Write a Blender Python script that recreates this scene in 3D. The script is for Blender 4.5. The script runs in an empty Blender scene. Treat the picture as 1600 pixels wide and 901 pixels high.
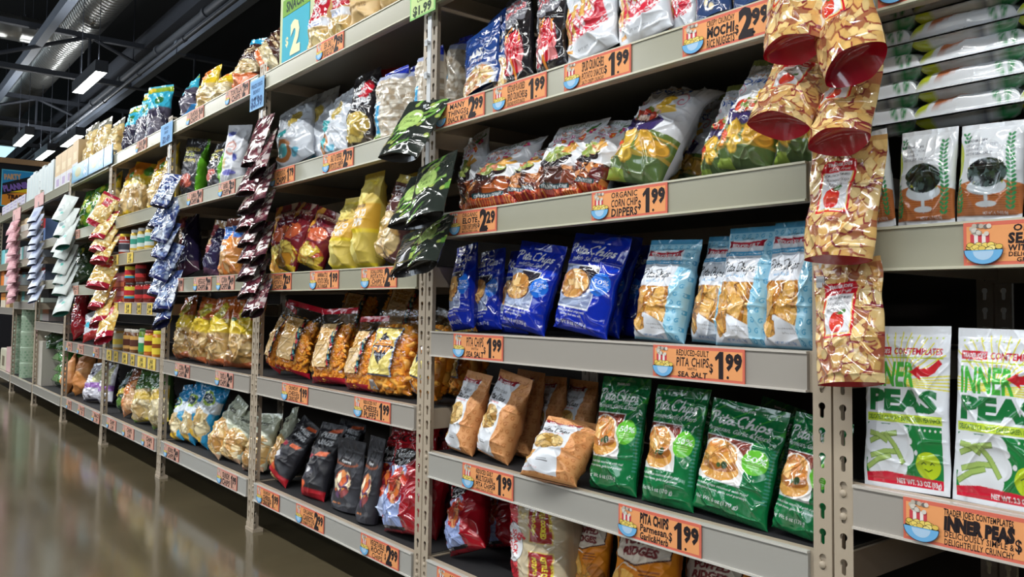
import bpy, math, random
import numpy as np
from mathutils import Matrix, Vector

# ------------------------------------------------------------------ camera, world, lamps, exposure
SC = bpy.context.scene
COL = SC.collection
F, YAW, PITCH, ROLL, PY, CD, CH, CX = 1300.0, 0.672981, 0.052191, 0.013453, 413.8, 1.234111, 0.856339, 0.724649
_c, _s = math.cos(YAW), math.sin(YAW)
FW = np.array([-_c * math.cos(PITCH), _s * math.cos(PITCH), math.sin(PITCH)])
_r0 = np.array([_s, _c, 0.0])
_u0 = np.cross(_r0, FW)
RT = _r0 * math.cos(ROLL) + _u0 * math.sin(ROLL)
UP = _u0 * math.cos(ROLL) - _r0 * math.sin(ROLL)
CAM = np.array([CX, -CD, CH])
cam_data = bpy.data.cameras.new('camera')
cam = bpy.data.objects.new('camera', cam_data)
COL.objects.link(cam)
cam_data.sensor_width = 36.0
cam_data.lens = F / 1600 * 36.0
cam_data.shift_y = -(450.5 - PY) / 1600
cam_data.clip_start = 0.05
cam_data.clip_end = 200
M3 = Matrix((RT, UP, -FW)).transposed()
cam.matrix_world = Matrix.Translation(CAM) @ M3.to_4x4()
SC.camera = cam
SC.view_settings.view_transform = 'Standard'
SC.view_settings.look = 'None'
SC.view_settings.gamma = 1.0
SC.view_settings.use_curve_mapping = False
SC.view_settings.exposure = 0.08
LAMP_W = 28.0           # watts of one four foot lamp
ADDED_UP = 13.0          # watts of the upward light added to brighten ducts and roof steel
LAMP_Z = 3.4
W_AMB = 0.09
ADDED_GLOW = 4.5             # glow of the unseen windows added to the front wall
world = bpy.data.worlds.new('store_air')
SC.world = world
world.use_nodes = True
world.node_tree.nodes['Background'].inputs[0].default_value = (0.80, 0.88, 1.0, 1)
world.node_tree.nodes['Background'].inputs[1].default_value = W_AMB
SC.cycles.max_bounces = 8
SC.cycles.transparent_max_bounces = 16
SC.cycles.sample_clamp_indirect = 6.0
SC.cycles.use_denoising = True

RNG = random.Random(7)
# ------------------------------------------------------------------ camera maths: a pixel to a point on a plane of the place
def ray(x, y):
    return FW * F + RT * (x - 800.0) - UP * (y - PY)
def on_y(x, y, Y=0.0):
    d = ray(x, y)
    return CAM + d * ((Y - CAM[1]) / d[1])
def on_z(x, y, Z):
    d = ray(x, y)
    return CAM + d * ((Z - CAM[2]) / d[2])
def on_x(x, y, X):
    d = ray(x, y)
    return CAM + d * ((X - CAM[0]) / d[0])
def x_at(px, Y, Z):
    # X of the point with that Y and Z seen in pixel column px
    n = np.cross(ray(px, 0), ray(px, 900))
    return CAM[0] - (n[1] * (Y - CAM[1]) + n[2] * (Z - CAM[2])) / n[0]
def proj(p):
    d = np.asarray(p) - CAM
    z = d @ FW
    return 800 + F * (d @ RT) / z, PY - F * (d @ UP) / z

# ------------------------------------------------------------------ colour and materials
def lin(c):
    c = np.asarray(c, float) / 255.0
    return np.where(c <= 0.04045, c / 12.92, ((c + 0.055) / 1.055) ** 2.4)
def lin4(c):
    return tuple(float(v) for v in lin(c[:3])) + (1.0,)
MATS = {}
def mat(name, col=None, rough=0.5, metal=0.0, spec=0.5, coat=0.0, bump=0.0, bscale=40.0, noise=0.0, nscale=8.0,
        attr=False, emit=None, estr=0.0, stretch=None, brough=None, crease=0.0, cstr=0.6):
    if name in MATS:
        return MATS[name]
    m = bpy.data.materials.new(name)
    m.use_nodes = True
    nt = m.node_tree
    b = nt.nodes['Principled BSDF']
    b.inputs['Roughness'].default_value = rough
    b.inputs['Metallic'].default_value = metal
    b.inputs['Specular IOR Level'].default_value = spec
    b.inputs['Coat Weight'].default_value = coat
    b.inputs['Coat Roughness'].default_value = 0.04
    tc = nt.nodes.new('ShaderNodeTexCoord')
    src = tc.outputs['Object']
    if stretch:
        mp = nt.nodes.new('ShaderNodeMapping')
        mp.inputs['Scale'].default_value = stretch
        nt.links.new(src, mp.inputs[0])
        src = mp.outputs[0]
    if attr:
        a = nt.nodes.new('ShaderNodeAttribute')
        a.attribute_name = 'Col'
        out = a.outputs['Color']
    else:
        rgb = nt.nodes.new('ShaderNodeRGB')
        rgb.outputs[0].default_value = lin4(col)
        out = rgb.outputs[0]
    if noise:
        n = nt.nodes.new('ShaderNodeTexNoise')
        n.inputs['Scale'].default_value = nscale
        n.inputs['Detail'].default_value = 6
        nt.links.new(src, n.inputs['Vector'])
        r = nt.nodes.new('ShaderNodeMapRange')
        r.inputs[3].default_value = 1 - noise
        r.inputs[4].default_value = 1 + noise
        nt.links.new(n.outputs[0], r.inputs[0])
        mx = nt.nodes.new('ShaderNodeVectorMath')
        mx.operation = 'SCALE'
        nt.links.new(out, mx.inputs[0])
        nt.links.new(r.outputs[0], mx.inputs['Scale'])
        out = mx.outputs[0]
        if brough:
            r2 = nt.nodes.new('ShaderNodeMapRange')
            r2.inputs[3].default_value = brough[0]
            r2.inputs[4].default_value = brough[1]
            nt.links.new(n.outputs[0], r2.inputs[0])
            nt.links.new(r2.outputs[0], b.inputs['Roughness'])
    nt.links.new(out, b.inputs['Base Color'])
    if crease:
        vo = nt.nodes.new('ShaderNodeTexVoronoi')
        vo.inputs['Scale'].default_value = crease
        vo.inputs['Randomness'].default_value = 1.0
        v2 = nt.nodes.new('ShaderNodeTexVoronoi')
        v2.inputs['Scale'].default_value = crease * 2.7
        ns = nt.nodes.new('ShaderNodeTexNoise')
        ns.inputs['Scale'].default_value = crease * 0.6
        nt.links.new(src, ns.inputs['Vector'])
        wv = nt.nodes.new('ShaderNodeVectorMath')
        wv.operation = 'MULTIPLY_ADD'
        wv.inputs[1].default_value = (0.05, 0.05, 0.05)
        nt.links.new(ns.outputs['Color'], wv.inputs[0])
        nt.links.new(src, wv.inputs[2])
        nt.links.new(wv.outputs[0], vo.inputs['Vector'])
        nt.links.new(wv.outputs[0], v2.inputs['Vector'])
        mm = nt.nodes.new('ShaderNodeMath')
        mm.operation = 'MULTIPLY_ADD'
        mm.inputs[1].default_value = 0.35
        nt.links.new(v2.outputs['Distance'], mm.inputs[0])
        nt.links.new(vo.outputs['Distance'], mm.inputs[2])
        bp = nt.nodes.new('ShaderNodeBump')
        bp.inputs['Strength'].default_value = cstr
        bp.inputs['Distance'].default_value = 0.012
        nt.links.new(mm.outputs[0], bp.inputs['Height'])
        nt.links.new(bp.outputs[0], b.inputs['Normal'])
    elif bump:
        n = nt.nodes.new('ShaderNodeTexNoise')
        n.inputs['Scale'].default_value = bscale
        n.inputs['Detail'].default_value = 3
        nt.links.new(src, n.inputs['Vector'])
        bp = nt.nodes.new('ShaderNodeBump')
        bp.inputs['Strength'].default_value = bump
        bp.inputs['Distance'].default_value = 0.01
        nt.links.new(n.outputs[0], bp.inputs['Height'])
        nt.links.new(bp.outputs[0], b.inputs['Normal'])
    if emit:
        b.inputs['Emission Color'].default_value = lin4(emit)
        b.inputs['Emission Strength'].default_value = estr
    MATS[name] = m
    return m
def film_mat(name, fac=0.10, bscale=28.0, bump=0.5, tint=(255, 255, 255)):
    if name in MATS:
        return MATS[name]
    m = bpy.data.materials.new(name)
    m.use_nodes = True
    nt = m.node_tree
    nt.nodes.remove(nt.nodes['Principled BSDF'])
    out = nt.nodes['Material Output']
    t = nt.nodes.new('ShaderNodeBsdfTransparent')
    t.inputs[0].default_value = lin4(tint)
    g = nt.nodes.new('ShaderNodeBsdfGlossy')
    g.inputs['Roughness'].default_value = 0.12
    fr = nt.nodes.new('ShaderNodeLayerWeight')
    fr.inputs[0].default_value = 0.5
    pw = nt.nodes.new('ShaderNodeMath')
    pw.operation = 'POWER'
    pw.inputs[1].default_value = 4.0
    nt.links.new(fr.outputs['Facing'], pw.inputs[0])
    ad = nt.nodes.new('ShaderNodeMath')
    ad.operation = 'MULTIPLY_ADD'
    ad.inputs[1].default_value = 0.5
    ad.inputs[2].default_value = fac
    tc = nt.nodes.new('ShaderNodeTexCoord')
    n = nt.nodes.new('ShaderNodeTexNoise')
    n.inputs['Scale'].default_value = bscale
    bp = nt.nodes.new('ShaderNodeBump')
    bp.inputs['Strength'].default_value = bump
    bp.inputs['Distance'].default_value = 0.02
    nt.links.new(tc.outputs['Object'], n.inputs['Vector'])
    nt.links.new(n.outputs[0], bp.inputs['Height'])
    nt.links.new(bp.outputs[0], g.inputs['Normal'])
    mx = nt.nodes.new('ShaderNodeMixShader')
    nt.links.new(pw.outputs[0], ad.inputs[0])
    nt.links.new(ad.outputs[0], mx.inputs[0])
    nt.links.new(t.outputs[0], mx.inputs[1])
    nt.links.new(g.outputs[0], mx.inputs[2])
    nt.links.new(mx.outputs[0], out.inputs[0])
    MATS[name] = m
    return m
GLOSS = mat('printed_glossy_film', attr=True, rough=0.16, spec=0.5, coat=0.8, crease=13, cstr=0.14)
SATIN = mat('printed_satin_film', attr=True, rough=0.42, spec=0.4, bump=0.2, bscale=25)
PAPER = mat('printed_card', attr=True, rough=0.6, spec=0.25)
METAL = mat('painted_rack_steel', (178, 164, 145), rough=0.42, noise=0.05, nscale=14)
FILM = film_mat('clear_film', fac=0.07)

# ------------------------------------------------------------------ objects
def link(name, mesh, parent=None):
    o = bpy.data.objects.new(name, mesh)
    COL.objects.link(o)
    if parent is not None:
        o.parent = parent
    return o
def tag(o, label, cat, group=None):
    o['label'] = label
    o['category'] = cat
    if group:
        o['group'] = group
    return o
def thing(name, label, cat, loc=(0, 0, 0), group=None):
    o = link(name, None)
    o.empty_display_size = 0.05
    o.location = loc
    return tag(o, label, cat, group)
def struct(name, mesh):
    o = link(name, mesh)
    o['kind'] = 'structure'
    return o

class MB:
    """collects coloured faces, builds one mesh"""
    def __init__(s):
        s.v, s.f, s.m, s.c, s.n = [], [], [], [], 0
    def add(s, verts, faces, mi=0, col=(200, 200, 200)):
        verts = np.asarray(verts, float).reshape(-1, 3)
        s.v.append(verts)
        for f in faces:
            s.f.append([i + s.n for i in f])
        s.m.extend([mi] * len(faces))
        s.c.append(np.tile(np.append(lin(col), 1.0), (len(verts), 1)))
        s.n += len(verts)
    def box(s, x0, x1, y0, y1, z0, z1, mi=0, col=(200, 200, 200)):
        v = [(x, y, z) for z in (z0, z1) for y in (y0, y1) for x in (x0, x1)]
        s.add(v, [(0, 2, 3, 1), (4, 5, 7, 6), (0, 1, 5, 4), (2, 6, 7, 3), (0, 4, 6, 2), (1, 3, 7, 5)], mi, col)
    def tube(s, p0, p1, r, n=12, mi=0, col=(200, 200, 200), r1=None, cap=True):
        p0, p1 = np.asarray(p0, float), np.asarray(p1, float)
        r1 = r if r1 is None else r1
        d = (p1 - p0) / (np.linalg.norm(p1 - p0) + 1e-9)
        a = np.cross(d, [0, 0, 1.0] if abs(d[2]) < 0.9 else [1.0, 0, 0])
        a /= np.linalg.norm(a)
        b = np.cross(d, a)
        t = np.linspace(0, 2 * math.pi, n, endpoint=False)
        ring = np.outer(np.cos(t), a) + np.outer(np.sin(t), b)
        v = np.vstack([p0 + ring * r, p1 + ring * r1])
        f = [(i, (i + 1) % n, n + (i + 1) % n, n + i) for i in range(n)]
        if cap:
            f += [tuple(range(n - 1, -1, -1)), tuple(range(n, 2 * n))]
        s.add(v, f, mi, col)
    def lathe(s, prof, n=20, mi=0, col=(200, 200, 200), org=(0, 0, 0)):
        t = np.linspace(0, 2 * math.pi, n, endpoint=False)
        v = np.array([(r * math.cos(a) + org[0], r * math.sin(a) + org[1], z + org[2]) for r, z in prof for a in t])
        k = len(prof)
        f = [(j * n + i, j * n + (i + 1) % n, (j + 1) * n + (i + 1) % n, (j + 1) * n + i) for j in range(k - 1) for i in range(n)]
        s.add(v, f, mi, col)
    def build(s, name, mats, smooth=False, auto=None):
        v = np.vstack(s.v)
        me = bpy.data.meshes.new(name)
        me.from_pydata(v.tolist(), [], s.f)
        mats = mats if isinstance(mats, (list, tuple)) else [mats]
        for m in mats:
            me.materials.append(m)
        if len(mats) > 1:
            me.polygons.foreach_set('material_index', np.array(s.m, dtype=np.int32))
        at = me.color_attributes.new('Col', 'FLOAT_COLOR', 'POINT')
        at.data.foreach_set('color', np.vstack(s.c).astype(np.float32).ravel())
        if smooth:
            me.polygons.foreach_set('use_smooth', np.ones(len(me.polygons), dtype=bool))
            if auto:
                me.set_sharp_from_angle(angle=math.radians(auto))
        me.update()
        return me

# ------------------------------------------------------------------ lettering (glyph outlines of the built-in face)
_GL = {}
_tc = bpy.data.curves.new('letters', 'FONT')
_tc.resolution_u = 2
_to = bpy.data.objects.new('letters', _tc)
def _glyph_raw(s, bold):
    _tc.offset = bold
    _tc.body = s
    m = _to.to_mesh()
    m.calc_loop_triangles()
    v = np.array([p.co[:2] for p in m.vertices]).reshape(-1, 2)
    t = np.array([p.vertices[:] for p in m.loop_triangles], dtype=int).reshape(-1, 3)
    _to.to_mesh_clear()
    return v, t
def glyph(ch, bold):
    k = (ch, bold)
    if k not in _GL:
        base = _glyph_raw('HH', 0)[0][:, 0].max()
        adv = _glyph_raw('H' + ch + 'H', 0)[0][:, 0].max() - base
        v, t = _glyph_raw(ch, bold) if ch != ' ' else (np.zeros((0, 2)), np.zeros((0, 3), int))
        _GL[k] = (v, t, adv)
    return _GL[k]
def text_geo(s, bold=0.0, shear=0.0, track=0.0, wob=0.0, seed=1):
    """cap height 1; returns verts, tris, width"""
    x, V, T, n = 0.0, [], [], 0
    K = 1 / 0.73
    rr = random.Random(seed + len(s))
    for ch in s:
        v, t, adv = glyph(ch, bold)
        if len(v):
            vv = v * K
            if wob:
                vv = vv * (1 + rr.uniform(-wob, wob)) + np.array([0, rr.uniform(-wob, wob) * 0.5])
            V.append(np.column_stack([vv[:, 0] + x, vv[:, 1]]))
            T.append(t + n)
            n += len(v)
        x += adv * K + track
    if not V:
        return np.zeros((0, 2)), np.zeros((0, 3), int), x
    V, T = np.vstack(V), np.vstack(T)
    V[:, 0] += V[:, 1] * shear
    return V, T, x

# ------------------------------------------------------------------ printed artwork: a small canvas sampled at the vertices of the pack
class Cv:
    """x and y run 0..1, y up; asp = width / height of the printed face"""
    def __init__(s, nx, ny, asp, bg, ss=2, seed=0, inset=0.0):
        s.nx, s.ny, s.ss = nx, ny, ss
        s.k = 1 - 2 * inset             # the front face proper; what lies past its edges wraps round the sides
        s.W, s.H, s.asp = nx * ss, ny * ss, asp * s.k
        s.ins = inset
        s.a = np.empty((s.H, s.W, 3), np.float32)
        s.a[:] = bg
        s.r = random.Random(seed)
        s.clip = None
        s.gx = ((np.arange(s.W) + 0.5) / s.W - inset) / s.k
        s.gy = (np.arange(s.H) + 0.5) / s.H
    def _box(s, x0, x1, y0, y1):
        i0, i1 = max(0, int((x0 * s.k + s.ins) * s.W) - 1), min(s.W, int((x1 * s.k + s.ins) * s.W) + 2)
        j0, j1 = max(0, int(y0 * s.H) - 1), min(s.H, int(y1 * s.H) + 2)
        return i0, i1, j0, j1
    def _put(s, b, m, c, al=1.0):
        i0, i1, j0, j1 = b
        if s.clip is not None:
            m = m & s.clip[j0:j1, i0:i1]
        if not m.any():
            return
        sub = s.a[j0:j1, i0:i1]
        c = np.asarray(c, np.float32)
        sub[m] = c if al >= 1 else sub[m] * (1 - al) + c * al
    def mask_poly(s, pts):
        m = np.zeros((s.H, s.W), bool)
        b, mm = s._poly(pts)
        if mm is not None:
            m[b[2]:b[3], b[0]:b[1]] = mm
        return m
    def mask_ell(s, cx, cy, rx, ry=None):
        ry = rx * s.asp if ry is None else ry
        X, Y = np.meshgrid(s.gx, s.gy)
        return ((X - cx) / rx) ** 2 + ((Y - cy) / ry) ** 2 <= 1
    def _poly(s, pts):
        p = np.array(pts, float)
        if s.ins:
            p[p[:, 0] <= 0.002, 0] -= 1.0
            p[p[:, 0] >= 0.998, 0] += 1.0
        b = s._box(p[:, 0].min(), p[:, 0].max(), p[:, 1].min(), p[:, 1].max())
        i0, i1, j0, j1 = b
        if i1 <= i0 or j1 <= j0:
            return b, None
        X, Y = np.meshgrid(s.gx[i0:i1], s.gy[j0:j1])
        m = np.zeros(X.shape, bool)
        for k in range(len(p)):
            (xa, ya), (xb, yb) = p[k - 1], p[k]
            if ya == yb:
                continue
            m ^= ((ya > Y) != (yb > Y)) & (X < (xb - xa) * (Y - ya) / (yb - ya) + xa)
        return b, m
    def poly(s, pts, c, al=1.0):
        b, m = s._poly(pts)
        if m is not None:
            s._put(b, m, c, al)
    def rect(s, x0, y0, x1, y1, c, al=1.0):
        s.poly([(x0, y0), (x1, y0), (x1, y1), (x0, y1)], c, al)
    def frame(s, x0, y0, x1, y1, t, c):
        u = t / s.asp if s.asp < 1 else t
        for q in ((x0, y0, x1, y0 + t), (x0, y1 - t, x1, y1), (x0, y0, x0 + u, y1), (x1 - u, y0, x1, y1)):
            s.rect(*q, c)
    def ell(s, cx, cy, rx, ry=None, c=(0, 0, 0), al=1.0, rot=0.0):
        ry = rx * s.asp if ry is None else ry
        if rot:
            t = np.linspace(0, 2 * math.pi, 20, endpoint=False)
            X, Y = rx * np.cos(t), ry / s.asp * np.sin(t)
            s.poly(np.column_stack([cx + X * math.cos(rot) - Y * math.sin(rot), cy + (X * math.sin(rot) + Y * math.cos(rot)) * s.asp]), c, al)
            return
        b = s._box(cx - rx, cx + rx, cy - ry, cy + ry)
        i0, i1, j0, j1 = b
        if i1 <= i0 or j1 <= j0:
            return
        X, Y = np.meshgrid(s.gx[i0:i1], s.gy[j0:j1])
        s._put(b, ((X - cx) / rx) ** 2 + ((Y - cy) / ry) ** 2 <= 1, c, al)
    def line(s, pts, w, c, al=1.0):
        # w as a share of the width
        for (xa, ya), (xb, yb) in zip(pts[:-1], pts[1:]):
            dx, dy = (xb - xa), (yb - ya) / s.asp
            L = math.hypot(dx, dy) + 1e-9
            nx_, ny_ = -dy / L * w / 2, dx / L * w / 2 * s.asp
            ex, ey = dx / L * w * 0.3, dy / L * w * 0.3 * s.asp
            s.poly([(xa + nx_ - ex, ya + ny_ - ey), (xb + nx_ + ex, yb + ny_ + ey), (xb - nx_ + ex, yb - ny_ + ey), (xa - nx_ - ex, ya - ny_ - ey)], c, al)
    def text(s, t, x, y, h, c, align='c', bold=0.0, shear=0.0, w=None, rot=0.0, track=0.0, arc=0.0, al=1.0, sx=1.0, wob=0.0):
        """h = cap height as a share of the height; w = fitted width as a share of the width; y = baseline"""
        V, T, L = text_geo(t, bold, shear, track, wob)
        if not len(V):
            return
        hx = h / s.asp * sx
        if w:
            hx = w / L
        P = V.copy()
        off = {'c': L / 2, 'l': 0, 'r': L}[align]
        P[:, 0] = (P[:, 0] - off) * hx
        P[:, 1] *= h
        if arc:
            P[:, 1] += arc * (1 - (P[:, 0] / (L * hx / 2 + 1e-9)) ** 2) * h
        if rot:
            X, Y = P[:, 0].copy(), P[:, 1] / s.asp
            P[:, 0] = X * math.cos(rot) - Y * math.sin(rot)
            P[:, 1] = (X * math.sin(rot) + Y * math.cos(rot)) * s.asp
        P += (x, y)
        Q = np.column_stack([(P[:, 0] * s.k + s.ins) * s.W, P[:, 1] * s.H])
        for tri in T:
            a, b, d = Q[tri]
            i0, i1 = max(0, int(min(a[0], b[0], d[0]))), min(s.W, int(max(a[0], b[0], d[0])) + 1)
            j0, j1 = max(0, int(min(a[1], b[1], d[1]))), min(s.H, int(max(a[1], b[1], d[1])) + 1)
            if i1 <= i0 or j1 <= j0:
                continue
            X, Y = np.meshgrid(np.arange(i0, i1) + 0.5, np.arange(j0, j1) + 0.5)
            e = lambda p, q: (q[0] - p[0]) * (Y - p[1]) - (q[1] - p[1]) * (X - p[0])
            e0, e1, e2 = e(a, b), e(b, d), e(d, a)
            m = ((e0 >= -.01) & (e1 >= -.01) & (e2 >= -.01)) | ((e0 <= .01) & (e1 <= .01) & (e2 <= .01))
            s._put((i0, i1, j0, j1), m, c, al)
    def chips(s, mask, n, size, pal, sides=(4, 5), dark=0.72, box=(0, 0, 1, 1), elong=1.3):
        """a heap of flat pieces in their own shades, thin darker rims"""
        old, s.clip = s.clip, (mask if s.clip is None else (mask & s.clip))
        for k in range(n):
            cx, cy = s.r.uniform(box[0], box[2]), s.r.uniform(box[1], box[3])
            c = np.array(s.r.choice(pal), float) * s.r.uniform(0.88, 1.08)
            R, a0, m = size * s.r.uniform(0.7, 1.3), s.r.uniform(0, 6.28), s.r.randint(*sides)
            el, ro = s.r.uniform(1 / elong, elong), s.r.uniform(0, 3.14)
            def pg(q):
                o = []
                for i in range(m):
                    a = a0 + i * 2 * math.pi / m
                    x_, y_ = R * q * math.cos(a) * el, R * q * math.sin(a) / el
                    o.append((cx + x_ * math.cos(ro) - y_ * math.sin(ro), cy + (x_ * math.sin(ro) + y_ * math.cos(ro)) * s.asp))
                return o
            s.poly(pg(1.12), np.clip(c * dark, 0, 255))
            s.poly(pg(1.0), np.clip(c, 0, 255))
            if R * s.W > 7:
                q = pg(0.6)
                s.poly([q[0], q[1], q[2]], np.clip(c * 1.1, 0, 255), 0.5)
        s.clip = old
    def swirls(s, mask, c, n=40, r=0.05, w=0.012):
        old, s.clip = s.clip, (mask if s.clip is None else (mask & s.clip))
        k = max(2, int(math.sqrt(n)))
        for i in range(k):
            for j in range(int(k * 1.4)):
                cx, cy = (i + 0.5 * (j % 2) + 0.25) / k, (j + 0.5) / (k * 1.4)
                sg = 1 if (i + j) % 2 else -1
                p = [(cx + sg * r * q * math.cos(4.2 * q * 2), cy + r * q * math.sin(4.2 * q * 2) * s.asp) for q in np.linspace(0.25, 1, 9)]
                s.line(p, w, c)
        s.clip = old
    def speck(s, mask, amp, cell=6):
        """mottling of the thing itself"""
        rs = np.random.RandomState(s.r.randint(0, 9999))
        n = rs.rand(s.H // cell + 2, s.W // cell + 2)
        n = np.kron(n, np.ones((cell, cell)))[:s.H, :s.W]
        k = (1 + (n - 0.5) * 2 * amp)[..., None]
        s.a = np.where(mask[..., None], np.clip(s.a * k, 0, 255), s.a).astype(np.float32)
    def out(s):
        a = lin(s.a).reshape(s.ny, s.ss, s.nx, s.ss, 3).mean(axis=(1, 3))
        return a            # ny, nx, 3 linear

# ------------------------------------------------------------------ noise on arrays
def _h(ix, iy, seed):
    v = np.sin(ix * 127.1 + iy * 311.7 + seed * 74.7) * 43758.5453
    return v - np.floor(v)
def vnoise(x, y, seed):
    ix, iy = np.floor(x), np.floor(y)
    fx, fy = x - ix, y - iy
    fx, fy = fx * fx * (3 - 2 * fx), fy * fy * (3 - 2 * fy)
    a, b = _h(ix, iy, seed), _h(ix + 1, iy, seed)
    c, d = _h(ix, iy + 1, seed), _h(ix + 1, iy + 1, seed)
    return (a * (1 - fx) + b * fx) * (1 - fy) + (c * (1 - fx) + d * fx) * fy
def ridge(x, y, seed):
    return 1 - np.abs(2 * vnoise(x, y, seed) - 1)

# ------------------------------------------------------------------ packs
def pack_mesh(name, art, w, h, T, kind='pillow', seed=0, nu=60, nv=80, back=(180, 180, 180), matl=None, wr=1.0,
              bend=0.0, bend_at=0.6, gusset=(150, 20, 30), box=2.2, top_t=0.0, side_off=0.0, ssamp=2, backart=None, patch=None, rise=0.22, insk=0.6, flange=0.0):
    """one bag or pouch. art(canvas) paints the front. Base centre at the origin, front towards -Y."""
    g = np.linspace(0, 1, nv + 1)
    v = g
    b0 = T / 2
    if kind == 'pillow':
        f = np.minimum(1, (np.sin(np.clip((v - flange) / rise, 0, 1) * math.pi / 2)) ** 0.6 * 0.97 + 0.03)
        f *= np.clip(1 - (np.clip((v - 0.40) / 0.52, 0, 1)) ** 1.7, 0.0, 1)
    elif kind == 'pouch':
        f = np.clip(1 - (np.clip(v / 0.86, 0, 1)) ** 1.35, 0, 1) * 0.96 + 0.04 * (v < 0.9)
    elif kind == 'brick':
        f = np.minimum(1, (np.clip(v / 0.06, 0, 1)) ** 0.4) * np.clip(1 - (np.clip((v - 0.72) / 0.24, 0, 1)) ** 2.2, 0, 1)
    else:                                   # sealed sachet, both ends flat
        f = np.sin(np.clip((v - 0.05) / 0.9, 0, 1) * math.pi) ** 0.55
    b = np.maximum(b0 * f, 0.0012 + top_t * v)
    a = w / 2 - {'pillow': 0.30, 'pouch': 0.14, 'brick': 0.06, 'sachet': 0.12}[kind] * b
    n_ = 2.0 / box
    th = np.linspace(math.pi, 0, 4 * nu + 1)
    a_, b_ = w / 2, max(b0 * 0.8, 0.004)
    px_, py_ = a_ * np.sign(np.cos(th)) * np.abs(np.cos(th)) ** n_, b_ * np.abs(np.sin(th)) ** n_
    L = np.concatenate([[0], np.cumsum(np.hypot(np.diff(px_), np.diff(py_)))])
    def sample(k):
        return np.interp(np.linspace(0, L[-1], k + 1), L, th)
    nb = max(6, nu // 3)
    half = L[-1]
    V, Fc, C = [], [], []
    # spine
    phi = bend * np.clip((v - bend_at) / (1 - bend_at), 0, 1)
    dz = np.concatenate([[0], np.cumsum(np.cos((phi[1:] + phi[:-1]) / 2) * h / nv)])
    dy = np.concatenate([[0], np.cumsum(np.sin((phi[1:] + phi[:-1]) / 2) * h / nv)])
    env = np.clip(v / 0.06, 0, 1) * (1 - 0.75 * np.clip((v - 0.86) / 0.1, 0, 1))
    base = 0
    rings = []
    for side, k in ((-1, nu), (1, nb)):
        t = sample(k)
        cx = np.sign(np.cos(t)) * np.abs(np.cos(t)) ** n_
        cy = np.abs(np.sin(t)) ** n_
        X = a[:, None] * cx[None]
        Yd = side * b[:, None] * cy[None]
        S = (np.linspace(0, half, k + 1) / half)[None] * half * 100 + np.zeros_like(X)     # cm across
        Z_ = v[:, None] * h * 100 + np.zeros_like(X)
        s2 = seed * 3.1 + (0 if side < 0 else 50)
        e = env[:, None] * cy[None] ** 0.5
        d = (ridge(S / 6.5 + Z_ / 8, Z_ / 7 - S / 10, s2) ** 2 - 0.35) * 0.0075
        d += (ridge((S + Z_) / 4.6, (Z_ - S) / 11, s2 + 9) ** 5 - 0.15) * 0.0060
        d += (ridge((S - Z_) / 5.2, (Z_ + S) / 12, s2 + 21) ** 7 - 0.12) * 0.0055
        d += (ridge(S / 7.5 + 2, Z_ / 3.1, s2 + 13) ** 6 - 0.12) * 0.0045
        d += (vnoise(S / 3.0, Z_ / 3.0, s2 + 5) - 0.5) * 0.0060
        d += (ridge(S / 2.0, Z_ / 9.0, s2 + 3) ** 3 - 0.2) * 0.0050 * np.clip((v - 0.55) / 0.3, 0, 1)[:, None]
        d *= 1.15 * wr * e * min(1.0, h / 0.22)
        if kind in ('pouch', 'brick'):
            d *= 0.7
        Yd = Yd + side * d
        wob = (vnoise(Z_ / 4.0, np.sign(cx)[None] * 3.7 + 0 * Z_, s2 * 0 + seed + 1) - 0.5) * 0.010 * wr * np.abs(cx)[None] ** 4 * min(1.0, h / 0.22)
        X = X + wob * np.sign(cx)[None] + side_off * (v[:, None] ** 2)
        Yy = dy[:, None] + Yd * np.cos(phi)[:, None]
        Zz = dz[:, None] - Yd * np.sin(phi)[:, None]
        rings.append((X[0], Yy[0], Zz[0]))
        V.append(np.stack([X, Yy, Zz], -1).reshape(-1, 3))
        idx = np.arange((nv + 1) * (k + 1)).reshape(nv + 1, k + 1) + base
        q = np.stack([idx[:-1, :-1], idx[:-1, 1:], idx[1:, 1:], idx[1:, :-1]], -1).reshape(-1, 4)
        if side > 0:
            q = q[:, ::-1]
        Fc.append(q)
        if side < 0:
            cv = Cv(nu + 1, nv + 1, half / h, back, ss=ssamp, seed=seed + 1, inset=max(0.0, insk * 0.5 * (half - w * 0.985) / half))
            cv.cm = half * 100
            art(cv)
            C.append(cv.out().reshape(-1, 3))
        else:
            if backart:
                cv = Cv(nb + 1, nv + 1, half / h, back, ss=ssamp, seed=seed + 2)
                backart(cv)
                C.append(cv.out().reshape(-1, 3))
            else:
                C.append(np.tile(lin(back), ((nv + 1) * (k + 1), 1)))
        base += (nv + 1) * (k + 1)
    if kind == 'pouch':                     # folded-in foot between the two panels
        m, kk = nb, 6
        fx, fy = np.interp(np.linspace(0, 1, m + 1), np.linspace(0, 1, nu + 1), rings[0][0]), np.interp(np.linspace(0, 1, m + 1), np.linspace(0, 1, nu + 1), rings[0][1])
        bx, by = rings[1][0], rings[1][1]
        tt = np.linspace(0, 1, kk + 1)[:, None]
        X = fx[None] * (1 - tt) + bx[None] * tt
        Y = fy[None] * (1 - tt) + by[None] * tt
        Z = 0.0 + 0.034 * (1 - np.abs(2 * tt - 1)) * np.clip(np.sin(np.linspace(0, 1, m + 1) * math.pi), 0, 1)[None] ** 0.7
        V.append(np.stack([X, Y, Z + 0 * X], -1).reshape(-1, 3))
        idx = np.arange((kk + 1) * (m + 1)).reshape(kk + 1, m + 1) + base
        Fc.append(np.stack([idx[:-1, :-1], idx[1:, :-1], idx[1:, 1:], idx[:-1, 1:]], -1).reshape(-1, 4))
        C.append(np.tile(lin(gusset), ((kk + 1) * (m + 1), 1)))
    V, Fc, C = np.vstack(V), np.vstack(Fc), np.vstack(C)
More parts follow.
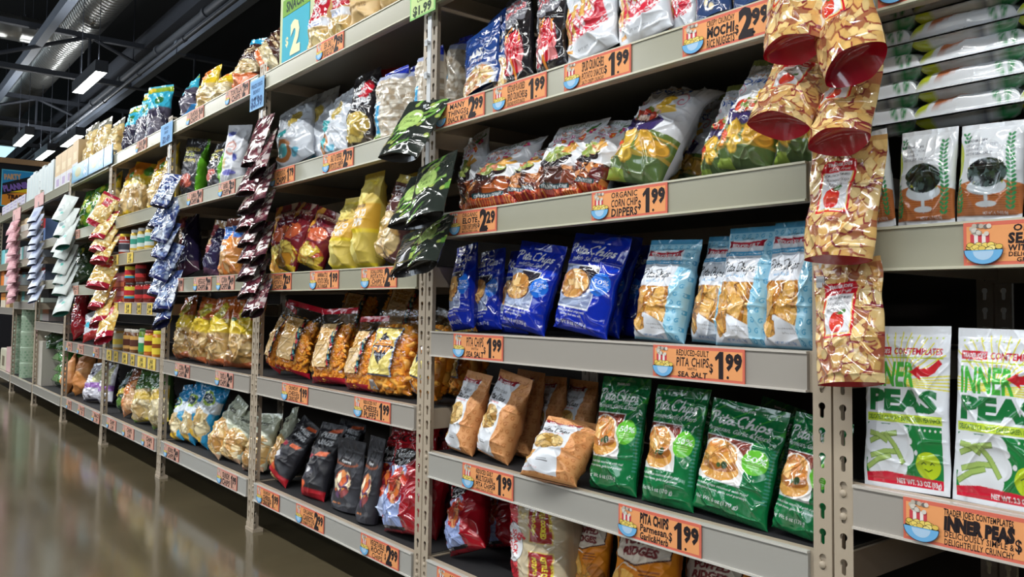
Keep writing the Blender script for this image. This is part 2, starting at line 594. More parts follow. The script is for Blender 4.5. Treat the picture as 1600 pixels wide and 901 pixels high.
    C = C * 1.32 / (1 + 0.32 * C)           # printed inks on white stock: mid tones lighter than a swatch
    if patch:                               # a label: only that part of the front, a hair proud of it
        u0, u1, v0, v1 = patch
        k = (nv + 1) * (nu + 1)
        Fq = Fc[:nv * nu].reshape(nv, nu, 4)[int(v0 * nv):int(v1 * nv), int(u0 * nu):int(u1 * nu)].reshape(-1, 4)
        keep = np.unique(Fq)
        rem = np.zeros(len(V), int)
        rem[keep] = np.arange(len(keep))
        V, C, Fc = V[keep], C[keep], rem[Fq]
        V[:, 1] -= 0.0024
    me = bpy.data.meshes.new(name)
    me.vertices.add(len(V))
    me.vertices.foreach_set('co', V.astype(np.float32).ravel())
    me.loops.add(Fc.size)
    me.loops.foreach_set('vertex_index', Fc.astype(np.int32).ravel())
    me.polygons.add(len(Fc))
    me.polygons.foreach_set('loop_start', np.arange(0, Fc.size, 4, dtype=np.int32))
    me.polygons.foreach_set('loop_total', np.full(len(Fc), 4, dtype=np.int32))
    me.polygons.foreach_set('use_smooth', np.ones(len(Fc), dtype=bool))
    me.materials.append(matl or GLOSS)
    at = me.color_attributes.new('Col', 'FLOAT_COLOR', 'POINT')
    at.data.foreach_set('color', np.column_stack([C, np.ones(len(C))]).astype(np.float32).ravel())
    me.update(calc_edges=True)
    me['w'], me['h'], me['T'] = w, h, T
    return me

KIT = {}
def pack(key, art, w, h, T, variants=1, **kw):
    """registers the look of a pack; meshes are built on demand"""
    KIT[key] = [art, w, h, T, variants, kw, {}]
def composite(key, w, h, T, maker):
    """a pack with parts of its own: maker() returns [(part name, mesh, kind)]"""
    KIT[key] = [None, w, h, T, 1, {'maker': maker}, {}]
def pack_get(key, var):
    if 'maker' in KIT[key][5]:
        c = KIT[key][6]
        if 0 not in c:
            c[0] = KIT[key][5]['maker']()
        return c[0][0][1]
    art, w, h, T, n, kw, c = KIT[key]
    var %= n
    if var not in c:
        c[var] = pack_mesh(key, art, w, h, T, seed=var * 7 + len(key), **kw)
    return c[var]
_cnt = {}
def place(key, name, label, cat, bl, br, tm, Yb=0.03, Yt=0.06, z=None, group=None, T=None, var=None, Ybr=None, ht=None):
    """bl, br: the two foot corners, tm: middle of the top edge, as seen; Yb, Yt: their distance behind the shelf front"""
    i = _cnt[key] = _cnt.get(key, -1) + 1
    me = pack_get(key, i if var is None else var)
    if z is not None:                       # feet stand on the shelf: keep the columns, take the height from the shelf
        L = np.array([x_at(bl[0], Yb, z), Yb, z])
        bay = math.ceil(-(x_at((bl[0] + br[0]) / 2, Yb, z)) / 1.2)
        L[0] = max(L[0], -1.2 * bay + 0.040)          # clear of the posts
        R = np.array([x_at(br[0], Yb if Ybr is None else Ybr, z), Yb if Ybr is None else Ybr, z])
        R[0] = min(max(R[0], L[0] + 0.04), -1.2 * (bay - 1) - 0.036)
    else:
        L, R = on_y(bl[0], bl[1], Yb), on_y(br[0], br[1], Yb if Ybr is None else Ybr)
    if Ybr is None and np.linalg.norm(R - L) > 1.12 * me['w']:
        # as wide as the pack really is: its right corner stands deeper, the face turned towards the viewer
        best = None
        for k in range(1, 61):
            yy = Yb + 0.005 * k
            Rk = np.array([x_at(br[0], yy, L[2]), yy, L[2]])
            if z is None:
                dr = ray(br[0], br[1])
                Rk = CAM + dr * ((yy - CAM[1]) / dr[1])
            dd = np.hypot(*(Rk - L)[:2])
            if best is None or dd < best[0] - 1e-5:
                best = (dd, yy, Rk)
            if dd <= me['w'] or 0.005 * k > 0.92 * me['w']:
                break
        dY = best[1] - Yb
        R = best[2]
        if z is None:
            sh = np.array([0, -dY / 2, 0])
            Yb_, Yr_ = Yb - dY / 2, Yb + dY / 2
            L = on_y(bl[0], bl[1], Yb_)
            R = on_y(br[0], br[1], Yr_)
        else:
            Yt = Yt + dY / 2
    M = (L + R) / 2
    Tm = on_y(tm[0], tm[1], Yt)
    r = R - L
    sw = np.linalg.norm(r)
    r /= sw
    u = Tm - M
    hh = np.linalg.norm(u)
    if z is None:                           # hanging packs keep the line of their top
        u /= hh
        r = r - u * (r @ u)
        r /= np.linalg.norm(r)
    else:
        u = u / hh
        r = r - u * (r @ u)
        r /= np.linalg.norm(r)
    bk = np.cross(u, r)                     # local +Y
    bk = bk / np.linalg.norm(bk)
    sx, sz = sw / me['w'], (hh if ht is None else ht) / me['h']
    sy = (T / me['T']) if T else math.sqrt(sx * sz)
    multi = 'maker' in KIT[key][5]
    o = link(name, None if multi else me)
    if multi:
        for pn, pm, kd in KIT[key][6][0]:
            ch = link(pn, pm, o)
            if kd:
                ch['kind'] = kd
    R3 = Matrix((r, bk, u)).transposed()
    M = M + bk * (me['T'] * sy / 2)         # Yb is where the front of the foot stands
    if z is not None:
        co = np.empty(len(me.vertices) * 3, np.float32)
        me.vertices.foreach_get('co', co)
        co = co.reshape(-1, 3) * (sx, sy, sz)
        zz = co @ np.array([r[2], bk[2], u[2]])
        M[2] = z - zz.min() + 0.0008
    o.matrix_world = Matrix.Translation(M) @ R3.to_4x4() @ Matrix.Diagonal((sx, sy, sz, 1))
    tag(o, label, cat, group)
    if not (0.7 < sx < 1.4 and 0.7 < sz < 1.4):
        print('SCALE', name, label[:40], round(sx, 2), round(sz, 2), 'real', round(sw, 3), round(hh, 3))
    return o
# ------------------------------------------------------------------ the setting
BAYW = 1.2
def plane_mesh(name, pts, m):
    b = MB()
    b.add(pts, [tuple(range(len(pts)))])
    return b.build(name, m)
CONC = mat('polished_concrete', (90, 81, 62), rough=0.14, spec=0.7, noise=0.40, nscale=1.6, bump=0.02, bscale=3.0, brough=(0.06, 0.20))
struct('floor', plane_mesh('floor', [(-40, -9, 0), (7, -9, 0), (7, 9, 0), (-40, 9, 0)], CONC))
DARK = mat('black_roof_deck', (7, 7, 8), rough=0.9)
STEEL = mat('grey_beam_paint', (104, 112, 124), rough=0.55)
STEELD = mat('dark_joist_paint', (52, 56, 64), rough=0.6)
GALV = mat('galvanised_duct', (150, 150, 146), rough=0.30, metal=0.85, noise=0.18, nscale=3, bump=0.05, bscale=6)
b = MB()
b.box(-40, 7, -9, 9, 6.6, 6.7)
struct('ceiling', b.build('ceiling', DARK))
# far wall with its clerestory window
WX = -30.0
wz0, wz1 = on_x(0, 252, WX)[2], on_x(0, 226, WX)[2]
wy1 = on_x(62, 240, WX)[1]
b = MB()
b.box(WX - 0.2, WX, -9, 9, 0, wz0, 0)
b.box(WX - 0.2, WX, -9, 9, wz1, 6.6, 0)
b.box(WX - 0.2, WX, wy1, 9, wz0, wz1, 0)
struct('wall_left', b.build('wall_left', mat('far_wall_paint', (92, 90, 84), rough=0.8)))
b = MB()
b.box(WX - 0.3, WX - 0.22, -9, wy1 + 0.1, wz0 - 0.1, wz1 + 0.1)
struct('window_1', b.build('window_1', mat('daylit_glass', (190, 220, 235), rough=0.4, emit=(186, 224, 240), estr=1.3)))
b = MB()
for k in range(7):
    yy = wy1 - 1.4 * k
    b.box(WX - 0.2, WX + 0.05, yy - 0.05, yy + 0.05, wz0, wz1)
struct('trim_1', b.build('trim_1', STEELD))
b = MB()
b.box(-40, 7, 8.8, 9, 0, 6.6)
struct('wall_back', b.build('wall_back', mat('back_wall_paint', (70, 66, 60), rough=0.8)))

# unseen front wall; its glowing windows are added for reflections in the bag films
b = MB()
b.box(-40, 7, -9.2, -9.0, 0, 3.3)
b.box(-40, 7, -9.2, -9.0, 4.7, 6.6)
for k in range(9):
    b.box(-27.6 + 4.0 * k, -26.9 + 4.0 * k, -9.2, -9.0, 3.3, 4.7)
struct('wall_front', b.build('wall_front', mat('front_wall_paint', (120, 116, 108), rough=0.8)))
b = MB()
b.box(-40, 7, -9.3, -9.22, 3.2, 4.8)
struct('added_window_2', b.build('added_window_2', mat('added_window_glow', (190, 220, 235), rough=0.4, emit=(226, 238, 250), estr=ADDED_GLOW)))

# ------------------------------------------------------------------ roof steel
def beam(name, label, px, Z, w, h, m, x0=-29, x1=6.5, cat='beam', joint=None):
    y = on_z(px[0], px[1], Z)[1]
    b = MB()
    b.box(x0, x1, y - w / 2, y + w / 2, Z, Z + 0.018)
    b.box(x0, x1, y - w / 2, y + w / 2, Z + h - 0.018, Z + h)
    b.box(x0, x1, y - w / 2, y - w / 2 + 0.014, Z + 0.018, Z + h - 0.018)
    b.box(x0, x1, y + w / 2 - 0.014, y + w / 2, Z + 0.018, Z + h - 0.018)
    o = link(name, b.build(name, m))
    tag(o, label, cat)
    if joint:
        jx = on_z(joint[0], joint[1], Z)[0]
        b = MB()
        b.box(jx - 0.05, jx + 0.05, y - w / 2 - 0.012, y + w / 2 + 0.012, Z - 0.012, Z + h + 0.012)
        link('joint_collar', b.build('joint_collar', m), o)
    return o
beam('roof_beam', 'long grey box beam running above the rack tops, with a joint collar', (281, 85), 4.0, 0.10, 0.15, STEEL, joint=(281, 85))
beam('roof_beam', 'grey blue beam crossing in front of the silver ducts at far upper left', (58, 75), 4.35, 0.10, 0.14, STEEL)
beam('roof_beam', 'dim dark beam high behind the sprinkler pipe', (200, 105), 4.6, 0.16, 0.24, STEELD)
def pipe(name, label, pxy, Z, r, m, hang=()):
    y = on_z(pxy[0], pxy[1], Z)[1]
    b = MB()
    b.tube((-29, y, Z), (6.5, y, Z), r, 14)
    for k in range(18):
        b.tube((-28 + 1.9 * k, y, Z), (-27.93 + 1.9 * k, y, Z), r * 1.35, 14)
    o = link(name, b.build(name, m, smooth=True, auto=40))
    tag(o, label, 'pipe')
    b = MB()
    b.tube((0, y, Z + r), (0, y, 6.6), 0.008, 6)
    rm = b.build('hanger_rod', STEELD)
    for k in range(9 if r > 0.04 else 0):
        link('hanger_rod', rm, o).location = (-27 + 3.7 * k, 0, 0)
pipe('sprinkler_pipe', 'dark sprinkler pipe hung on rods beside the long grey beam', (200, 118), 4.25, 0.055, mat('pipe_paint', (74, 78, 84), rough=0.45))
pipe('sprinkler_pipe', 'thin lower sprinkler pipe just left of the grey beam', (222, 112), 3.88, 0.025, mat('pipe_paint', (74, 78, 84)))
def truss(X, zt, zb, label):
    o = thing('roof_truss', label, 'truss', (X, 0, zb))
    y0, y1 = -6.0, 8.6
    for nm, z in (('top_chord', zt), ('bottom_chord', zb)):
        b = MB()
        b.box(-0.045, 0.045, y0, y1, z - zb - 0.035, z - zb + 0.035)
        link(nm, b.build(nm, STEELD), o)
    n = 10
    st = (y1 - y0) / n
    web = MB()
    web.tube((0, 0, 0), (0, st, zt - zb), 0.028, 8)
    wm = web.build('diagonal_web', STEELD)
    po = MB()
    po.tube((0, 0, 0), (0, 0, zt - zb), 0.02, 8)
    pm = po.build('vertical_web', STEELD)
    for k in range(n):
        d = link('diagonal_web', wm, o)
        d.location = (0, y0 + st * (k + (k % 2)), 0)
        if k % 2:
            d.rotation_euler = (0, 0, math.pi)
        d2 = link('vertical_web', pm, o)
        d2.location = (0, y0 + st * k, 0)
for k, ((ax, ay), (bx, by), nm) in enumerate((((60, 42), (130, 122), 'nearest the camera, crossing in front of the ducts'), ((30, 150), (50, 198), 'second in line, behind the long lamp'), ((20, 187), (30, 225), 'farthest off, near the bright window'))):
    zb = 4.02
    X = on_z(bx, by, zb)[0]
    zt = on_x(ax, ay, X)[2]
    truss(X, zt, zb, 'dark steel roof truss ' + nm)
# round ducts
def duct(name, label, p0, p1, r, rib=0.11):
    o = thing(name, label, 'duct', p0)
    p0, p1 = np.array(p0, float), np.array(p1, float)
    d = p1 - p0
    L = np.linalg.norm(d)
    b = MB()
    n = int(L / rib)
    prof = []
    for k in range(n + 1):
        z = k * L / n
        prof += [(r, z), (r, z + rib * 0.80), (r * 1.018, z + rib * 0.86), (r * 1.018, z + rib * 0.94)]
    b.lathe(prof, 36)
    me = b.build('duct_run', GALV, smooth=True, auto=50)
    c = link('duct_run', me, o)
    c.rotation_euler = Vector(d).to_track_quat('Z', 'Y').to_euler()
    b = MB()
    b.tube((0, 0, r), (0, 0, 6.6 - p0[2]), 0.010, 6)
    rm = b.build('hanger_rod', STEELD)
    for k in range(int(L / 2.4)):
        q = d / L * (1.2 + 2.4 * k)
        link('hanger_rod', rm, o).location = (q[0], q[1], 0)
    return o
DZ = 5.0
ya, yb_ = on_z(120, 0, DZ)[1], on_z(213, 0, DZ)[1]
DY = (ya + yb_) / 2 - 0.05
DR = (yb_ - ya) / 2 * 0.86
SD = duct('spiral_duct', 'big silver spiral duct running along the roof', (-29, DY, DZ), (6.5, DY, DZ), DR)
bx_ = on_y(70, 60, DY - 1.0)
bx_ = on_z(72, 48, DZ + 0.1)
b = MB()
bl_, br_ = 5.5 + DY - DR * 0.7, DR * 0.72
prof = []
for k in range(16):
    q = k * bl_ / 15
    prof += [(br_, q), (br_, q + bl_ / 15 * 0.9), (br_ * 1.02, q + bl_ / 15 * 0.94), (br_ * 1.02, q + bl_ / 15 * 0.98)]
b.lathe(prof, 36)
ch = link('branch_duct', b.build('branch_duct', GALV, smooth=True, auto=50), SD)
ch.rotation_euler = (-math.pi / 2, 0, 0)
ch.location = (bx_[0] + 29, -5.5 - DY, 0.05)

# ------------------------------------------------------------------ lamps
def _house():
    b = MB()
    b.box(-0.62, 0.62, -0.065, -0.058, 0, 0.13)
    b.box(-0.62, 0.62, 0.058, 0.065, 0, 0.13)
    b.box(-0.62, 0.62, -0.065, 0.065, 0.125, 0.13)
    b.box(-0.62, -0.613, -0.065, 0.065, 0, 0.13)
    b.box(0.613, 0.62, -0.065, 0.065, 0, 0.13)
    return b.build('housing', mat('lamp_housing', (92, 96, 104), rough=0.4))
HOUSE = _house()
b = MB()
b.box(-0.612, 0.612, -0.057, 0.057, 0.004, 0.02)
DIFF = b.build('diffuser', mat('lit_diffuser', (255, 255, 250), rough=0.5, emit=(246, 255, 244), estr=9.0))
WIRES = {}
def wire(top):
    if top not in WIRES:
        b = MB()
        b.tube((0, 0, 0.12), (0, 0, top - LAMP_Z), 0.004, 5)
        WIRES[top] = b.build('wire', STEELD)
    return WIRES[top]
LD = bpy.data.lights.new('lamp_light', 'AREA')
LD.shape = 'RECTANGLE'
LD.size, LD.size_y = 1.2, 0.11
LD.energy = LAMP_W
LD.color = (1.0, 0.995, 0.975)
UL = bpy.data.lights.new('added_uplight', 'AREA')
UL.shape = 'RECTANGLE'
UL.size, UL.size_y = 1.1, 0.09
UL.energy = ADDED_UP
UL.color = (0.94, 0.97, 1.0)
def lamp(x, y, label, group='hanging lamps over the aisles'):
    o = thing('hanging_lamp', label, 'lamp', (x, y, LAMP_Z), group)
    link('housing', HOUSE, o)
    link('diffuser', DIFF, o)
    top = 6.6 if abs(y - DY) > DR + 0.07 else round(DZ - math.sqrt(max(0.01, (DR * 1.02) ** 2 - (y - DY) ** 2)), 2) + 0.02
    for sx in (-0.45, 0.45):
        link('wire', wire(top), o).location = (sx, 0, 0)
    l = link('area_light', LD, o)
    l.location = (0, 0, -0.006)
    l = link('area_light', UL, o)  # added upward light above the closed housing, brightens the ducts
    l.location = (0, 0, 0.14)
    l.rotation_euler = (math.pi, 0, 0)
f1 = on_z(139, 130, LAMP_Z)
lamp(f1[0], f1[1], 'long white lamp hanging over the rack, nearest one in view')
for px, nm in (((36, 220), 'lit lamp lower left of the nearest one, beside the bright window'), ((112, 221), 'small far lamp just above the top shelf packs'), ((70, 243), 'small far lamp low over the party sign')):
    q = on_z(px[0], px[1], LAMP_Z)
    lamp(q[0], q[1], nm)
for k in range(16):
    lamp(3.6 - 1.3 * k, -1.75, 'lamp over the snack aisle floor, in the row above the walkway')
for k in range(5):
    lamp(3.0 - 4.2 * k, -4.6, 'lamp over the next aisle behind the viewer')
for k in range(3):
    lamp(f1[0] + 4.66 * (k + 1), f1[1], 'lamp over the rack, in line with the one in view')

# ------------------------------------------------------------------ shelving racks
LIPH = 0.067
def _post_mesh(H, mirror):
    p, w = 0.04, 0.032
    n = int(H / p)
    b = MB()
    hole = []
    rc, zc = 0.0062, 0.026
    for a in np.linspace(math.radians(-55), math.radians(235), 13):
        hole.append((w / 2 + rc * math.cos(a), zc + rc * math.sin(a)))
    for a in np.linspace(math.radians(180), math.radians(360), 7):
        hole.append((w / 2 + 0.0036 * math.cos(a), 0.0105 + 0.0036 * math.sin(a)))
    hole = np.array(hole)
    ctr = np.array([w / 2, p / 2])
    outer = []
    for q in hole:
        d = q - ctr
        k = min((w / 2) / (abs(d[0]) + 1e-9), (p / 2) / (abs(d[1]) + 1e-9))
        outer.append(ctr + d * k)
    outer = np.array(outer)
    for cx_, cz_ in ((0, 0), (w, 0), (w, p), (0, p)):
        j = np.argmin(np.hypot(outer[:, 0] - cx_, outer[:, 1] - cz_))
        outer[j] = (cx_, cz_)
    m = len(hole)
    ring = [(i, (i + 1) % m, m + (i + 1) % m, m + i) for i in range(m)]
    sg = -1 if mirror else 1
    for k in range(n):
        z = k * p
        for face in (0, 1):
            O = [(x, 0, y + z) if face == 0 else (0, x + 0.0, y + z) for x, y in np.vstack([outer, hole])]
            I = [(x, 0.0025, y + z) if face == 0 else (0.0025, x, y + z) for x, y in hole]
            V = np.array(O + I)
            f = list(ring) + [(m + i, m + (i + 1) % m, 2 * m + (i + 1) % m, 2 * m + i) for i in range(m)]
            if mirror:
                V = V * (-1, 1, 1)
            b.add(V, f)
    return b.build('post', METAL)
def _foot():
    b = MB()
    b.box(-0.002, 0.036, -0.004, 0.036, 0.0, 0.012)
    b.box(-0.001, 0.034, -0.002, 0.002, 0.012, 0.03)
    return b.build('foot', METAL)
FOOT = _foot()
POSTS = {}
PWOOD = mat('particle_board', (150, 118, 84), rough=0.7, noise=0.2, nscale=60)
MAT_RUB = mat('black_rib_mat', (30, 30, 33), rough=0.7, noise=0.25, nscale=300)
WHITEB = mat('white_shelf_liner', (196, 190, 178), rough=0.5)
UNDER = mat('shelf_underside', (120, 116, 108), rough=0.55)
CHAN = mat('price_channel_plastic', attr=True, rough=0.20, spec=0.55)
BACK_SHADE = mat('rack_back_shade', (58, 50, 44), rough=0.8)  # shade of the space behind the racks, put into a dark sheet
def rack(i, H, levels, label, depth=0.62, chan=None, deckm=None):
    x0, x1 = -BAYW * i, -BAYW * (i - 1)
    o = thing('shelving_rack', label, 'shelving rack', (x0, 0, 0), 'run of tan steel shelving racks')
    for mir in (0, 1):
        if (H, mir) not in POSTS:
            POSTS[(H, mir)] = _post_mesh(H, mir)
        for y in (0, depth):
            p = link('post', POSTS[(H, mir)], o)
            p.location = (0.002 if not mir else BAYW - 0.002, y, 0)
            f = link('foot', FOOT, p)
            if mir:
                f.scale = (-1, 1, 1)
    for li, z in enumerate(levels):
        b = MB()
        b.box(0.006, BAYW - 0.006, 0.004, 0.020, z - LIPH, z)
        bm_ = link('front_beam', b.build('front_beam', METAL), o)
        c = (184, 178, 166) if chan is None else chan[li]
        b = MB()
        e = np.clip(np.array(c) * 1.18 + 8, 0, 235)
        b.box(0.036, BAYW - 0.042, -0.0035, 0.0035, z - LIPH + 0.004, z - 0.004, 0, c)
        b.box(0.036, BAYW - 0.042, -0.0075, 0.0035, z - LIPH, z - LIPH + 0.004, 0, e)
        b.box(0.036, BAYW - 0.042, -0.0060, 0.0035, z - 0.004, z, 0, e)
        link('price_channel', b.build('price_channel', CHAN), bm_)
        if i <= 2:
            rb = MB()
            for rx in (0.018, BAYW - 0.018):
                for rz in (0.014, 0.050):
                    rb.lathe([(0.0062, 0), (0.0055, 0.0025), (0.003, 0.004), (0.0, 0.0042)], 12, org=(0, 0, 0))
                    rb.v[-1] = np.column_stack([rb.v[-1][:, 0] + rx, -rb.v[-1][:, 2] + 0.0005, rb.v[-1][:, 1] + z - LIPH + rz])
            link('rivet', rb.build('rivet', METAL, smooth=True, auto=30), bm_)
        b = MB()
        b.box(0.006, BAYW - 0.006, depth - 0.02, depth - 0.004, z - LIPH, z)
        link('back_beam', b.build('back_beam', METAL), o)
        for sx in (0.010, BAYW - 0.016):
            b = MB()
            b.box(sx, sx + 0.006, 0.022, depth - 0.022, z - 0.062, z - 0.008)
            link('side_brace', b.build('side_brace', METAL), o)
        b = MB()
        b.box(0.018, BAYW - 0.018, 0.022, depth - 0.022, z - 0.022, z - 0.0045, 0)
        d = link('shelf_deck', b.build('shelf_deck', UNDER), o)
        b = MB()
        b.box(0.020, BAYW - 0.020, 0.024, depth - 0.024, z - 0.0045, z - 0.0025, 0)
        link('shelf_mat', b.build('shelf_mat', (deckm or {}).get(li, MAT_RUB)), d)
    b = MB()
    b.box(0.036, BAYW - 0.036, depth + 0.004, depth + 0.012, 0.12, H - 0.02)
    link('back_shade_sheet', b.build('back_shade_sheet', BACK_SHADE), o)
    return o
TOPZ = 1.757
LEV = {
    0: [0.19, 0.591, 0.988, 1.390, TOPZ],
    1: [0.189, 0.472, 0.793, 1.107, 1.402, TOPZ],
    2: [0.187, 0.585, 0.975, 1.362, TOPZ],
    3: [0.187, 0.582, 0.980, 1.378, TOPZ + 0.008],
    4: [0.188, 0.582, 0.862, 1.144, 1.365, TOPZ],
    5: [0.185, 0.581, 0.975, 1.364, TOPZ],
    6: [0.175, 0.697, 1.03, 1.36, TOPZ - 0.02],
    7: [0.170, 0.858, 1.243, 1.50, TOPZ],
    8: [0.170, 0.80, 1.02, 1.24, TOPZ],
}
CG, CB, CW = (164, 162, 144), (164, 159, 152), (166, 164, 158)
RL = {0: 'tan steel shelving rack with seaweed packs and pea snacks, at the right edge',
      1: 'tan steel shelving rack full of pita chips, nearest whole rack',
      2: 'tan steel shelving rack with cheese puffs and yellow potato chip bags',
      3: 'tan steel shelving rack with orange tortilla chips, third from the right',
      4: 'tan steel shelving rack holding jars of salsa with yellow lids',
      5: 'tan steel shelving rack behind the strip of corn snack pouches',
      6: 'tan steel shelving rack with white boxes on top and green bags low down',
      7: 'tan steel shelving rack holding the stacked pale green tins',
      8: 'farthest tan steel shelving rack, cut by the left edge'}
for i, lv in LEV.items():
    ch = [CW if z < 0.5 else (CB if z < 0.9 else CG) for z in lv]
    rack(i, 1.80 if i > 1 else 2.04, lv, RL[i], chan=ch)
SH = lambda i, k: LEV[i][k] - 0.0025

# ------------------------------------------------------------------ price tags
ORG, RIM, INK = (240, 164, 106), (220, 112, 92), (38, 30, 34)
def flat_text(b, s, x, z, h, c, y, bold=0.02, shear=0.0, w=None, align='c', rot=0.0, wob=0.06):
    V, T, L = text_geo(s, bold, shear, 0.04, wob)
    if not len(V):
        return
    hx = h if not w else min(h * 1.15, w / L)
    off = {'c': L / 2, 'l': 0, 'r': L}[align]
    X, Z = (V[:, 0] - off) * hx, V[:, 1] * h
    if rot:
        X, Z = X * math.cos(rot) - Z * math.sin(rot), X * math.sin(rot) + Z * math.cos(rot)
    b.add(np.column_stack([X + x, np.full(len(X), y), Z + z]), T.tolist(), 0, c)
def disc(b, cx, cz, rx, rz, y, c, a0=0, a1=2 * math.pi, n=24):
    t = np.linspace(a0, a1, n)
    v = [(cx, y, cz)] + [(cx + rx * math.cos(a), y, cz + rz * math.sin(a)) for a in t]
    b.add(v, [(0, i + 1, i) for i in range(1, n)], 0, c)
def quad(b, x0, x1, z0, z1, y, c):
    b.add([(x0, y, z0), (x1, y, z0), (x1, y, z1), (x0, y, z1)], [(0, 1, 2, 3)], 0, c)
def snack_art(b, x, z, s, y):
    """popcorn box and bowl of chips, s = height of the drawing"""
    rr = random.Random(4)
    x0 = x - 0.30 * s
    for k in range(5):
        quad(b, x0 - 0.02 * s + k * 0.09 * s, x0 + 0.07 * s + k * 0.09 * s, z + 0.36 * s, z + 0.76 * s, y, (205, 70, 80) if k % 2 == 0 else (240, 232, 228))
    for k in range(16):
        disc(b, x0 + rr.uniform(-0.02, 0.44) * s, z + rr.uniform(0.76, 0.98) * s, 0.06 * s, 0.06 * s, y - 0.00008 * (k + 1), rr.choice([(120, 112, 106), (216, 210, 200), (190, 182, 168)]), n=9)
    disc(b, x, z + 0.36 * s, 0.44 * s, 0.10 * s, y - 0.0016, (60, 52, 44), n=18)
    for k in range(22):
        disc(b, x + rr.uniform(-0.36, 0.36) * s, z + (0.38 + rr.uniform(-0.03, 0.11)) * s, 0.095 * s, 0.07 * s, y - 0.0017 - 0.00006 * k, (96, 78, 40), n=10)
        disc(b, b.v[-1][0][0] - 0.0, b.v[-1][0][2], 0.083 * s, 0.058 * s, y - 0.00173 - 0.00006 * k, rr.choice([(240, 216, 112), (228, 196, 92), (246, 228, 140)]), n=10)
    yb = y - 0.0032
    disc(b, x, z + 0.36 * s, 0.46 * s, 0.36 * s, yb, (50, 70, 96), math.pi, 2 * math.pi, 22)
    disc(b, x, z + 0.355 * s, 0.44 * s, 0.34 * s, yb - 0.0001, (112, 178, 226), math.pi, 2 * math.pi, 22)
    disc(b, x, z + 0.33 * s, 0.24 * s, 0.22 * s, yb - 0.0002, (176, 208, 236), math.pi, 2 * math.pi, 18)
ST = 'orange hand lettered price tag '
def price_tag(xl, xr, lz, lines, price, label, style='orange', group='orange price tags on the shelf fronts', art=True, drop=0.0, Hh=None, lw=None):
    zc = lz - LIPH / 2
    x0, x1 = x_at(xl, -0.006, zc), x_at(xr, -0.006, zc)
    w, h = x1 - x0, Hh or LIPH - 0.006
    z0 = -h / 2
    b = MB()
    pal = {'orange': (RIM, ORG), 'glary': ((206, 122, 108), (224, 152, 126)), 'yellow': ((214, 176, 74), (232, 206, 96)), 'blue': ((96, 158, 214), (126, 182, 228)), 'green': ((120, 178, 84), (206, 222, 140)), 'pink': ((206, 150, 146), (222, 172, 164))}[style]
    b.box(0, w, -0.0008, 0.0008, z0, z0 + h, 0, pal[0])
    if style == 'orange' and x0 < -2.45:  # far tags: glare of the plastic put into paler card colours
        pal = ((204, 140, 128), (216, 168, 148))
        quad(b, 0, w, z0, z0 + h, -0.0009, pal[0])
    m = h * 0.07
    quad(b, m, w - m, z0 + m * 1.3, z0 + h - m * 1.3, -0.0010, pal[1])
    ax = 0.0
    if art:
        s = h * 0.92
        snack_art(b, m * 0.6 + 0.44 * s, z0 + h * 0.03, s, -0.0012)
        ax = 1.0 * s
    if price:
        d, c = price.split('.')
        pw = min(w * (0.36 if len(lines[0][0]) < 26 else 0.30), h * 1.15)
        px = w - pw - m * 1.2
        flat_text(b, '$', px + pw * 0.05, z0 + h * 0.26, h * 0.26, INK, -0.0013, 0.02, w=pw * 0.13)
        if d == '1':
            x1_, t_ = px + pw * 0.36, h * 0.085
            b.add([(x1_ - t_, -0.0013, z0 + h * 0.10), (x1_ + t_, -0.0013, z0 + h * 0.10), (x1_ + t_, -0.0013, z0 + h * 0.90), (x1_ - t_ * 0.6, -0.0013, z0 + h * 0.90), (x1_ - t_ * 2.6, -0.0013, z0 + h * 0.72), (x1_ - t_ * 2.2, -0.0013, z0 + h * 0.62), (x1_ - t_, -0.0013, z0 + h * 0.70)], [(0, 1, 2, 3, 4, 5, 6)], 0, INK)
        else:
            flat_text(b, d, px + pw * 0.33, z0 + h * 0.10, h * 0.80, INK, -0.0013, 0.03 if d == '1' else 0.055, w=pw * (0.30 if d == '1' else 0.42))
        disc(b, px + pw * 0.57, z0 + h * 0.16, h * 0.045, h * 0.045, -0.0013, INK, n=10)
        flat_text(b, c, px + pw * 0.76, z0 + h * 0.40, h * 0.46, INK, -0.0013, 0.06, w=pw * 0.50)
        tx1 = px
    else:
        tx1 = w - m * 1.5
    if lw:
        tx1 = max(tx1, lw * w)
    tot = sum(q[1] for q in lines) + 0.10 * (len(lines) - 1)
    k = 0.84 / tot
    zt = z0 + h * 0.92
    for txt, hh, bold in lines:
        zt -= hh * k * h
        flat_text(b, txt, (ax + tx1) / 2, zt, hh * k * h * 0.94, INK, -0.0013, bold, w=(tx1 - ax) * 0.96, shear=0.08)
        zt -= 0.10 * k * h
    o = link('price_tag', b.build('price_tag', PAPER))
    o.location = (x0, -0.0062 - drop * 0.0, zc - drop)
    tag(o, label, 'price tag', group)
    return o
L_ = lambda *a: [(t, s, bd) for t, s, bd in a]
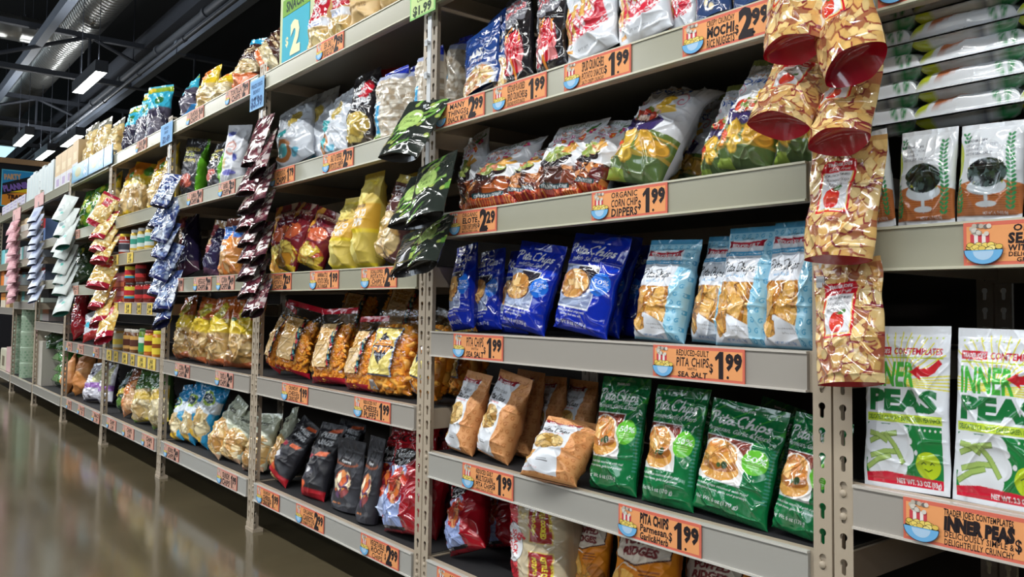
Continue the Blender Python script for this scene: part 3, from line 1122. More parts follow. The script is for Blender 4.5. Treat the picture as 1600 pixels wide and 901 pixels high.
# ------------------------------------------------------------------ artwork of the nearer packs
WHT, BLK = (226, 230, 236), (24, 22, 24)
PITA = [(226, 158, 84), (214, 140, 66), (236, 174, 104), (200, 120, 52), (222, 150, 70)]
TAN = [(212, 164, 92), (196, 142, 70), (226, 184, 116), (182, 124, 58)]
def script(c, s, x, y, h, col, w=None, **k):
    c.text(s, x, y, h, col, shear=0.28, w=w, bold=0.004, **k)
def lines_(c, x, y, n, w, col, dy=0.022, h=0.010, rag=True):
    for k in range(n):
        c.rect(x, y - k * dy, x + w * (c.r.uniform(0.7, 1) if rag else 1), y - k * dy + h, col, 0.75)
PITA_STROKES = [[(1.1, 3.0), (0.9, 1.6), (0.5, 0.0)], [(0.2, 2.5), (0.9, 3.1), (1.8, 2.9), (1.8, 2.1), (1.3, 1.6), (0.7, 1.5)],
    [(2.35, 1.4), (2.15, 0.4), (2.35, 0.0), (2.7, 0.5)], [(2.5, 2.05), (2.56, 2.15)], [(3.35, 2.5), (2.95, 0.4), (3.15, 0.0), (3.5, 0.4)], [(2.7, 1.55), (3.7, 1.75)],
    [(4.5, 1.35), (4.0, 1.35), (3.65, 0.6), (3.85, 0.05), (4.3, 0.4), (4.62, 1.35), (4.5, 0.25), (4.95, 0.2)],
    [(7.0, 2.5), (6.6, 3.0), (5.9, 2.5), (5.55, 1.1), (5.9, 0.1), (6.7, 0.25)], [(7.75, 3.0), (7.4, 1.4), (7.2, 0.0), (7.5, 0.9), (7.95, 1.35), (8.1, 0.9), (8.0, 0.1), (8.35, 0.2)],
    [(8.85, 1.4), (8.65, 0.3), (8.9, 0.05)], [(9.0, 2.05), (9.06, 2.15)], [(9.5, 1.4), (9.3, 0.2), (9.05, -1.1)], [(9.4, 0.9), (9.8, 1.4), (10.15, 1.0), (9.95, 0.2), (9.4, 0.15)],
    [(11.2, 1.25), (10.75, 1.3), (10.75, 0.85), (11.0, 0.45), (10.8, 0.0), (10.4, 0.15)]]
def pita(c, cx, y, w, h, col, lw=0.016):
    """the flowing brush lettering of the name"""
    for st in PITA_STROKES:
        P = np.array([st[0]] + st + [st[-1]], float)
        q = []
        for i in range(1, len(P) - 2):
            for t in np.linspace(0, 1, 5)[(0 if i == 1 else 1):]:
                a, b_, d, e = P[i - 1], P[i], P[i + 1], P[i + 2]
                q.append(0.5 * (2 * b_ + (d - a) * t + (2 * a - 5 * b_ + 4 * d - e) * t * t + (3 * b_ - a - 3 * d + e) * t ** 3))
        c.line([(cx + (p[0] / 11.3 - 0.5) * w, y + p[1] / 3.0 * h) for p in q], lw, col)
def a_green(c):
    G = (14, 104, 56)
    c.rect(0, 0, 1, 1, G)
    for k in range(5):
        y0 = 0.66 + 0.06 * k
        p = [(t, y0 + 0.20 * t - 0.16 * math.sin(3 * t + k)) for t in np.linspace(0, 1, 14)]
        c.line(p, 0.018, (70, 168, 50), 0.65)
    c.text("TRADER JOE'S", 0.46, 0.925, 0.020, WHT, bold=0.02)
    pita(c, 0.44, 0.785, 0.80, 0.095, WHT, 0.020)
    script(c, 'Parmesan, Garlic & Herb', 0.45, 0.715, 0.040, WHT, w=0.82)
    c.rect(0.04, 0.285, 0.70, 0.675, WHT)
    c.rect(0.055, 0.295, 0.685, 0.666, (112, 48, 38))
    win = c.mask_poly([(0.055, 0.295), (0.685, 0.295), (0.685, 0.666), (0.055, 0.666)])
    c.clip = win
    c.ell(0.30, 0.33, 0.45, c=(222, 214, 206))
    c.rect(0.05, 0.29, 0.7, 0.35, (60, 50, 40))
    c.ell(0.58, 0.31, 0.12, c=(226, 222, 220))
    c.ell(0.12, 0.32, 0.10, c=(214, 208, 206))
    c.chips(c.mask_ell(0.32, 0.49, 0.26, 0.155), 70, 0.075, PITA, box=(0.08, 0.33, 0.58, 0.66))
    c.ell(0.34, 0.40, 0.30, 0.105, (212, 146, 66))
    c.ell(0.34, 0.435, 0.265, 0.065, (150, 88, 36))
    c.chips(c.mask_ell(0.34, 0.505, 0.24, 0.075), 40, 0.075, PITA, box=(0.1, 0.4, 0.58, 0.56))
    c.ell(0.44, 0.435, 0.045, c=(44, 64, 36))
    c.ell(0.36, 0.425, 0.03, c=(60, 84, 44))
    c.clip = None
    c.ell(0.78, 0.52, 0.15, c=(92, 182, 48))
    c.text('50%', 0.79, 0.52, 0.050, WHT, w=0.24)
    lines_(c, 0.70, 0.50, 3, 0.17, (200, 236, 180), 0.018, 0.008)
    script(c, 'pita bread chips seasoned with real', 0.42, 0.235, 0.020, WHT, w=0.74)
    script(c, 'parmesan cheese, garlic and parsley.', 0.42, 0.198, 0.020, WHT, w=0.74)
    script(c, 'Net Wt. 6 oz (170 g)', 0.38, 0.105, 0.034, WHT, w=0.62)
    for k in range(16):
        c.rect(0.93, 0.2 + 0.03 * k, 0.985, 0.212 + 0.03 * k, (90, 150, 160), 0.6)
def a_blue(c):
    c.rect(0, 0, 1, 1, (8, 36, 160))
    c.ell(0.80, 0.82, 0.26, c=(10, 60, 200), al=0.7)
    c.ell(0.80, 0.82, 0.22, c=(8, 36, 160))
    c.text("TRADER JOE'S", 0.46, 0.915, 0.018, (200, 206, 236), bold=0.01)
    pita(c, 0.45, 0.785, 0.80, 0.095, WHT, 0.020)
    script(c, 'with Sea Salt', 0.42, 0.715, 0.045, WHT, w=0.52)
    c.rect(0.03, 0.225, 0.73, 0.665, WHT)
    w = (0.045, 0.24, 0.715, 0.655)
    c.rect(*w, (120, 134, 170))
    c.clip = c.mask_poly([(w[0], w[1]), (w[2], w[1]), (w[2], w[3]), (w[0], w[3])])
    c.rect(0.36, 0.46, 0.72, 0.66, (34, 30, 40))
    for k in range(9):
        c.line([(0.04, 0.27 + 0.022 * k), (0.72, 0.23 + 0.03 * k)], 0.02, (150, 160, 192) if k % 2 else (106, 116, 160))
    c.ell(0.34, 0.40, 0.34, 0.15, (152, 168, 206))
    c.ell(0.34, 0.44, 0.30, 0.12, (70, 50, 60))
    c.chips(c.mask_ell(0.34, 0.47, 0.27, 0.15), 110, 0.070, [(232, 176, 104), (214, 150, 80), (240, 190, 124), (196, 128, 62)], box=(0.06, 0.33, 0.62, 0.63))
    c.clip = None
    c.ell(0.79, 0.50, 0.15, c=(30, 104, 222))
    c.text('50%', 0.80, 0.50, 0.048, WHT, w=0.23)
    lines_(c, 0.70, 0.48, 3, 0.17, (180, 206, 250), 0.018, 0.008)
    script(c, 'Baked pita bread chips with', 0.40, 0.185, 0.022, WHT, w=0.58)
    script(c, 'nothing but sea salt.', 0.42, 0.148, 0.022, WHT, w=0.42)
    script(c, 'Net Wt. 6 oz (170 g)', 0.40, 0.065, 0.036, WHT, w=0.62)
def ribbon(c, cx, cy, w, h, txt, col=(168, 26, 44)):
    t = np.linspace(-1, 1, 13)
    up = [(cx + w / 2 * q, cy + 0.30 * h * q * q + h / 2) for q in t]
    lo = [(cx + w / 2 * q, cy + 0.30 * h * q * q - h / 2) for q in t[::-1]]
    for sg in (-1, 1):
        c.poly([(cx + sg * w * 0.44, cy - 0.2 * h), (cx + sg * w * 0.60, cy - 0.35 * h), (cx + sg * w * 0.56, cy + 0.35 * h), (cx + sg * w * 0.62, cy + h), (cx + sg * w * 0.44, cy + 0.9 * h)], (130, 16, 34))
    c.poly(up + lo, col)
    c.text(txt, cx, cy - 0.22 * h, h * 0.62, WHT, w=w * 0.86, arc=-0.45, bold=0.03)
def a_lblue(c):
    LB, DB = (146, 204, 232), (60, 150, 200)
    c.rect(0, 0, 1, 1, LB)
    c.swirls(c.mask_poly([(0, 0), (1, 0), (1, 1), (0, 1)]), DB, 90, 0.035, 0.012)
    c.rect(0.06, 0.02, 0.74, 0.88, (222, 228, 240))
    c.rect(0, 0.95, 1, 1, (70, 150, 200))
    c.text("TRADER JOE'S", 0.40, 0.885, 0.016, BLK, bold=0.02)
    ribbon(c, 0.40, 0.835, 0.54, 0.050, 'REDUCED GUILT')
    c.rect(0.05, 0.735, 0.75, 0.778, (62, 150, 204))
    c.text('50% less fat and 20% fewer calories than potato chips', 0.40, 0.748, 0.018, (200, 228, 244), w=0.64)
    c.rect(0.2, 0.715, 0.6, 0.722, (120, 150, 180), 0.7)
    pita(c, 0.40, 0.595, 0.60, 0.085, BLK, 0.016)
    c.text('with Sea Salt', 0.40, 0.545, 0.030, (60, 150, 210), w=0.34, shear=0.15, bold=0.01)
    m = c.mask_poly([(0.05, 0.16), (0.17, 0.055), (0.34, 0.10), (0.36, 0.24), (0.74, 0.16), (0.74, 0.505), (0.06, 0.505)])
    c.chips(m, 50, 0.16, [(206, 146, 66), (186, 122, 44), (222, 168, 92), (170, 104, 36)], box=(0, 0.0, 0.8, 0.55), sides=(4, 4), dark=0.62)
    for q in ((0.52, 0.30, 0.17), (0.24, 0.40, 0.12), (0.58, 0.44, 0.12), (0.20, 0.14, 0.11)):
        col = c.r.choice([(222, 166, 88), (208, 148, 66)])
        a0 = c.r.uniform(0.3, 1.0)
        pg = [(q[0] + q[2] * math.cos(a0 + k * 1.57), q[1] + q[2] * math.sin(a0 + k * 1.57) * c.asp) for k in range(4)]
        c.clip = m
        c.poly([((x - q[0]) * 1.06 + q[0], (y - q[1]) * 1.06 + q[1]) for x, y in pg], (140, 84, 30))
        c.poly(pg, col)
        c.clip = None
    c.speck(m, 0.10, 5)
    c.text('No artificial flavors', 0.56, 0.135, 0.013, BLK, w=0.30)
    c.text('No Preservatives', 0.58, 0.105, 0.013, BLK, w=0.24)
    c.text('NET WT. 6 OZ (170g)', 0.50, 0.035, 0.018, (40, 120, 190), w=0.36, bold=0.02)
def a_multi(c):
    K, D = (214, 146, 92), (180, 104, 54)
    c.rect(0, 0, 1, 1, K)
    c.swirls(c.mask_poly([(0, 0), (1, 0), (1, 1), (0, 1)]), D, 90, 0.04, 0.012)
    c.rect(0.05, 0.03, 0.66, 0.90, (222, 228, 238))
    ribbon(c, 0.34, 0.87, 0.46, 0.050, 'REDUCED GUILT', (150, 26, 40))
    c.text('Multigrain', 0.34, 0.745, 0.044, BLK, w=0.38, shear=0.1)
    pita(c, 0.34, 0.655, 0.50, 0.070, BLK, 0.016)
    c.text('WITH SESAME SEEDS', 0.34, 0.615, 0.018, (206, 60, 40), w=0.36, bold=0.02)
    c.chips(c.mask_ell(0.36, 0.45, 0.25, 0.145), 90, 0.085, [(206, 164, 92), (182, 138, 66), (222, 188, 124), (150, 106, 44)], box=(0.1, 0.29, 0.62, 0.60), dark=0.55)
    c.chips(c.mask_poly([(0.06, 0.12), (0.18, 0.10), (0.22, 0.30), (0.09, 0.33)]), 12, 0.10, TAN, box=(0.05, 0.1, 0.24, 0.33))
    c.rect(0.30, 0.17, 0.48, 0.178, BLK)
    c.rect(0.30, 0.15, 0.50, 0.158, BLK)
    c.text('NET WT. 6 OZ', 0.22, 0.055, 0.018, (190, 60, 40), w=0.26)
def flower(c, x, y, r, col):
    for k in range(5):
        a = k * 1.2566
        c.ell(x + r * 0.6 * math.cos(a), y + r * 0.6 * math.sin(a) * c.asp, r * 0.5, c=col)
    c.ell(x, y, r * 0.3, c=(244, 200, 70))
def a_elote(c):
    c.rect(0, 0, 1, 1, (222, 226, 234))
    c.text('ORGANIC', 0.44, 0.905, 0.050, (86, 120, 70), w=0.60, arc=0.5)
    c.text('ELOTE', 0.42, 0.835, 0.056, (214, 106, 74), w=0.44, bold=0.01)
    c.text('CORN CHIP', 0.45, 0.770, 0.050, (218, 130, 80), w=0.60, bold=0.01)
    c.text('DIPPERS', 0.44, 0.700, 0.050, (178, 50, 120), w=0.56, bold=0.01)
    for q in ((0.76, 0.72, 0.055, (226, 84, 40)), (0.62, 0.635, 0.05, (214, 50, 90)), (0.48, 0.66, 0.035, (226, 84, 40)), (0.86, 0.80, 0.045, (200, 40, 110)), (0.25, 0.66, 0.03, (214, 60, 90))):
        flower(c, *q)
    for k in range(6):
        c.ell(0.80 + 0.012 * k, 0.80 + 0.022 * k, 0.03, c=(70, 120, 60), rot=0.6 if k % 2 else 2.2)
    c.rect(0, 0, 1, 0.12, (166, 44, 30))
    for k in range(26):
        c.line([(k / 25, 0.0), (k / 25 + 0.02, 0.11)], 0.016, c.r.choice([(206, 100, 40), (110, 20, 28), (220, 140, 60)]))
    c.chips(c.mask_poly([(0, 0.10), (1, 0.10), (1, 0.36), (0.6, 0.33), (0.3, 0.37), (0, 0.34)]), 60, 0.13, [(176, 100, 50), (150, 74, 36), (200, 126, 72), (112, 52, 32), (104, 30, 30), (70, 36, 30)], box=(0, 0.08, 1, 0.36), sides=(5, 7), dark=0.6)
    c.rect(0.34, 0.085, 0.86, 0.135, (24, 60, 66))
    c.text('CRUNCHY & CORNY', 0.60, 0.095, 0.028, WHT, w=0.46, bold=0.02)
    c.ell(0.46, 0.44, 0.32, 0.115, (38, 30, 34))
    c.ell(0.46, 0.49, 0.29, 0.075, (150, 170, 86))
    m = c.mask_ell(0.46, 0.50, 0.27, 0.10)
    c.chips(m, 90, 0.05, [(168, 186, 100), (142, 162, 76), (192, 204, 128), (120, 140, 66), (206, 120, 90)], box=(0.16, 0.4, 0.76, 0.62), sides=(5, 7), dark=0.85)
    for p in ([(0.56, 0.55), (0.66, 0.66), (0.76, 0.62), (0.66, 0.50)], [(0.64, 0.52), (0.80, 0.60), (0.86, 0.56), (0.70, 0.48)]):
        c.poly(p, (222, 158, 72))
def a_dip(c):
    c.rect(0, 0, 1, 1, (224, 228, 236))
    for k, (y, col) in enumerate(((0.30, (90, 112, 50)), (0.26, (190, 150, 60)), (0.245, (80, 104, 48)), (0.19, (104, 120, 50)), (0.13, (160, 136, 56)), (0.10, (78, 100, 56)))):
        c.poly([(0, 0), (1, 0)] + [(t, y + 0.10 * t + 0.02 * math.sin(5 * t)) for t in np.linspace(1, 0, 12)], col)
    c.rect(0, 0, 0.4, 0.06, (150, 180, 70))
    c.rect(0, 0.94, 1, 1, (120, 134, 70))
    c.text('ORGANIC', 0.46, 0.875, 0.04, (96, 128, 76), w=0.40, arc=0.5)
    c.text('CORN CHIP', 0.46, 0.80, 0.048, (216, 140, 60), w=0.52)
    c.text('DIPPERS', 0.46, 0.715, 0.072, (36, 80, 160), w=0.66, bold=0.01)
    for x in (0.80, 0.14):
        p = [(x + 0.09 * q * math.cos(9 * q), 0.66 + 0.09 * q * math.sin(9 * q) * c.asp) for q in np.linspace(0.15, 1, 16)]
        c.line(p, 0.012, (206, 90, 110))
    c.poly([(0.50, 0.56), (0.62, 0.69), (0.74, 0.67), (0.66, 0.53)], (232, 176, 50))
    c.poly([(0.58, 0.54), (0.78, 0.62), (0.84, 0.57), (0.68, 0.50)], (240, 190, 80))
    c.ell(0.46, 0.46, 0.33, 0.055, (76, 62, 130))
    c.poly([(0.13, 0.46), (0.20, 0.33), (0.70, 0.33), (0.79, 0.46)], (52, 42, 88))
    c.ell(0.46, 0.465, 0.29, 0.040, (34, 24, 52))
    c.chips(c.mask_ell(0.44, 0.505, 0.26, 0.065), 70, 0.045, [(214, 62, 44), (226, 84, 60), (190, 44, 34), (236, 200, 180), (120, 140, 60)], box=(0.16, 0.44, 0.74, 0.58), dark=0.7)
    for q in ((0.14, 0.22, 0.13, (226, 140, 50)), (0.36, 0.29, 0.15, (236, 182, 60)), (0.42, 0.17, 0.13, (240, 190, 70)), (0.68, 0.27, 0.14, (230, 170, 56)), (0.88, 0.24, 0.12, (222, 160, 56))):
        c.ell(q[0], q[1], q[2], q[2] * c.asp * 0.8, tuple(int(v * 0.72) for v in q[3]))
        c.ell(q[0], q[1], q[2] * 0.9, q[2] * c.asp * 0.7, q[3])
        c.ell(q[0] + 0.02, q[1] - 0.01, q[2] * 0.55, q[2] * c.asp * 0.4, tuple(int(v * 0.85) for v in q[3]))
    c.chips(c.mask_ell(0.16, 0.24, 0.08, 0.045), 14, 0.035, [(214, 50, 40), (232, 90, 60)], box=(0.08, 0.2, 0.24, 0.28))
def a_apple(c):
    c.rect(0, 0, 1, 1, (150, 92, 62))
    al = c.mask_poly([(0, 0), (1, 0), (1, 1), (0, 1)])
    AP = [(222, 184, 118), (212, 166, 96), (232, 200, 138), (200, 148, 84), (226, 190, 126), (206, 160, 96)]
    for k in range(150):
        x, y = c.r.random(), c.r.random()
        R = c.r.uniform(0.06, 0.125)
        ro, m = c.r.uniform(0, 6.28), c.r.randint(5, 7)
        el = c.r.uniform(0.4, 0.95)
        jit = [c.r.uniform(0.8, 1.15) for _ in range(m)]
        def pg(q, dx=0.0, dy=0.0):
            o = []
            for i in range(m):
                a = i * 6.2832 / m
                x_, y_ = R * q * jit[i] * math.cos(a), R * q * jit[i] * el * math.sin(a)
                o.append((x + dx + x_ * math.cos(ro) - y_ * math.sin(ro), y + dy + (x_ * math.sin(ro) + y_ * math.cos(ro)) * c.asp))
            return o
        sk = c.r.choice([(110, 30, 44), (124, 44, 46), (140, 70, 50), (150, 92, 58)])
        c.poly(pg(1.06, 0.012 * (1 if k % 2 else -1), -0.012), sk)
        col = np.array(c.r.choice(AP), float) * c.r.uniform(0.85, 1.05)
        c.poly(pg(0.97), col)
        c.poly(pg(0.5, 0.01), np.clip(col * 1.07, 0, 255), 0.6)
    c.rect(0, 0.955, 1, 1, (190, 146, 90))
    x0, x1, y0, y1 = 0.20, 0.66, 0.36, 0.80
    c.rect(x0, y0, x1, y1, (196, 24, 36))
    c.rect(x0 + 0.03, y0 + 0.02, x1 - 0.03, y1 - 0.02, (226, 190, 110))
    c.rect(x0 + 0.045, y0 + 0.032, x1 - 0.045, y1 - 0.032, (224, 226, 232))
    c.rect(x0 + 0.03, y1 - 0.085, x1 - 0.03, y1 + 0.018, (186, 20, 36))
    c.text("TRADER JOE'S", 0.43, y1 - 0.028, 0.026, WHT, w=0.34, bold=0.03)
    c.text('Dried Fruit', 0.43, y1 - 0.070, 0.024, WHT, w=0.30, shear=0.2)
    c.text('CRUNCH DRIED', 0.43, 0.675, 0.022, BLK, w=0.34, bold=0.02)
    c.text('Honeycrisp', 0.43, 0.628, 0.032, BLK, w=0.34, shear=0.25)
    c.text('Apples', 0.43, 0.582, 0.032, BLK, w=0.20, shear=0.25)
    c.ell(0.42, 0.480, 0.115, c=(204, 42, 36))
    c.ell(0.37, 0.49, 0.06, c=(216, 60, 44))
    c.ell(0.47, 0.47, 0.05, c=(220, 84, 52), al=0.6)
    c.line([(0.42, 0.54), (0.44, 0.575)], 0.014, (90, 60, 30))
    c.ell(0.49, 0.565, 0.055, 0.02, (70, 112, 56), rot=0.4)
    c.text('Unsweetened & Unsulfured', 0.43, 0.395, 0.014, BLK, w=0.32)
    c.text('NET WT 1.5 OZ (42g)', 0.42, 0.27, 0.022, (90, 50, 40), w=0.36)
def a_peas(c):
    c.rect(0, 0, 1, 1, (222, 228, 238))
    for k in range(13):
        x = 0.08 + k * 0.07
        pts = []
        for i in range(10):
            a, q = i * math.pi / 5, (0.016 if i % 2 == 0 else 0.007)
            pts.append((x + q * math.sin(a), 0.925 + q * math.cos(a) * c.asp))
        c.poly(pts, (176, 200, 40))
    for k in range(22):
        a = -0.2 + k * 0.16
        c.line([(0.45 + 0.1 * math.cos(a), 0.64 + 0.06 * math.sin(a)), (0.45 + 0.62 * math.cos(a), 0.64 + 0.32 * math.sin(a))], 0.014, (226, 218, 70))
    c.rect(0.0, 0, 1, 0.50, (222, 228, 238))
    c.rect(0.0, 0.87, 1, 1, (222, 228, 238), 0)
    c.rect(0.06, 0.815, 0.34, 0.865, (192, 30, 48))
    c.text("TRADER JOE'S", 0.20, 0.827, 0.026, WHT, w=0.25, bold=0.02)
    c.text('CONTEMPLATES', 0.65, 0.822, 0.040, (186, 28, 48), w=0.56, bold=0.035)
    c.rect(0.06, 0.797, 0.94, 0.805, (180, 206, 50))
    c.text('INNER', 0.34, 0.628, 0.150, (64, 172, 60), w=0.56, bold=0.035)
    c.poly([(0.56, 0.715), (0.68, 0.755), (0.68, 0.735), (0.78, 0.745), (0.90, 0.795), (0.93, 0.77), (0.86, 0.715), (0.78, 0.690), (0.69, 0.690), (0.70, 0.665)], (196, 30, 42))
    c.text('PEAS', 0.48, 0.480, 0.125, (22, 104, 52), w=0.80, bold=0.06)
    c.rect(0.05, 0.405, 0.94, 0.455, (186, 214, 56))
    c.text('DELICATELY CRUNCHY, BAKED GREEN PEA SNACK', 0.50, 0.417, 0.028, (20, 90, 44), w=0.86, bold=0.02)
    c.rect(0.05, 0.075, 0.93, 0.395, (26, 116, 56))
    for k in range(5):
        c.ell(0.70 + 0.055 * k, 0.370, 0.011, c=(230, 236, 230))
    m = None
    for q in ((0.30, 0.24, 0.26), (0.16, 0.32, 0.15), (0.44, 0.32, 0.15), (0.20, 0.14, 0.14), (0.40, 0.14, 0.15), (0.50, 0.22, 0.13), (0.08, 0.22, 0.08)):
        c.ell(q[0], q[1], q[2], q[2] * c.asp * 0.9, (224, 230, 238))
    for q in ((0.10, 0.28, 0.42, 0.34), (0.12, 0.19, 0.44, 0.23), (0.30, 0.33, 0.50, 0.17), (0.08, 0.12, 0.34, 0.20), (0.10, 0.33, 0.30, 0.29)):
        c.line([(q[0], q[1]), ((q[0] + q[2]) / 2, (q[1] + q[3]) / 2 + 0.012), (q[2], q[3])], 0.055, (110, 140, 66))
        c.line([(q[0], q[1]), ((q[0] + q[2]) / 2, (q[1] + q[3]) / 2 + 0.016), (q[2], q[3])], 0.040, (156, 186, 96))
    c.ell(0.58, 0.30, 0.035, c=WHT)
    c.ell(0.66, 0.235, 0.024, c=WHT)
    c.ell(0.78, 0.165, 0.125, c=(176, 204, 36))
    for x in (0.74, 0.82):
        p = [(x - 0.02, 0.172), (x, 0.184), (x + 0.02, 0.172)]
        c.line(p, 0.010, (40, 70, 20))
    c.line([(0.745, 0.145), (0.78, 0.132), (0.815, 0.145)], 0.010, (40, 70, 20))
    c.poly([(0.05, 0.085), (0.30, 0.105), (0.93, 0.085), (0.93, 0.030), (0.05, 0.030)], (198, 26, 50))
    c.text('NET WT. 3.3 OZ (93g)', 0.66, 0.043, 0.030, WHT, w=0.50, bold=0.02)
def vine(c, x0, y0, y1, s, n=16):
    for k in range(n):
        t = k / (n - 1)
        y = y0 + (y1 - y0) * t
        x = x0 + 0.03 * math.sin(t * 5)
        for sg in (-1, 1):
            c.ell(x + sg * s * 0.9, y + s * 0.4, s, s * c.asp * 0.5, (46, 128, 74), rot=sg * 0.6)
def a_weed(c):
    c.rect(0, 0, 1, 1, (222, 228, 236))
    c.ell(-0.05, 0.62, 0.16, 0.22, (176, 190, 30))
    c.rect(0, 0.0, 1, 0.0, WHT)
    c.poly([(0.0, 0.06), (0.0, 0.24), (0.22, 0.40), (0.74, 0.40), (1.0, 0.22), (0.9, 0.06)], (170, 98, 54))
    for k in range(12):
        c.line([(0.0, 0.07 + 0.022 * k), (0.95, 0.07 + 0.022 * k)], 0.010, (132, 66, 30), 0.7)
    c.ell(0.50, 0.34, 0.30, 0.085, (186, 196, 204))
    c.rect(0.47, 0.17, 0.53, 0.28, (190, 200, 208))
    c.ell(0.50, 0.17, 0.16, 0.03, (196, 204, 212))
    c.poly([(0.20, 0.53), (0.30, 0.36), (0.42, 0.50), (0.36, 0.58)], (146, 152, 40))
    c.poly([(0.66, 0.58), (0.80, 0.50), (0.74, 0.36), (0.60, 0.50)], (150, 156, 44))
    c.chips(c.mask_ell(0.50, 0.48, 0.31, 0.145), 150, 0.05, [(22, 28, 24), (34, 44, 36), (16, 18, 18), (70, 86, 84), (40, 52, 34)], box=(0.2, 0.32, 0.8, 0.62), dark=0.7)
    vine(c, 0.84, 0.12, 0.84, 0.038, 18)
    vine(c, 0.06, 0.10, 0.40, 0.036, 9)
    vine(c, 0.14, 0.80, 0.88, 0.034, 3)
    c.text("TRADER JOE'S", 0.30, 0.800, 0.026, (60, 66, 80), w=0.34, bold=0.03)
    c.text('ORGANIC ROASTED', 0.38, 0.752, 0.030, (96, 104, 120), w=0.50, bold=0.01)
    c.text('SEAWEED', 0.27, 0.706, 0.030, (96, 104, 120), w=0.28, bold=0.01)
    c.text('WITH SEA SALT', 0.35, 0.660, 0.030, (96, 104, 120), w=0.44, bold=0.01)
    c.text('NET WT. 0.17 OZ (5g)', 0.62, 0.075, 0.022, WHT, w=0.36)
def a_spudw(c):
    c.rect(0, 0, 1, 1, (214, 220, 230))
    c.text('SPUD', 0.5, 0.86, 0.08, (200, 40, 50), w=0.5, bold=0.03)
    c.text('CRUNCHIES', 0.5, 0.77, 0.07, (200, 40, 50), w=0.7, bold=0.03)
    m = c.mask_poly([(0.06, 0.16), (0.70, 0.20), (0.90, 0.27), (0.84, 0.60), (0.10, 0.52)])
    c.clip = m
    c.rect(0, 0, 1, 1, (224, 216, 222))
    for k in range(-12, 14):
        c.line([(k * 0.09, 0.2), (k * 0.09 + 0.55, 0.7)], 0.018, (206, 40, 60))
        c.line([(k * 0.09 + 0.5, 0.2), (k * 0.09, 0.7)], 0.018, (206, 40, 60))
    c.clip = None
    c.poly([(0.56, 0.56), (0.66, 0.50), (0.86, 0.60), (0.88, 0.70)], (206, 40, 56))
    for x0, y0, x1, y1 in ((0.18, 0.22, 0.12, 0.60), (0.33, 0.24, 0.26, 0.62), (0.48, 0.42, 0.42, 0.74), (0.60, 0.46, 0.56, 0.76), (0.08, 0.26, 0.04, 0.5)):
        c.line([(x0, y0), (x1, y1)], 0.075, (170, 116, 40))
        c.line([(x0, y0), (x1, y1)], 0.055, (218, 166, 84))
    c.text('NET WT. 4 OZ (113g)', 0.56, 0.09, 0.026, (110, 116, 126), w=0.5)
    c.rect(0.10, 0.09, 0.22, 0.13, (220, 150, 70))
    c.ell(0.20, 0.17, 0.03, c=(90, 110, 100))
def a_spudk(c):
    c.rect(0, 0, 1, 1, (30, 28, 32))
    c.rect(0.05, 0.62, 0.88, 0.93, (112, 112, 120))
    c.text('KETCHUP FLAVORED', 0.46, 0.86, 0.045, (214, 50, 56), w=0.72, bold=0.02)
    c.text('SPUD CRUNCHIES', 0.46, 0.765, 0.060, (214, 50, 56), w=0.76, bold=0.02)
    c.text('seasoned potato snacks', 0.46, 0.690, 0.034, WHT, w=0.74, shear=0.2)
    c.poly([(0.10, 0.10), (0.16, 0.46), (0.60, 0.54), (0.84, 0.42), (0.80, 0.08)], (196, 30, 44))
    m = c.mask_poly([(0.10, 0.10), (0.16, 0.46), (0.60, 0.54), (0.84, 0.42), (0.80, 0.08)])
    c.clip = m
    for k in range(-8, 14):
        c.line([(k * 0.1, 0.0), (k * 0.1 + 0.5, 0.6)], 0.020, (232, 150, 150), 0.8)
        c.line([(k * 0.1 + 0.4, 0.0), (k * 0.1, 0.6)], 0.014, (120, 14, 30), 0.8)
    c.clip = None
    for x0, y0, x1, y1 in ((0.24, 0.40, 0.30, 0.58), (0.40, 0.42, 0.42, 0.58), (0.70, 0.40, 0.76, 0.56), (0.45, 0.02, 0.47, 0.22)):
        c.line([(x0, y0), (x1, y1)], 0.06, (222, 130, 50))
    c.ell(0.34, 0.16, 0.10, c=(216, 216, 224))
    c.ell(0.34, 0.16, 0.055, c=(60, 50, 60))
    c.rect(0.66, 0.50, 0.86, 0.60, BLK)
def a_many(c):
    c.rect(0, 0, 1, 1, (24, 58, 124))
    c.text('MANY', 0.50, 0.60, 0.085, (226, 226, 220), w=0.56, bold=0.03, rot=0.12)
    c.text('Things', 0.46, 0.50, 0.070, (226, 226, 220), w=0.48, shear=0.3, rot=0.10)
    c.text('SNACK MIX', 0.40, 0.44, 0.030, (206, 150, 70), w=0.40, rot=0.1)
    c.ell(0.50, 0.10, 0.47, 0.30, (226, 230, 236))
    for k in range(46):
        a = k * math.pi / 45
        c.line([(0.5 + 0.40 * math.cos(a), 0.10 + 0.26 * math.sin(a)), (0.5 + 0.52 * math.cos(a), 0.10 + 0.34 * math.sin(a))], 0.016, (24, 58, 124))
    m = c.mask_ell(0.50, 0.10, 0.42, 0.265)
    c.chips(m, 110, 0.065, [(214, 172, 120), (196, 140, 84), (232, 206, 160), (172, 108, 70), (222, 190, 120)], box=(0.05, 0.0, 0.95, 0.4))
def a_mochi(c):
    c.rect(0, 0, 1, 1, (44, 62, 100))
    for k in range(12):
        c.ell(c.r.random(), c.r.uniform(0.1, 0.6), 0.06, 0.05, c.r.choice([(222, 180, 110), (206, 160, 90), (234, 214, 170)]), rot=c.r.random())
    c.text('MOCHI', 0.5, 0.80, 0.10, WHT, w=0.7, bold=0.03)
    c.text('rice nuggets', 0.5, 0.70, 0.05, WHT, w=0.6, shear=0.2)
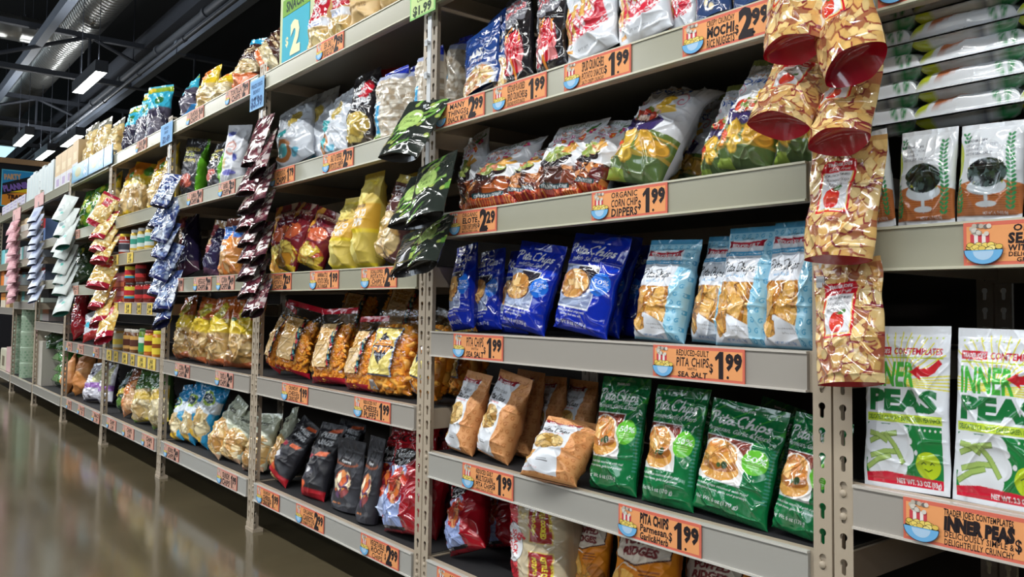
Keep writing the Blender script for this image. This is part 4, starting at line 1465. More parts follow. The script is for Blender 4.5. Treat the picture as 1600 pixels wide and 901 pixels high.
def a_veg(c):
    c.rect(0, 0, 1, 1, (150, 14, 28))
    c.rect(0.08, 0.06, 0.66, 0.60, (150, 168, 214))
    m = c.mask_poly([(0.08, 0.06), (0.66, 0.06), (0.66, 0.60), (0.08, 0.60)])
    c.clip = m
    for k in range(8):
        c.poly([(0.05, 0.10 + 0.05 * k), (0.25 + 0.05 * k, 0.16 + 0.03 * k), (0.7, 0.08 + 0.02 * k), (0.7, 0.04), (0.05, 0.04)], c.r.choice([(132, 150, 200), (168, 184, 224), (110, 130, 188)]))
    c.clip = None
    c.chips(c.mask_ell(0.44, 0.42, 0.25, 0.17), 60, 0.10, [(206, 74, 34), (190, 50, 30), (222, 110, 50), (130, 26, 40), (226, 150, 100)], box=(0.15, 0.25, 0.72, 0.62), sides=(6, 8), dark=0.6)
    c.rect(0.08, 0.80, 0.62, 0.94, (190, 26, 40))
    c.frame(0.08, 0.80, 0.62, 0.94, 0.008, BLK)
    c.text('ROOT', 0.35, 0.83, 0.07, BLK, w=0.4, bold=0.04)
    c.ell(0.42, 0.68, 0.34, 0.085, (26, 20, 24))
    script(c, 'Vegetable', 0.42, 0.68, 0.055, WHT, w=0.52)
    c.text('CHIPS', 0.44, 0.615, 0.040, WHT, w=0.34, bold=0.01, track=0.1)
    c.rect(0.08, 0.03, 0.70, 0.06, BLK)
    c.text('NET WT', 0.24, 0.036, 0.018, WHT, w=0.18)
def a_kettle(c):
    c.rect(0, 0, 1, 1, (186, 170, 140))
    c.rect(0, 0, 0.30, 1, (196, 24, 40))
    for k in range(30):
        c.rect(0.275, k / 30, 0.283, k / 30 + 0.016, (240, 210, 200))
    c.chips(c.mask_ell(0.40, 0.75, 0.07, 0.10), 10, 0.06, [(222, 190, 120), (232, 206, 140)], box=(0.3, 0.6, 0.5, 0.9), sides=(7, 9))
    c.ell(0.20, 0.42, 0.19, 0.20, BLK)
    c.ell(0.20, 0.42, 0.18, 0.19, (226, 228, 234))
    c.text('6', 0.28, 0.48, 0.10, (196, 24, 40), bold=0.05, rot=-math.pi / 2, sx=1.2)
    c.text('SNACK', 0.19, 0.42, 0.055, (196, 24, 40), bold=0.04, rot=-math.pi / 2)
    c.text('BAGS', 0.09, 0.42, 0.055, (196, 24, 40), bold=0.04, rot=-math.pi / 2)
    for y in (0.66, 0.16):
        c.rect(0.50, y - 0.22, 0.90, y + 0.20, (140, 30, 34))
        c.frame(0.50, y - 0.22, 0.90, y + 0.20, 0.008, (206, 180, 90))
        c.text('KETTLE COOKED', 0.74, y, 0.050, (226, 214, 60), bold=0.04, rot=-math.pi / 2, sx=0.62)
        c.text('POTATO CHIPS', 0.58, y, 0.050, (226, 214, 60), bold=0.04, rot=-math.pi / 2, sx=0.62)
        c.text("TRADER JOE'S", 0.86, y, 0.022, (226, 214, 60), bold=0.02, rot=-math.pi / 2)
def a_bbq(c):
    c.rect(0, 0, 1, 1, (222, 126, 22))
    c.rect(0, 0.93, 1, 1, (196, 100, 18))
    c.poly([(0.06, 0.56), (0.10, 0.80), (0.5, 0.86), (0.92, 0.80), (0.95, 0.58), (0.5, 0.50)], (64, 26, 20))
    c.poly([(0.08, 0.57), (0.12, 0.79), (0.5, 0.845), (0.90, 0.79), (0.93, 0.59), (0.5, 0.515)], (222, 206, 186))
    c.text("TRADER JOE'S", 0.5, 0.875, 0.026, (96, 30, 30), w=0.36, bold=0.03)
    for s, y, w in (('BARBEQUE', 0.765, 0.72), ('POPPED', 0.675, 0.56), ('RIDGES', 0.580, 0.56)):
        c.text(s, 0.5, y, 0.070, (120, 40, 40), w=w, bold=0.06, arc=0.2)
    c.chips(c.mask_ell(0.26, 0.30, 0.30, 0.17), 26, 0.14, [(232, 150, 54), (214, 126, 40), (238, 176, 84)], box=(0, 0.1, 0.6, 0.5), sides=(4, 5))
    c.chips(c.mask_ell(0.74, 0.22, 0.28, 0.15), 22, 0.14, [(232, 150, 54), (214, 126, 40), (238, 176, 84)], box=(0.4, 0.05, 1.0, 0.4), sides=(4, 5))
    c.line([(0.04, 0.42), (0.3, 0.52), (0.52, 0.47)], 0.014, (236, 230, 220))
    lines_(c, 0.55, 0.46, 3, 0.32, (96, 40, 20), 0.03, 0.014)
def a_cake(c):
    c.rect(0, 0, 1, 1, (206, 194, 176))
    al = c.mask_poly([(0, 0), (1, 0), (1, 0.8), (0, 0.8)])
    c.chips(al, 260, 0.045, [(222, 212, 194), (196, 178, 152), (232, 226, 212), (170, 150, 124)], box=(0, 0, 1, 0.82), sides=(5, 7), dark=0.75)
    for k in range(7):
        c.rect(0, 0.06 + 0.1 * k, 1, 0.068 + 0.1 * k, (150, 132, 110), 0.6)
    c.rect(0, 0.86, 1, 1, (26, 44, 160))
    c.rect(0, 0.80, 1, 0.87, (150, 160, 196))
    c.rect(0.04, 0.06, 0.52, 0.52, (52, 150, 206))
    c.ell(0.28, 0.34, 0.15, c=(30, 44, 60))
    c.text('Organic', 0.28, 0.16, 0.06, WHT, w=0.36, bold=0.02)
    c.rect(0.04, 0.06, 0.52, 0.11, (110, 150, 60))
pack('green', a_green, 0.18, 0.27, 0.065, 3, nu=150, nv=200, back=(10, 70, 40), kind='pillow', box=2.3, insk=0.25, wr=0.6)
pack('blue', a_blue, 0.17, 0.24, 0.065, 4, nu=130, nv=180, back=(10, 26, 110), kind='pillow', box=2.3, insk=0.25, wr=0.6)
pack('lblue', a_lblue, 0.16, 0.26, 0.065, 3, nu=130, nv=190, back=(120, 180, 210), kind='pillow', box=2.8, wr=0.5, insk=0.35)
pack('multi', a_multi, 0.15, 0.24, 0.075, 4, nu=120, nv=160, back=(196, 126, 76), kind='pillow', box=2.6, matl=SATIN, wr=0.75, insk=0.2)
pack('elote', a_elote, 0.22, 0.27, 0.08, 5, nu=120, nv=150, back=(200, 204, 212), kind='pillow', wr=0.9, bend=0.2, bend_at=0.75)
pack('dip', a_dip, 0.23, 0.32, 0.09, 3, nu=140, nv=190, back=(206, 210, 218), kind='pillow', wr=0.85)
pack('dipfold', a_dip, 0.23, 0.34, 0.10, 1, nu=140, nv=190, back=(206, 210, 218), kind='pillow', wr=0.9, bend=0.9, bend_at=0.62)
pack('apple', a_apple, 0.17, 0.235, 0.075, 3, nu=140, nv=190, back=(200, 160, 100), kind='pouch', gusset=(176, 12, 40), wr=0.9, box=1.5)
pack('peas', a_peas, 0.16, 0.25, 0.03, 2, nu=170, nv=260, back=(216, 220, 228), kind='sachet', wr=0.45)
pack('weed', a_weed, 0.125, 0.155, 0.035, 2, nu=110, nv=140, back=(212, 218, 226), kind='sachet', wr=0.6)
pack('spudw', a_spudw, 0.18, 0.26, 0.06, 2, nu=100, nv=130, back=(206, 210, 218), kind='pillow')
pack('spudk', a_spudk, 0.16, 0.26, 0.06, 2, nu=80, nv=120, back=(30, 30, 34), kind='pillow')
pack('many', a_many, 0.16, 0.24, 0.06, 2, nu=70, nv=100, back=(20, 44, 96), kind='pouch', gusset=(20, 44, 96))
pack('mochi', a_mochi, 0.16, 0.24, 0.06, 1, nu=50, nv=70, back=(30, 44, 80), kind='pouch', gusset=(30, 44, 80))
pack('veg', a_veg, 0.23, 0.33, 0.09, 3, nu=110, nv=150, back=(130, 10, 22), kind='pillow')
pack('kettle', a_kettle, 0.20, 0.30, 0.11, 1, nu=120, nv=150, back=(170, 156, 130), kind='brick', box=3.0, insk=1.0, wr=0.8)
pack('bbq', a_bbq, 0.24, 0.32, 0.10, 2, nu=130, nv=150, back=(196, 104, 18), kind='pillow', matl=SATIN)
pack('cake', a_cake, 0.14, 0.24, 0.13, 2, nu=50, nv=70, back=(206, 194, 176), kind='brick', box=2.0)

# ------------------------------------------------------------------ rack with the pita chips (second from the right edge)
OR = ['first', 'second', 'third', 'fourth', 'fifth', 'sixth', 'seventh', 'eighth', 'ninth', 'tenth', 'eleventh', 'twelfth', 'thirteenth', 'fourteenth', 'fifteenth']
z = SH(1, 1)
G = 'green pita chip bags'
for k, (bl, br, tm, ex) in enumerate((((905, 0), (980, 0), (966, 592), 'leftmost green garlic herb pita chip bag, beside the fallen tan bag'),
                                  ((986, 0), (1070, 0), (1054, 606), 'green garlic herb pita chip bag, second from left above the parmesan price tag'),
                                  ((1064, 0), (1186, 0), (1160, 640), 'large green garlic herb pita chip bag, third from left on its shelf'),
                                  ((1188, 0), (1304, 0), (1275, 660), 'rightmost green garlic herb pita chip bag, partly behind the rack post'))):
    place('green', 'pita_chip_bag', ex, 'chip bag', bl, br, tm, 0.020, 0.070, z, G, T=0.058)
for k, (bl, br, tm) in enumerate((((1010, 0), (1080, 0), (1085, 625)), ((1130, 0), (1200, 0), (1210, 640)))):
    place('green', 'pita_chip_bag', 'green pita chip bag in the dark second row, behind the ' + ['second' if k == 0 else 'third'][0] + ' front bag', 'chip bag', bl, br, tm, 0.16, 0.20, z, G, T=0.07)
G = 'tan multigrain pita chip bags'
place('multi', 'pita_chip_bag', 'leftmost tan and white multigrain pita chip bag, tilted against the post', 'chip bag', (680, 0), (722, 0), (734, 586), 0.020, 0.07, z, G, T=0.07, var=0)
place('multi', 'pita_chip_bag', 'tan and white multigrain pita chip bag leaning right, above the reduced guilt tag', 'chip bag', (726, 0), (778, 0), (790, 592), 0.020, 0.07, z, G, T=0.075, var=1)
place('multi', 'pita_chip_bag', 'tan multigrain bag standing just behind the leaning one', 'chip bag', (772, 0), (815, 0), (815, 582), 0.115, 0.15, z, G, T=0.07, var=2)
place('multi', 'pita_chip_bag', 'plain tan back of a multigrain bag in the third row', 'chip bag', (822, 0), (862, 0), (850, 590), 0.19, 0.21, z, G, T=0.07, var=3)
place('multi', 'pita_chip_bag', 'dark tan bag lying back in the shadow left of the green bags', 'chip bag', (860, 0), (905, 0), (898, 596), 0.22, 0.25, z, G, T=0.07, var=2)
place('multi', 'pita_chip_bag', 'tan multigrain pita chip bag fallen forward over the shelf front', 'chip bag', (806, 714), (888, 752), (894, 640), -0.055, 0.06, None, G, T=0.08, var=0)
z = SH(1, 2)
G = 'dark blue pita chip bags'
place('blue', 'pita_chip_bag', 'leftmost dark blue sea salt pita chip bag, turned and crumpled beside the post', 'chip bag', (684, 0), (724, 0), (714, 386), 0.030, 0.06, z, G, var=0, T=0.07)
place('blue', 'pita_chip_bag', 'dark blue pita chip bag showing only the end of its name, second from the post', 'chip bag', (730, 0), (768, 0), (755, 393), 0.075, 0.10, z, G, var=1, T=0.07)
place('blue', 'pita_chip_bag', 'dark blue pita chip bag mostly hidden behind the third front one', 'chip bag', (768, 0), (812, 0), (806, 391), 0.10, 0.13, z, G, var=2, T=0.06)
place('blue', 'pita_chip_bag', 'dark blue pita chip bag with bright creases in the middle of the row', 'chip bag', (765, 0), (838, 0), (836, 388), 0.018, 0.06, z, G, var=3, T=0.06)
place('blue', 'pita_chip_bag', 'foremost dark blue pita chip bag, its whole bowl picture and fifty percent badge showing', 'chip bag', (846, 0), (936, 0), (928, 376), 0.016, 0.06, z, G, var=2, T=0.06)
place('blue', 'pita_chip_bag', 'dark blue pita chip bag right behind the foremost one', 'chip bag', (878, 0), (955, 0), (952, 374), 0.10, 0.14, z, G, var=1, T=0.06)
place('blue', 'pita_chip_bag', 'dark blue pita chip bag in deep shadow left of the light blue bags', 'chip bag', (930, 0), (985, 0), (985, 385), 0.18, 0.22, z, G, var=0, T=0.06)
G = 'light blue pita chip bags'
place('lblue', 'pita_chip_bag', 'leftmost light blue and white reduced guilt pita chip bag', 'chip bag', (972, 0), (1052, 0), (1040, 376), 0.016, 0.06, z, G, var=0, T=0.07)
place('lblue', 'pita_chip_bag', 'light blue reduced guilt pita chip bag, second of four, set back', 'chip bag', (1062, 0), (1128, 0), (1124, 370), 0.040, 0.085, z, G, var=1, T=0.07)
place('lblue', 'pita_chip_bag', 'light blue reduced guilt pita chip bag, third of four', 'chip bag', (1100, 0), (1186, 0), (1166, 354), 0.012, 0.055, z, G, var=2, T=0.07)
place('lblue', 'pita_chip_bag', 'rightmost light blue reduced guilt pita chip bag, beside the hanging apple pouches', 'chip bag', (1176, 0), (1262, 0), (1236, 344), 0.012, 0.05, z, G, var=0, T=0.07)
z = SH(1, 3)
G = 'white elote corn dipper bags'
for k, (a, b_, t, Yb, Yt, lb) in enumerate(((684, 742, (728, 210), 0.06, 0.10, 'crumpled white elote dipper bag at the far left, its top corner sticking up'),
                                    (702, 790, (790, 222), 0.012, 0.11, 'white elote dipper bag slumped right, front left of its shelf'),
                                    (762, 832, (836, 232), 0.03, 0.12, 'white elote dipper bag squeezed between two slumped ones'),
                                    (812, 892, (892, 188), 0.014, 0.09, 'tallest white elote dipper bag with red flowers and full title'),
                                    (866, 930, (948, 190), 0.03, 0.10, 'white elote dipper bag tucked behind the big lying salsa bag'))):
    place('elote', 'corn_dipper_bag', lb, 'chip bag', (a, 0), (b_, 0), t, Yb, Yt, z, G, var=k, T=0.08)
G = 'corn dipper bags with a salsa bowl'
place('dipfold', 'corn_dipper_bag', 'big white corn dipper bag lying back to the right, top folded over', 'chip bag', (918, 0), (1016, 0), (1062, 120), 0.012, 0.13, z, G, T=0.10)
place('dip', 'corn_dipper_bag', 'corn dipper bag with purple salsa bowl, set back behind its neighbour', 'chip bag', (1074, 0), (1140, 0), (1150, 130), 0.04, 0.10, z, G, var=0, T=0.08)
place('dip', 'corn_dipper_bag', 'corn dipper bag with purple salsa bowl, front one left of the apple pouches', 'chip bag', (1094, 0), (1186, 0), (1200, 96), 0.012, 0.07, z, G, var=1, T=0.09)
place('dip', 'corn_dipper_bag', 'corn dipper bag half hidden by the hanging apple pouches', 'chip bag', (1184, 0), (1268, 0), (1280, 80), 0.012, 0.07, z, G, var=2, T=0.09)
place('dip', 'corn_dipper_bag', 'dark corn dipper bag lying in the second row, behind the lying one', 'chip bag', (1020, 0), (1085, 0), (1090, 150), 0.17, 0.22, z, G, var=0, T=0.08)
z = SH(1, 4)
place('cake', 'rice_cake_bag', 'clear rice cake bag with twisted blue top, left of the snack mix pouches', 'rice cakes', (684, 0), (712, 0), (702, 52), 0.10, 0.10, z, 'rice cake bags', T=0.12, var=0)
place('cake', 'rice_cake_bag', 'clear rice cake bag with blue top, half hidden by the snack mix', 'rice cakes', (708, 0), (738, 0), (728, 46), 0.16, 0.16, z, 'rice cake bags', T=0.12, var=1)
place('many', 'snack_mix_pouch', 'blue snack mix pouch, front one above its own price tag', 'snack pouch', (716, 0), (769, 0), (742, 53), 0.012, 0.04, z, 'blue snack mix pouches', var=0)
place('many', 'snack_mix_pouch', 'blue snack mix pouch tilted behind, beside the black crunchies bag', 'snack pouch', (764, 0), (800, 0), (768, 28), 0.035, 0.06, z, 'blue snack mix pouches', var=1)
for k, (a, b_, t) in enumerate(((781, 822, (800, -6)), (828, 876, (852, -24)))):
    place('spudk', 'potato_snack_bag', ['left', 'right'][k] + ' black and red ketchup potato snack bag on the top visible shelf', 'snack bag', (a, 0), (b_, 0), t, 0.012, 0.05, z, 'ketchup potato snack bags', var=k)
for k, (a, b_, t, yb) in enumerate(((874, 954, (912, -44), 0.012), (956, 1040, (994, -66), 0.012), (1038, 1082, (1060, -80), 0.05))):
    place('spudw', 'potato_snack_bag', OR[k] + ' from left of the silver white potato stick bags with red lattice', 'snack bag', (a, 0), (b_, 0), t, yb, yb + 0.04, z, 'white potato stick bags', var=k)
for k, (a, b_, t) in enumerate(((1080, 1136, (1106, -70)), (1138, 1194, (1166, -90)), (1198, 1254, (1226, -110)))):
    place('mochi', 'rice_nugget_pouch', OR[k] + ' from left of the navy rice nugget pouches, cut by the top edge', 'snack pouch', (a, 0), (b_, 0), t, 0.014, 0.05, z, 'navy rice nugget pouches')
z = SH(1, 0)
place('veg', 'vegetable_chip_bag', 'red vegetable chip bag on the lowest shelf, just right of the post', 'chip bag', (673, 0), (735, 0), (716, 745), 0.03, 0.10, z, 'red vegetable chip bags', var=0, T=0.09)
place('veg', 'vegetable_chip_bag', 'dark red vegetable chip bag in shadow behind the one right of the post', 'chip bag', (725, 0), (785, 0), (775, 745), 0.16, 0.22, z, 'red vegetable chip bags', var=1, T=0.09)
place('kettle', 'snack_bag_multipack', 'beige and red six bag kettle chip multipack on the lowest shelf', 'multipack', (786, 0), (872, 0), (824, 766), 0.05, 0.06, z, None, T=0.11)
place('bbq', 'popped_chip_bag', 'orange popped ridges bag with its name plate, front one', 'chip bag', (934, 0), (1040, 0), (1000, 806), 0.04, 0.10, z, 'orange popped chip bags', var=0)
place('bbq', 'popped_chip_bag', 'orange popped ridges bag showing its chips, left of the front one', 'chip bag', (874, 0), (935, 0), (916, 800), 0.10, 0.15, z, 'orange popped chip bags', var=1)
place('bbq', 'popped_chip_bag', 'orange popped ridges bag in shadow under the parmesan price tag', 'chip bag', (1045, 0), (1150, 0), (1110, 850), 0.12, 0.17, z, 'orange popped chip bags', var=1)
# ------------------------------------------------------------------ rack at the right edge
z = SH(0, 1)
G = 'green and white pea snack bags'
place('peas', 'pea_snack_bag', 'white and green pea snack bag, left of the front pair, red arrow on it', 'snack bag', (1333, 0), (1479, 0), (1412, 512), 0.010, 0.035, z, G, var=0)
place('peas', 'pea_snack_bag', 'white and green pea snack bag at the right edge of the picture', 'snack bag', (1481, 0), (1640, 0), (1566, 516), 0.012, 0.035, z, G, var=1)
for k in range(5):
    x0 = 0.13 + 0.165 * k
    o = link('pita_chip_bag', pack_get('lblue', k))
    o.matrix_world = Matrix.Translation((x0, 0.36, z)) @ Matrix.Rotation(-0.10, 4, 'X') @ Matrix.Diagonal((0.8, 1, 0.88, 1))
    tag(o, OR[k] + ' from left of the pale blue bags in the dark row behind the pea snacks', 'chip bag', 'bags behind the pea snacks')
z = SH(0, 2)
G = 'standing seaweed packs'
SWL = ('white seaweed snack pack half hidden behind the apple pouches', 'white seaweed snack pack with glass bowl picture, middle of the standing three', 'white seaweed snack pack with glass bowl picture, rightmost of the standing three')
for k, (a, b_, t) in enumerate(((1296, 1392, (1352, 208)), (1394, 1484, (1444, 202)), (1486, 1590, (1546, 192)))):
    place('weed', 'seaweed_pack', SWL[k], 'snack pack', (a, 0), (b_, 0), t, 0.010, 0.020, z, G, var=k, T=0.035)
def a_lie(c):
    c.rect(0, 0, 1, 1, (218, 224, 232))
    c.poly([(0.22, 0.085), (0.26, 0.20), (0.46, 0.30), (0.74, 0.30), (0.60, 0.17), (0.40, 0.11)], (176, 98, 58))
    for k in range(4):
        c.line([(0.26, 0.10 + 0.03 * k), (0.66, 0.16 + 0.04 * k)], 0.010, (146, 74, 40), 0.7)
    c.poly([(0.05, 0.075), (0.16, 0.08), (0.22, 0.22), (0.10, 0.22)], (176, 192, 40))
    for k in range(6):
        for sg in (-1, 1):
            c.ell(0.82 + sg * 0.05, 0.085 + 0.028 * k, 0.042, 0.010, (46, 128, 74), rot=sg * 0.5)
    for k in range(26):
        c.rect(0.02 + k / 26, 0.0, 0.036 + k / 26, 0.05, (160, 166, 172))
def b_lie(c):
    c.rect(0, 0, 1, 1, (190, 196, 202))
    c.rect(0.06, 0.05, 0.24, 0.40, (170, 184, 36))
    c.rect(0.60, 0, 0.66, 0.6, (112, 118, 126))
    vine(c, 0.82, 0.04, 0.4, 0.05, 8)
pack('weedlie', a_lie, 0.145, 0.155, 0.046, 2, nu=70, nv=60, back=(150, 156, 162), kind='pillow', box=4.5, wr=0.4, rise=0.08, flange=0.06, backart=b_lie)
for tier in range(5):
    for cidx in range(3):
        xc = 0.030 + 0.152 * cidx
        zc = z + 0.172 + 0.0405 * tier
        o = link('seaweed_pack', pack_get('weedlie', cidx + tier))
        o.matrix_world = Matrix.Translation((xc + 0.006 * ((tier * 7 + cidx * 3) % 3), 0.052 - 0.003 * tier, zc)) @ Matrix.Rotation(-math.radians(72), 4, 'X') @ Matrix.Diagonal((1.13, 1.02, 1.0, 1))
        tag(o, 'white seaweed pack lying flat, %s from left in the %s layer from the bottom' % (OR[cidx], OR[tier]), 'snack pack', 'seaweed packs lying in layers')
z = SH(0, 0)
for k in range(3):
    o = link('popped_chip_bag', pack_get('bbq', k))
    o.matrix_world = Matrix.Translation((0.30 + 0.27 * k, 0.22, z)) @ Matrix.Rotation(-0.2, 4, 'X')
    tag(o, OR[k] + ' from left of the dark orange bags under the pea snack shelf', 'chip bag', 'orange popped chip bags')

# ------------------------------------------------------------------ clip strip of apple pouches
def strip(X, Y, z0, z1, label, col=(210, 214, 218)):
    b = MB()
    b.box(-0.009, 0.009, -0.001, 0.001, 0, z1 - z0)
    n = int((z1 - z0) / 0.09)
    o = link('clip_strip', b.build('clip_strip', mat('clear_strip_plastic', (206, 210, 214), rough=0.25)))
    o.location = (X, Y, z0)
    tag(o, label, 'clip strip')
    cb = MB()
    cb.box(-0.007, 0.007, -0.012, 0.0, -0.006, 0.0)
    cb.box(-0.007, 0.007, -0.012, -0.010, -0.014, 0.004)
    cm = cb.build('clip', mat('clear_strip_plastic', (206, 210, 214)))
    for k in range(n):
        c_ = link('clip', cm, o)
        c_.location = (0, 0, 0.05 + 0.09 * k)
    return o
strip(-0.005, -0.012, 0.86, 1.80, 'clear plastic strip holding the honeycrisp apple pouches')
G = 'dried apple pouches on the clip strip'
AP = [((1178, 56), (1270, 54), (1240, -110), -0.15, -0.055, 'dried apple pouch with red foot, top left of the strip, cut by the frame'),
      ((1262, 118), (1364, 44), (1270, -80), -0.17, -0.06, 'dried apple pouch tilted left, red foot open, top right of the strip'),
      ((1166, 156), (1250, 190), (1262, 52), -0.14, -0.05, 'dried apple pouch swung left, above the corn dipper bags'),
      ((1240, 212), (1344, 188), (1316, 70), -0.13, -0.055, 'dried apple pouch with red foot over the big centred pouch'),
      ((1233, 396), (1350, 400), (1310, 206), -0.085, -0.05, 'big dried apple pouch hanging flat with its whole label showing'),
      ((1257, 590), (1367, 603), (1304, 400), -0.075, -0.045, 'lowest dried apple pouch, hanging in front of the post')]
for k, (bl, br, tm, Yb, Yt, lb) in enumerate(AP):
    place('apple', 'apple_chip_pouch', lb, 'snack pouch', bl, br, tm, Yb, Yt, None, G, var=k, T=0.07)

# ------------------------------------------------------------------ price tags of these racks
LV = LEV
price_tag(682, 757, LV[1][4], L_(('MANY', 1, .02), ('THINGS', 1, .02), ('SNACK MIX', 1, .02)), '2.99', ST + 'for the many things snack mix')
price_tag(771, 854, LV[1][4], L_(('KETCHUP FLAVORED', 1, .015), ('SPUD CRUNCHIES', 1, .015), ('SEASONED POTATO SNACKS', .6, .01)), '1.99', ST + 'for ketchup flavored spud crunchies')
price_tag(882, 986, LV[1][4], L_(('SPUD CRUNCHIES', 1.2, .02), ('POTATO SNACKS', .9, .01), ('SALTY CRISPY CRUNCHY', .5, .005)), '1.99', ST + 'for plain spud crunchies')
price_tag(1067, 1206, LV[1][4], L_(('CRISPY CRUNCHY', .7, .01), ('MOCHI', 1.2, .05), ('RICE NUGGETS', 1, .025)), '2.99', ST + 'for mochi rice nuggets')
price_tag(703, 776, LV[1][3], L_(('ORGANIC', .8, .01), ('ELOTE', 1, .04), ('CORN CHIP DIPPERS', 1, .02), ('MEXICAN STREET CORN', .45, .005)), '2.29', ST + 'for organic elote corn chip dippers')
price_tag(925, 1043, LV[1][3], L_(('ORGANIC', .8, .015), ('CORN CHIP', 1, .02), ('DIPPERS', 1.1, .03)), '1.99', ST + 'for organic corn chip dippers')
price_tag(709, 786, LV[1][2], L_(('PITA CHIPS', 1.3, .015), ('WITH', .4, .0), ('SEA SALT', .8, .03)), '1.99', ST + 'for pita chips with sea salt')
price_tag(1021, 1164, LV[1][2], L_(('REDUCED-GUILT', .75, .015), ('PITA CHIPS', 1.1, .015), ('WITH', .35, .0), ('SEA SALT', .65, .03)), '1.99', ST + 'for reduced guilt pita chips')
price_tag(723, 802, LV[1][1], L_(('REDUCED GUILT', .9, .02), ('MULTIGRAIN', 1.2, .02), ('PITA CHIPS', 1, .02), ('GREAT SNACK OPTION', .5, .0)), '1.99', ST + 'for multigrain pita chips')
price_tag(967, 1096, LV[1][1], L_(('PITA CHIPS', 1.4, .05), ('Parmesan,', 1, .03), ('Garlic&Herb', 1, .03)), '1.99', ST + 'for parmesan garlic herb pita chips')
price_tag(683, 764, LV[1][0], L_(('KETTLE', 1, .02), ('POTATO CHIPS', 1, .02)), '3.99', ST + 'for kettle potato chips at the bottom edge')
price_tag(1506, 1800, LV[0][2], L_(('ORGANIC', .9, .03), ('SEAWEED', 1.4, .05), ('WITH SEA SALT', .85, .035), ('DELICIOUSLY CRISPY', .6, .02), ('GREAT SNACK', .55, .02)), '1.99', ST + 'for organic seaweed')
price_tag(1412, 1690, LV[0][1], L_(("TRADER JOE'S CONTEMPLATES", .75, .02), ('INNER PEAS', 1.5, .08), ('DELICIOUSLY SIMPLE &', .75, .012), ('DELIGHTFULLY CRUNCHY', .75, .012)), '1.99', ST + 'for inner peas pea snacks')
price_tag(1372, 1460, LV[0][3], L_(('SESAME', 1, .03), ('STICKS', 1, .03)), '2.49', ST + 'at the top edge above the seaweed packs')
# ------------------------------------------------------------------ artwork of the packs further along
def gen(bg, bands=(), heap=(), ells=(), txt=(), polys=()):
    def art(c):
        c.rect(0, 0, 1, 1, bg)
        for y0, y1, col in bands:
            c.rect(0, y0, 1, y1, col)
        for p, col in polys:
            c.poly(p, col)
        for cx, cy, rx, ry, n, sz, pal in heap:
            c.chips(c.mask_ell(cx, cy, rx, ry), n, sz, pal, box=(max(-.05, cx - rx), max(-.05, cy - ry), min(1.05, cx + rx), min(1.05, cy + ry)), sides=(5, 7), dark=0.66)
        for cx, cy, rx, ry, col in ells:
            c.ell(cx, cy, rx, ry, col)
        for s, x, y, h, col, w in txt:
            c.text(s, x, y, h, col, w=w, bold=0.03)
    return art
GOLD = [(232, 190, 80), (222, 168, 56), (240, 206, 112), (206, 146, 44)]
BROWN = [(196, 150, 92), (176, 124, 66), (212, 170, 112), (150, 100, 52)]
PALE = [(226, 204, 150), (212, 184, 124), (236, 218, 172), (190, 156, 98)]
FULL = lambda n, sz, pal: ((0.5, 0.3, 0.9, 0.6, n, sz, pal),)
# rack with cheese puffs
pack('ridge', gen((206, 170, 112), ((0.27, 0.36, (216, 222, 234)),), ((0.5, 0.13, 0.5, 0.13, 40, 0.15, [(222, 188, 120), (206, 166, 96), (232, 206, 146)]),), (), (('Ridge', 0.5, 0.54, 0.11, WHT, 0.66), ('Cut', 0.5, 0.41, 0.11, WHT, 0.40), ('Sea Salt', 0.5, 0.29, 0.045, (60, 90, 170), 0.5)), (([(0.06, 0.35), (0.94, 0.38), (0.94, 0.96), (0.06, 0.94)], (176, 28, 44)),)), 0.15, 0.32, 0.08, 2, nu=56, nv=90, back=(196, 160, 104))
pack('kraft', gen((204, 168, 112), (), ((0.5, 0.62, 0.4, 0.2, 40, 0.14, [(226, 196, 130), (210, 172, 104)]),), (), (('NET WT 16 OZ', 0.5, 0.2, 0.03, (90, 60, 40), 0.5),)), 0.17, 0.34, 0.09, 2, nu=50, nv=80, back=(196, 160, 104), matl=SATIN)
pack('patio', gen((206, 214, 226), (), (), ((0.56, 0.66, 0.18, 0.14, (176, 152, 70)), (0.28, 0.46, 0.13, 0.09, (52, 150, 156)), (0.30, 0.20, 0.24, 0.14, (176, 112, 64)), (0.30, 0.20, 0.15, 0.08, (90, 190, 200)), (0.62, 0.10, 0.12, 0.05, (80, 160, 190))), (('CHIPS', 0.74, 0.50, 0.06, (150, 160, 176), 0.3),), (([(0.22, 0.36), (0.24, 0.36), (0.34, 0.46), (0.30, 0.46)], (40, 110, 120)),)), 0.20, 0.26, 0.08, 3, nu=64, nv=84, back=(180, 188, 200), wr=1.3)
pack('blackchip', gen((34, 32, 36), ((0.0, 0.10, (70, 60, 50)),), ((0.5, 0.24, 0.44, 0.18, 30, 0.17, [(206, 178, 84), (186, 154, 66), (222, 198, 110)]),), ((0.72, 0.70, 0.2, 0.12, (186, 30, 44)),), (('SALT', 0.40, 0.76, 0.08, WHT, 0.44), ('PEPPER', 0.46, 0.64, 0.08, WHT, 0.6), ('CHIPS', 0.54, 0.49, 0.11, WHT, 0.7))), 0.15, 0.28, 0.08, 1, nu=60, nv=84, back=(30, 28, 32))
pack('redback', gen((176, 24, 40)), 0.16, 0.28, 0.08, 1, nu=24, nv=30, back=(150, 20, 36))
pack('cake2', a_cake, 0.13, 0.27, 0.12, 2, nu=50, nv=84, back=(206, 194, 176), kind='brick', box=2.0)
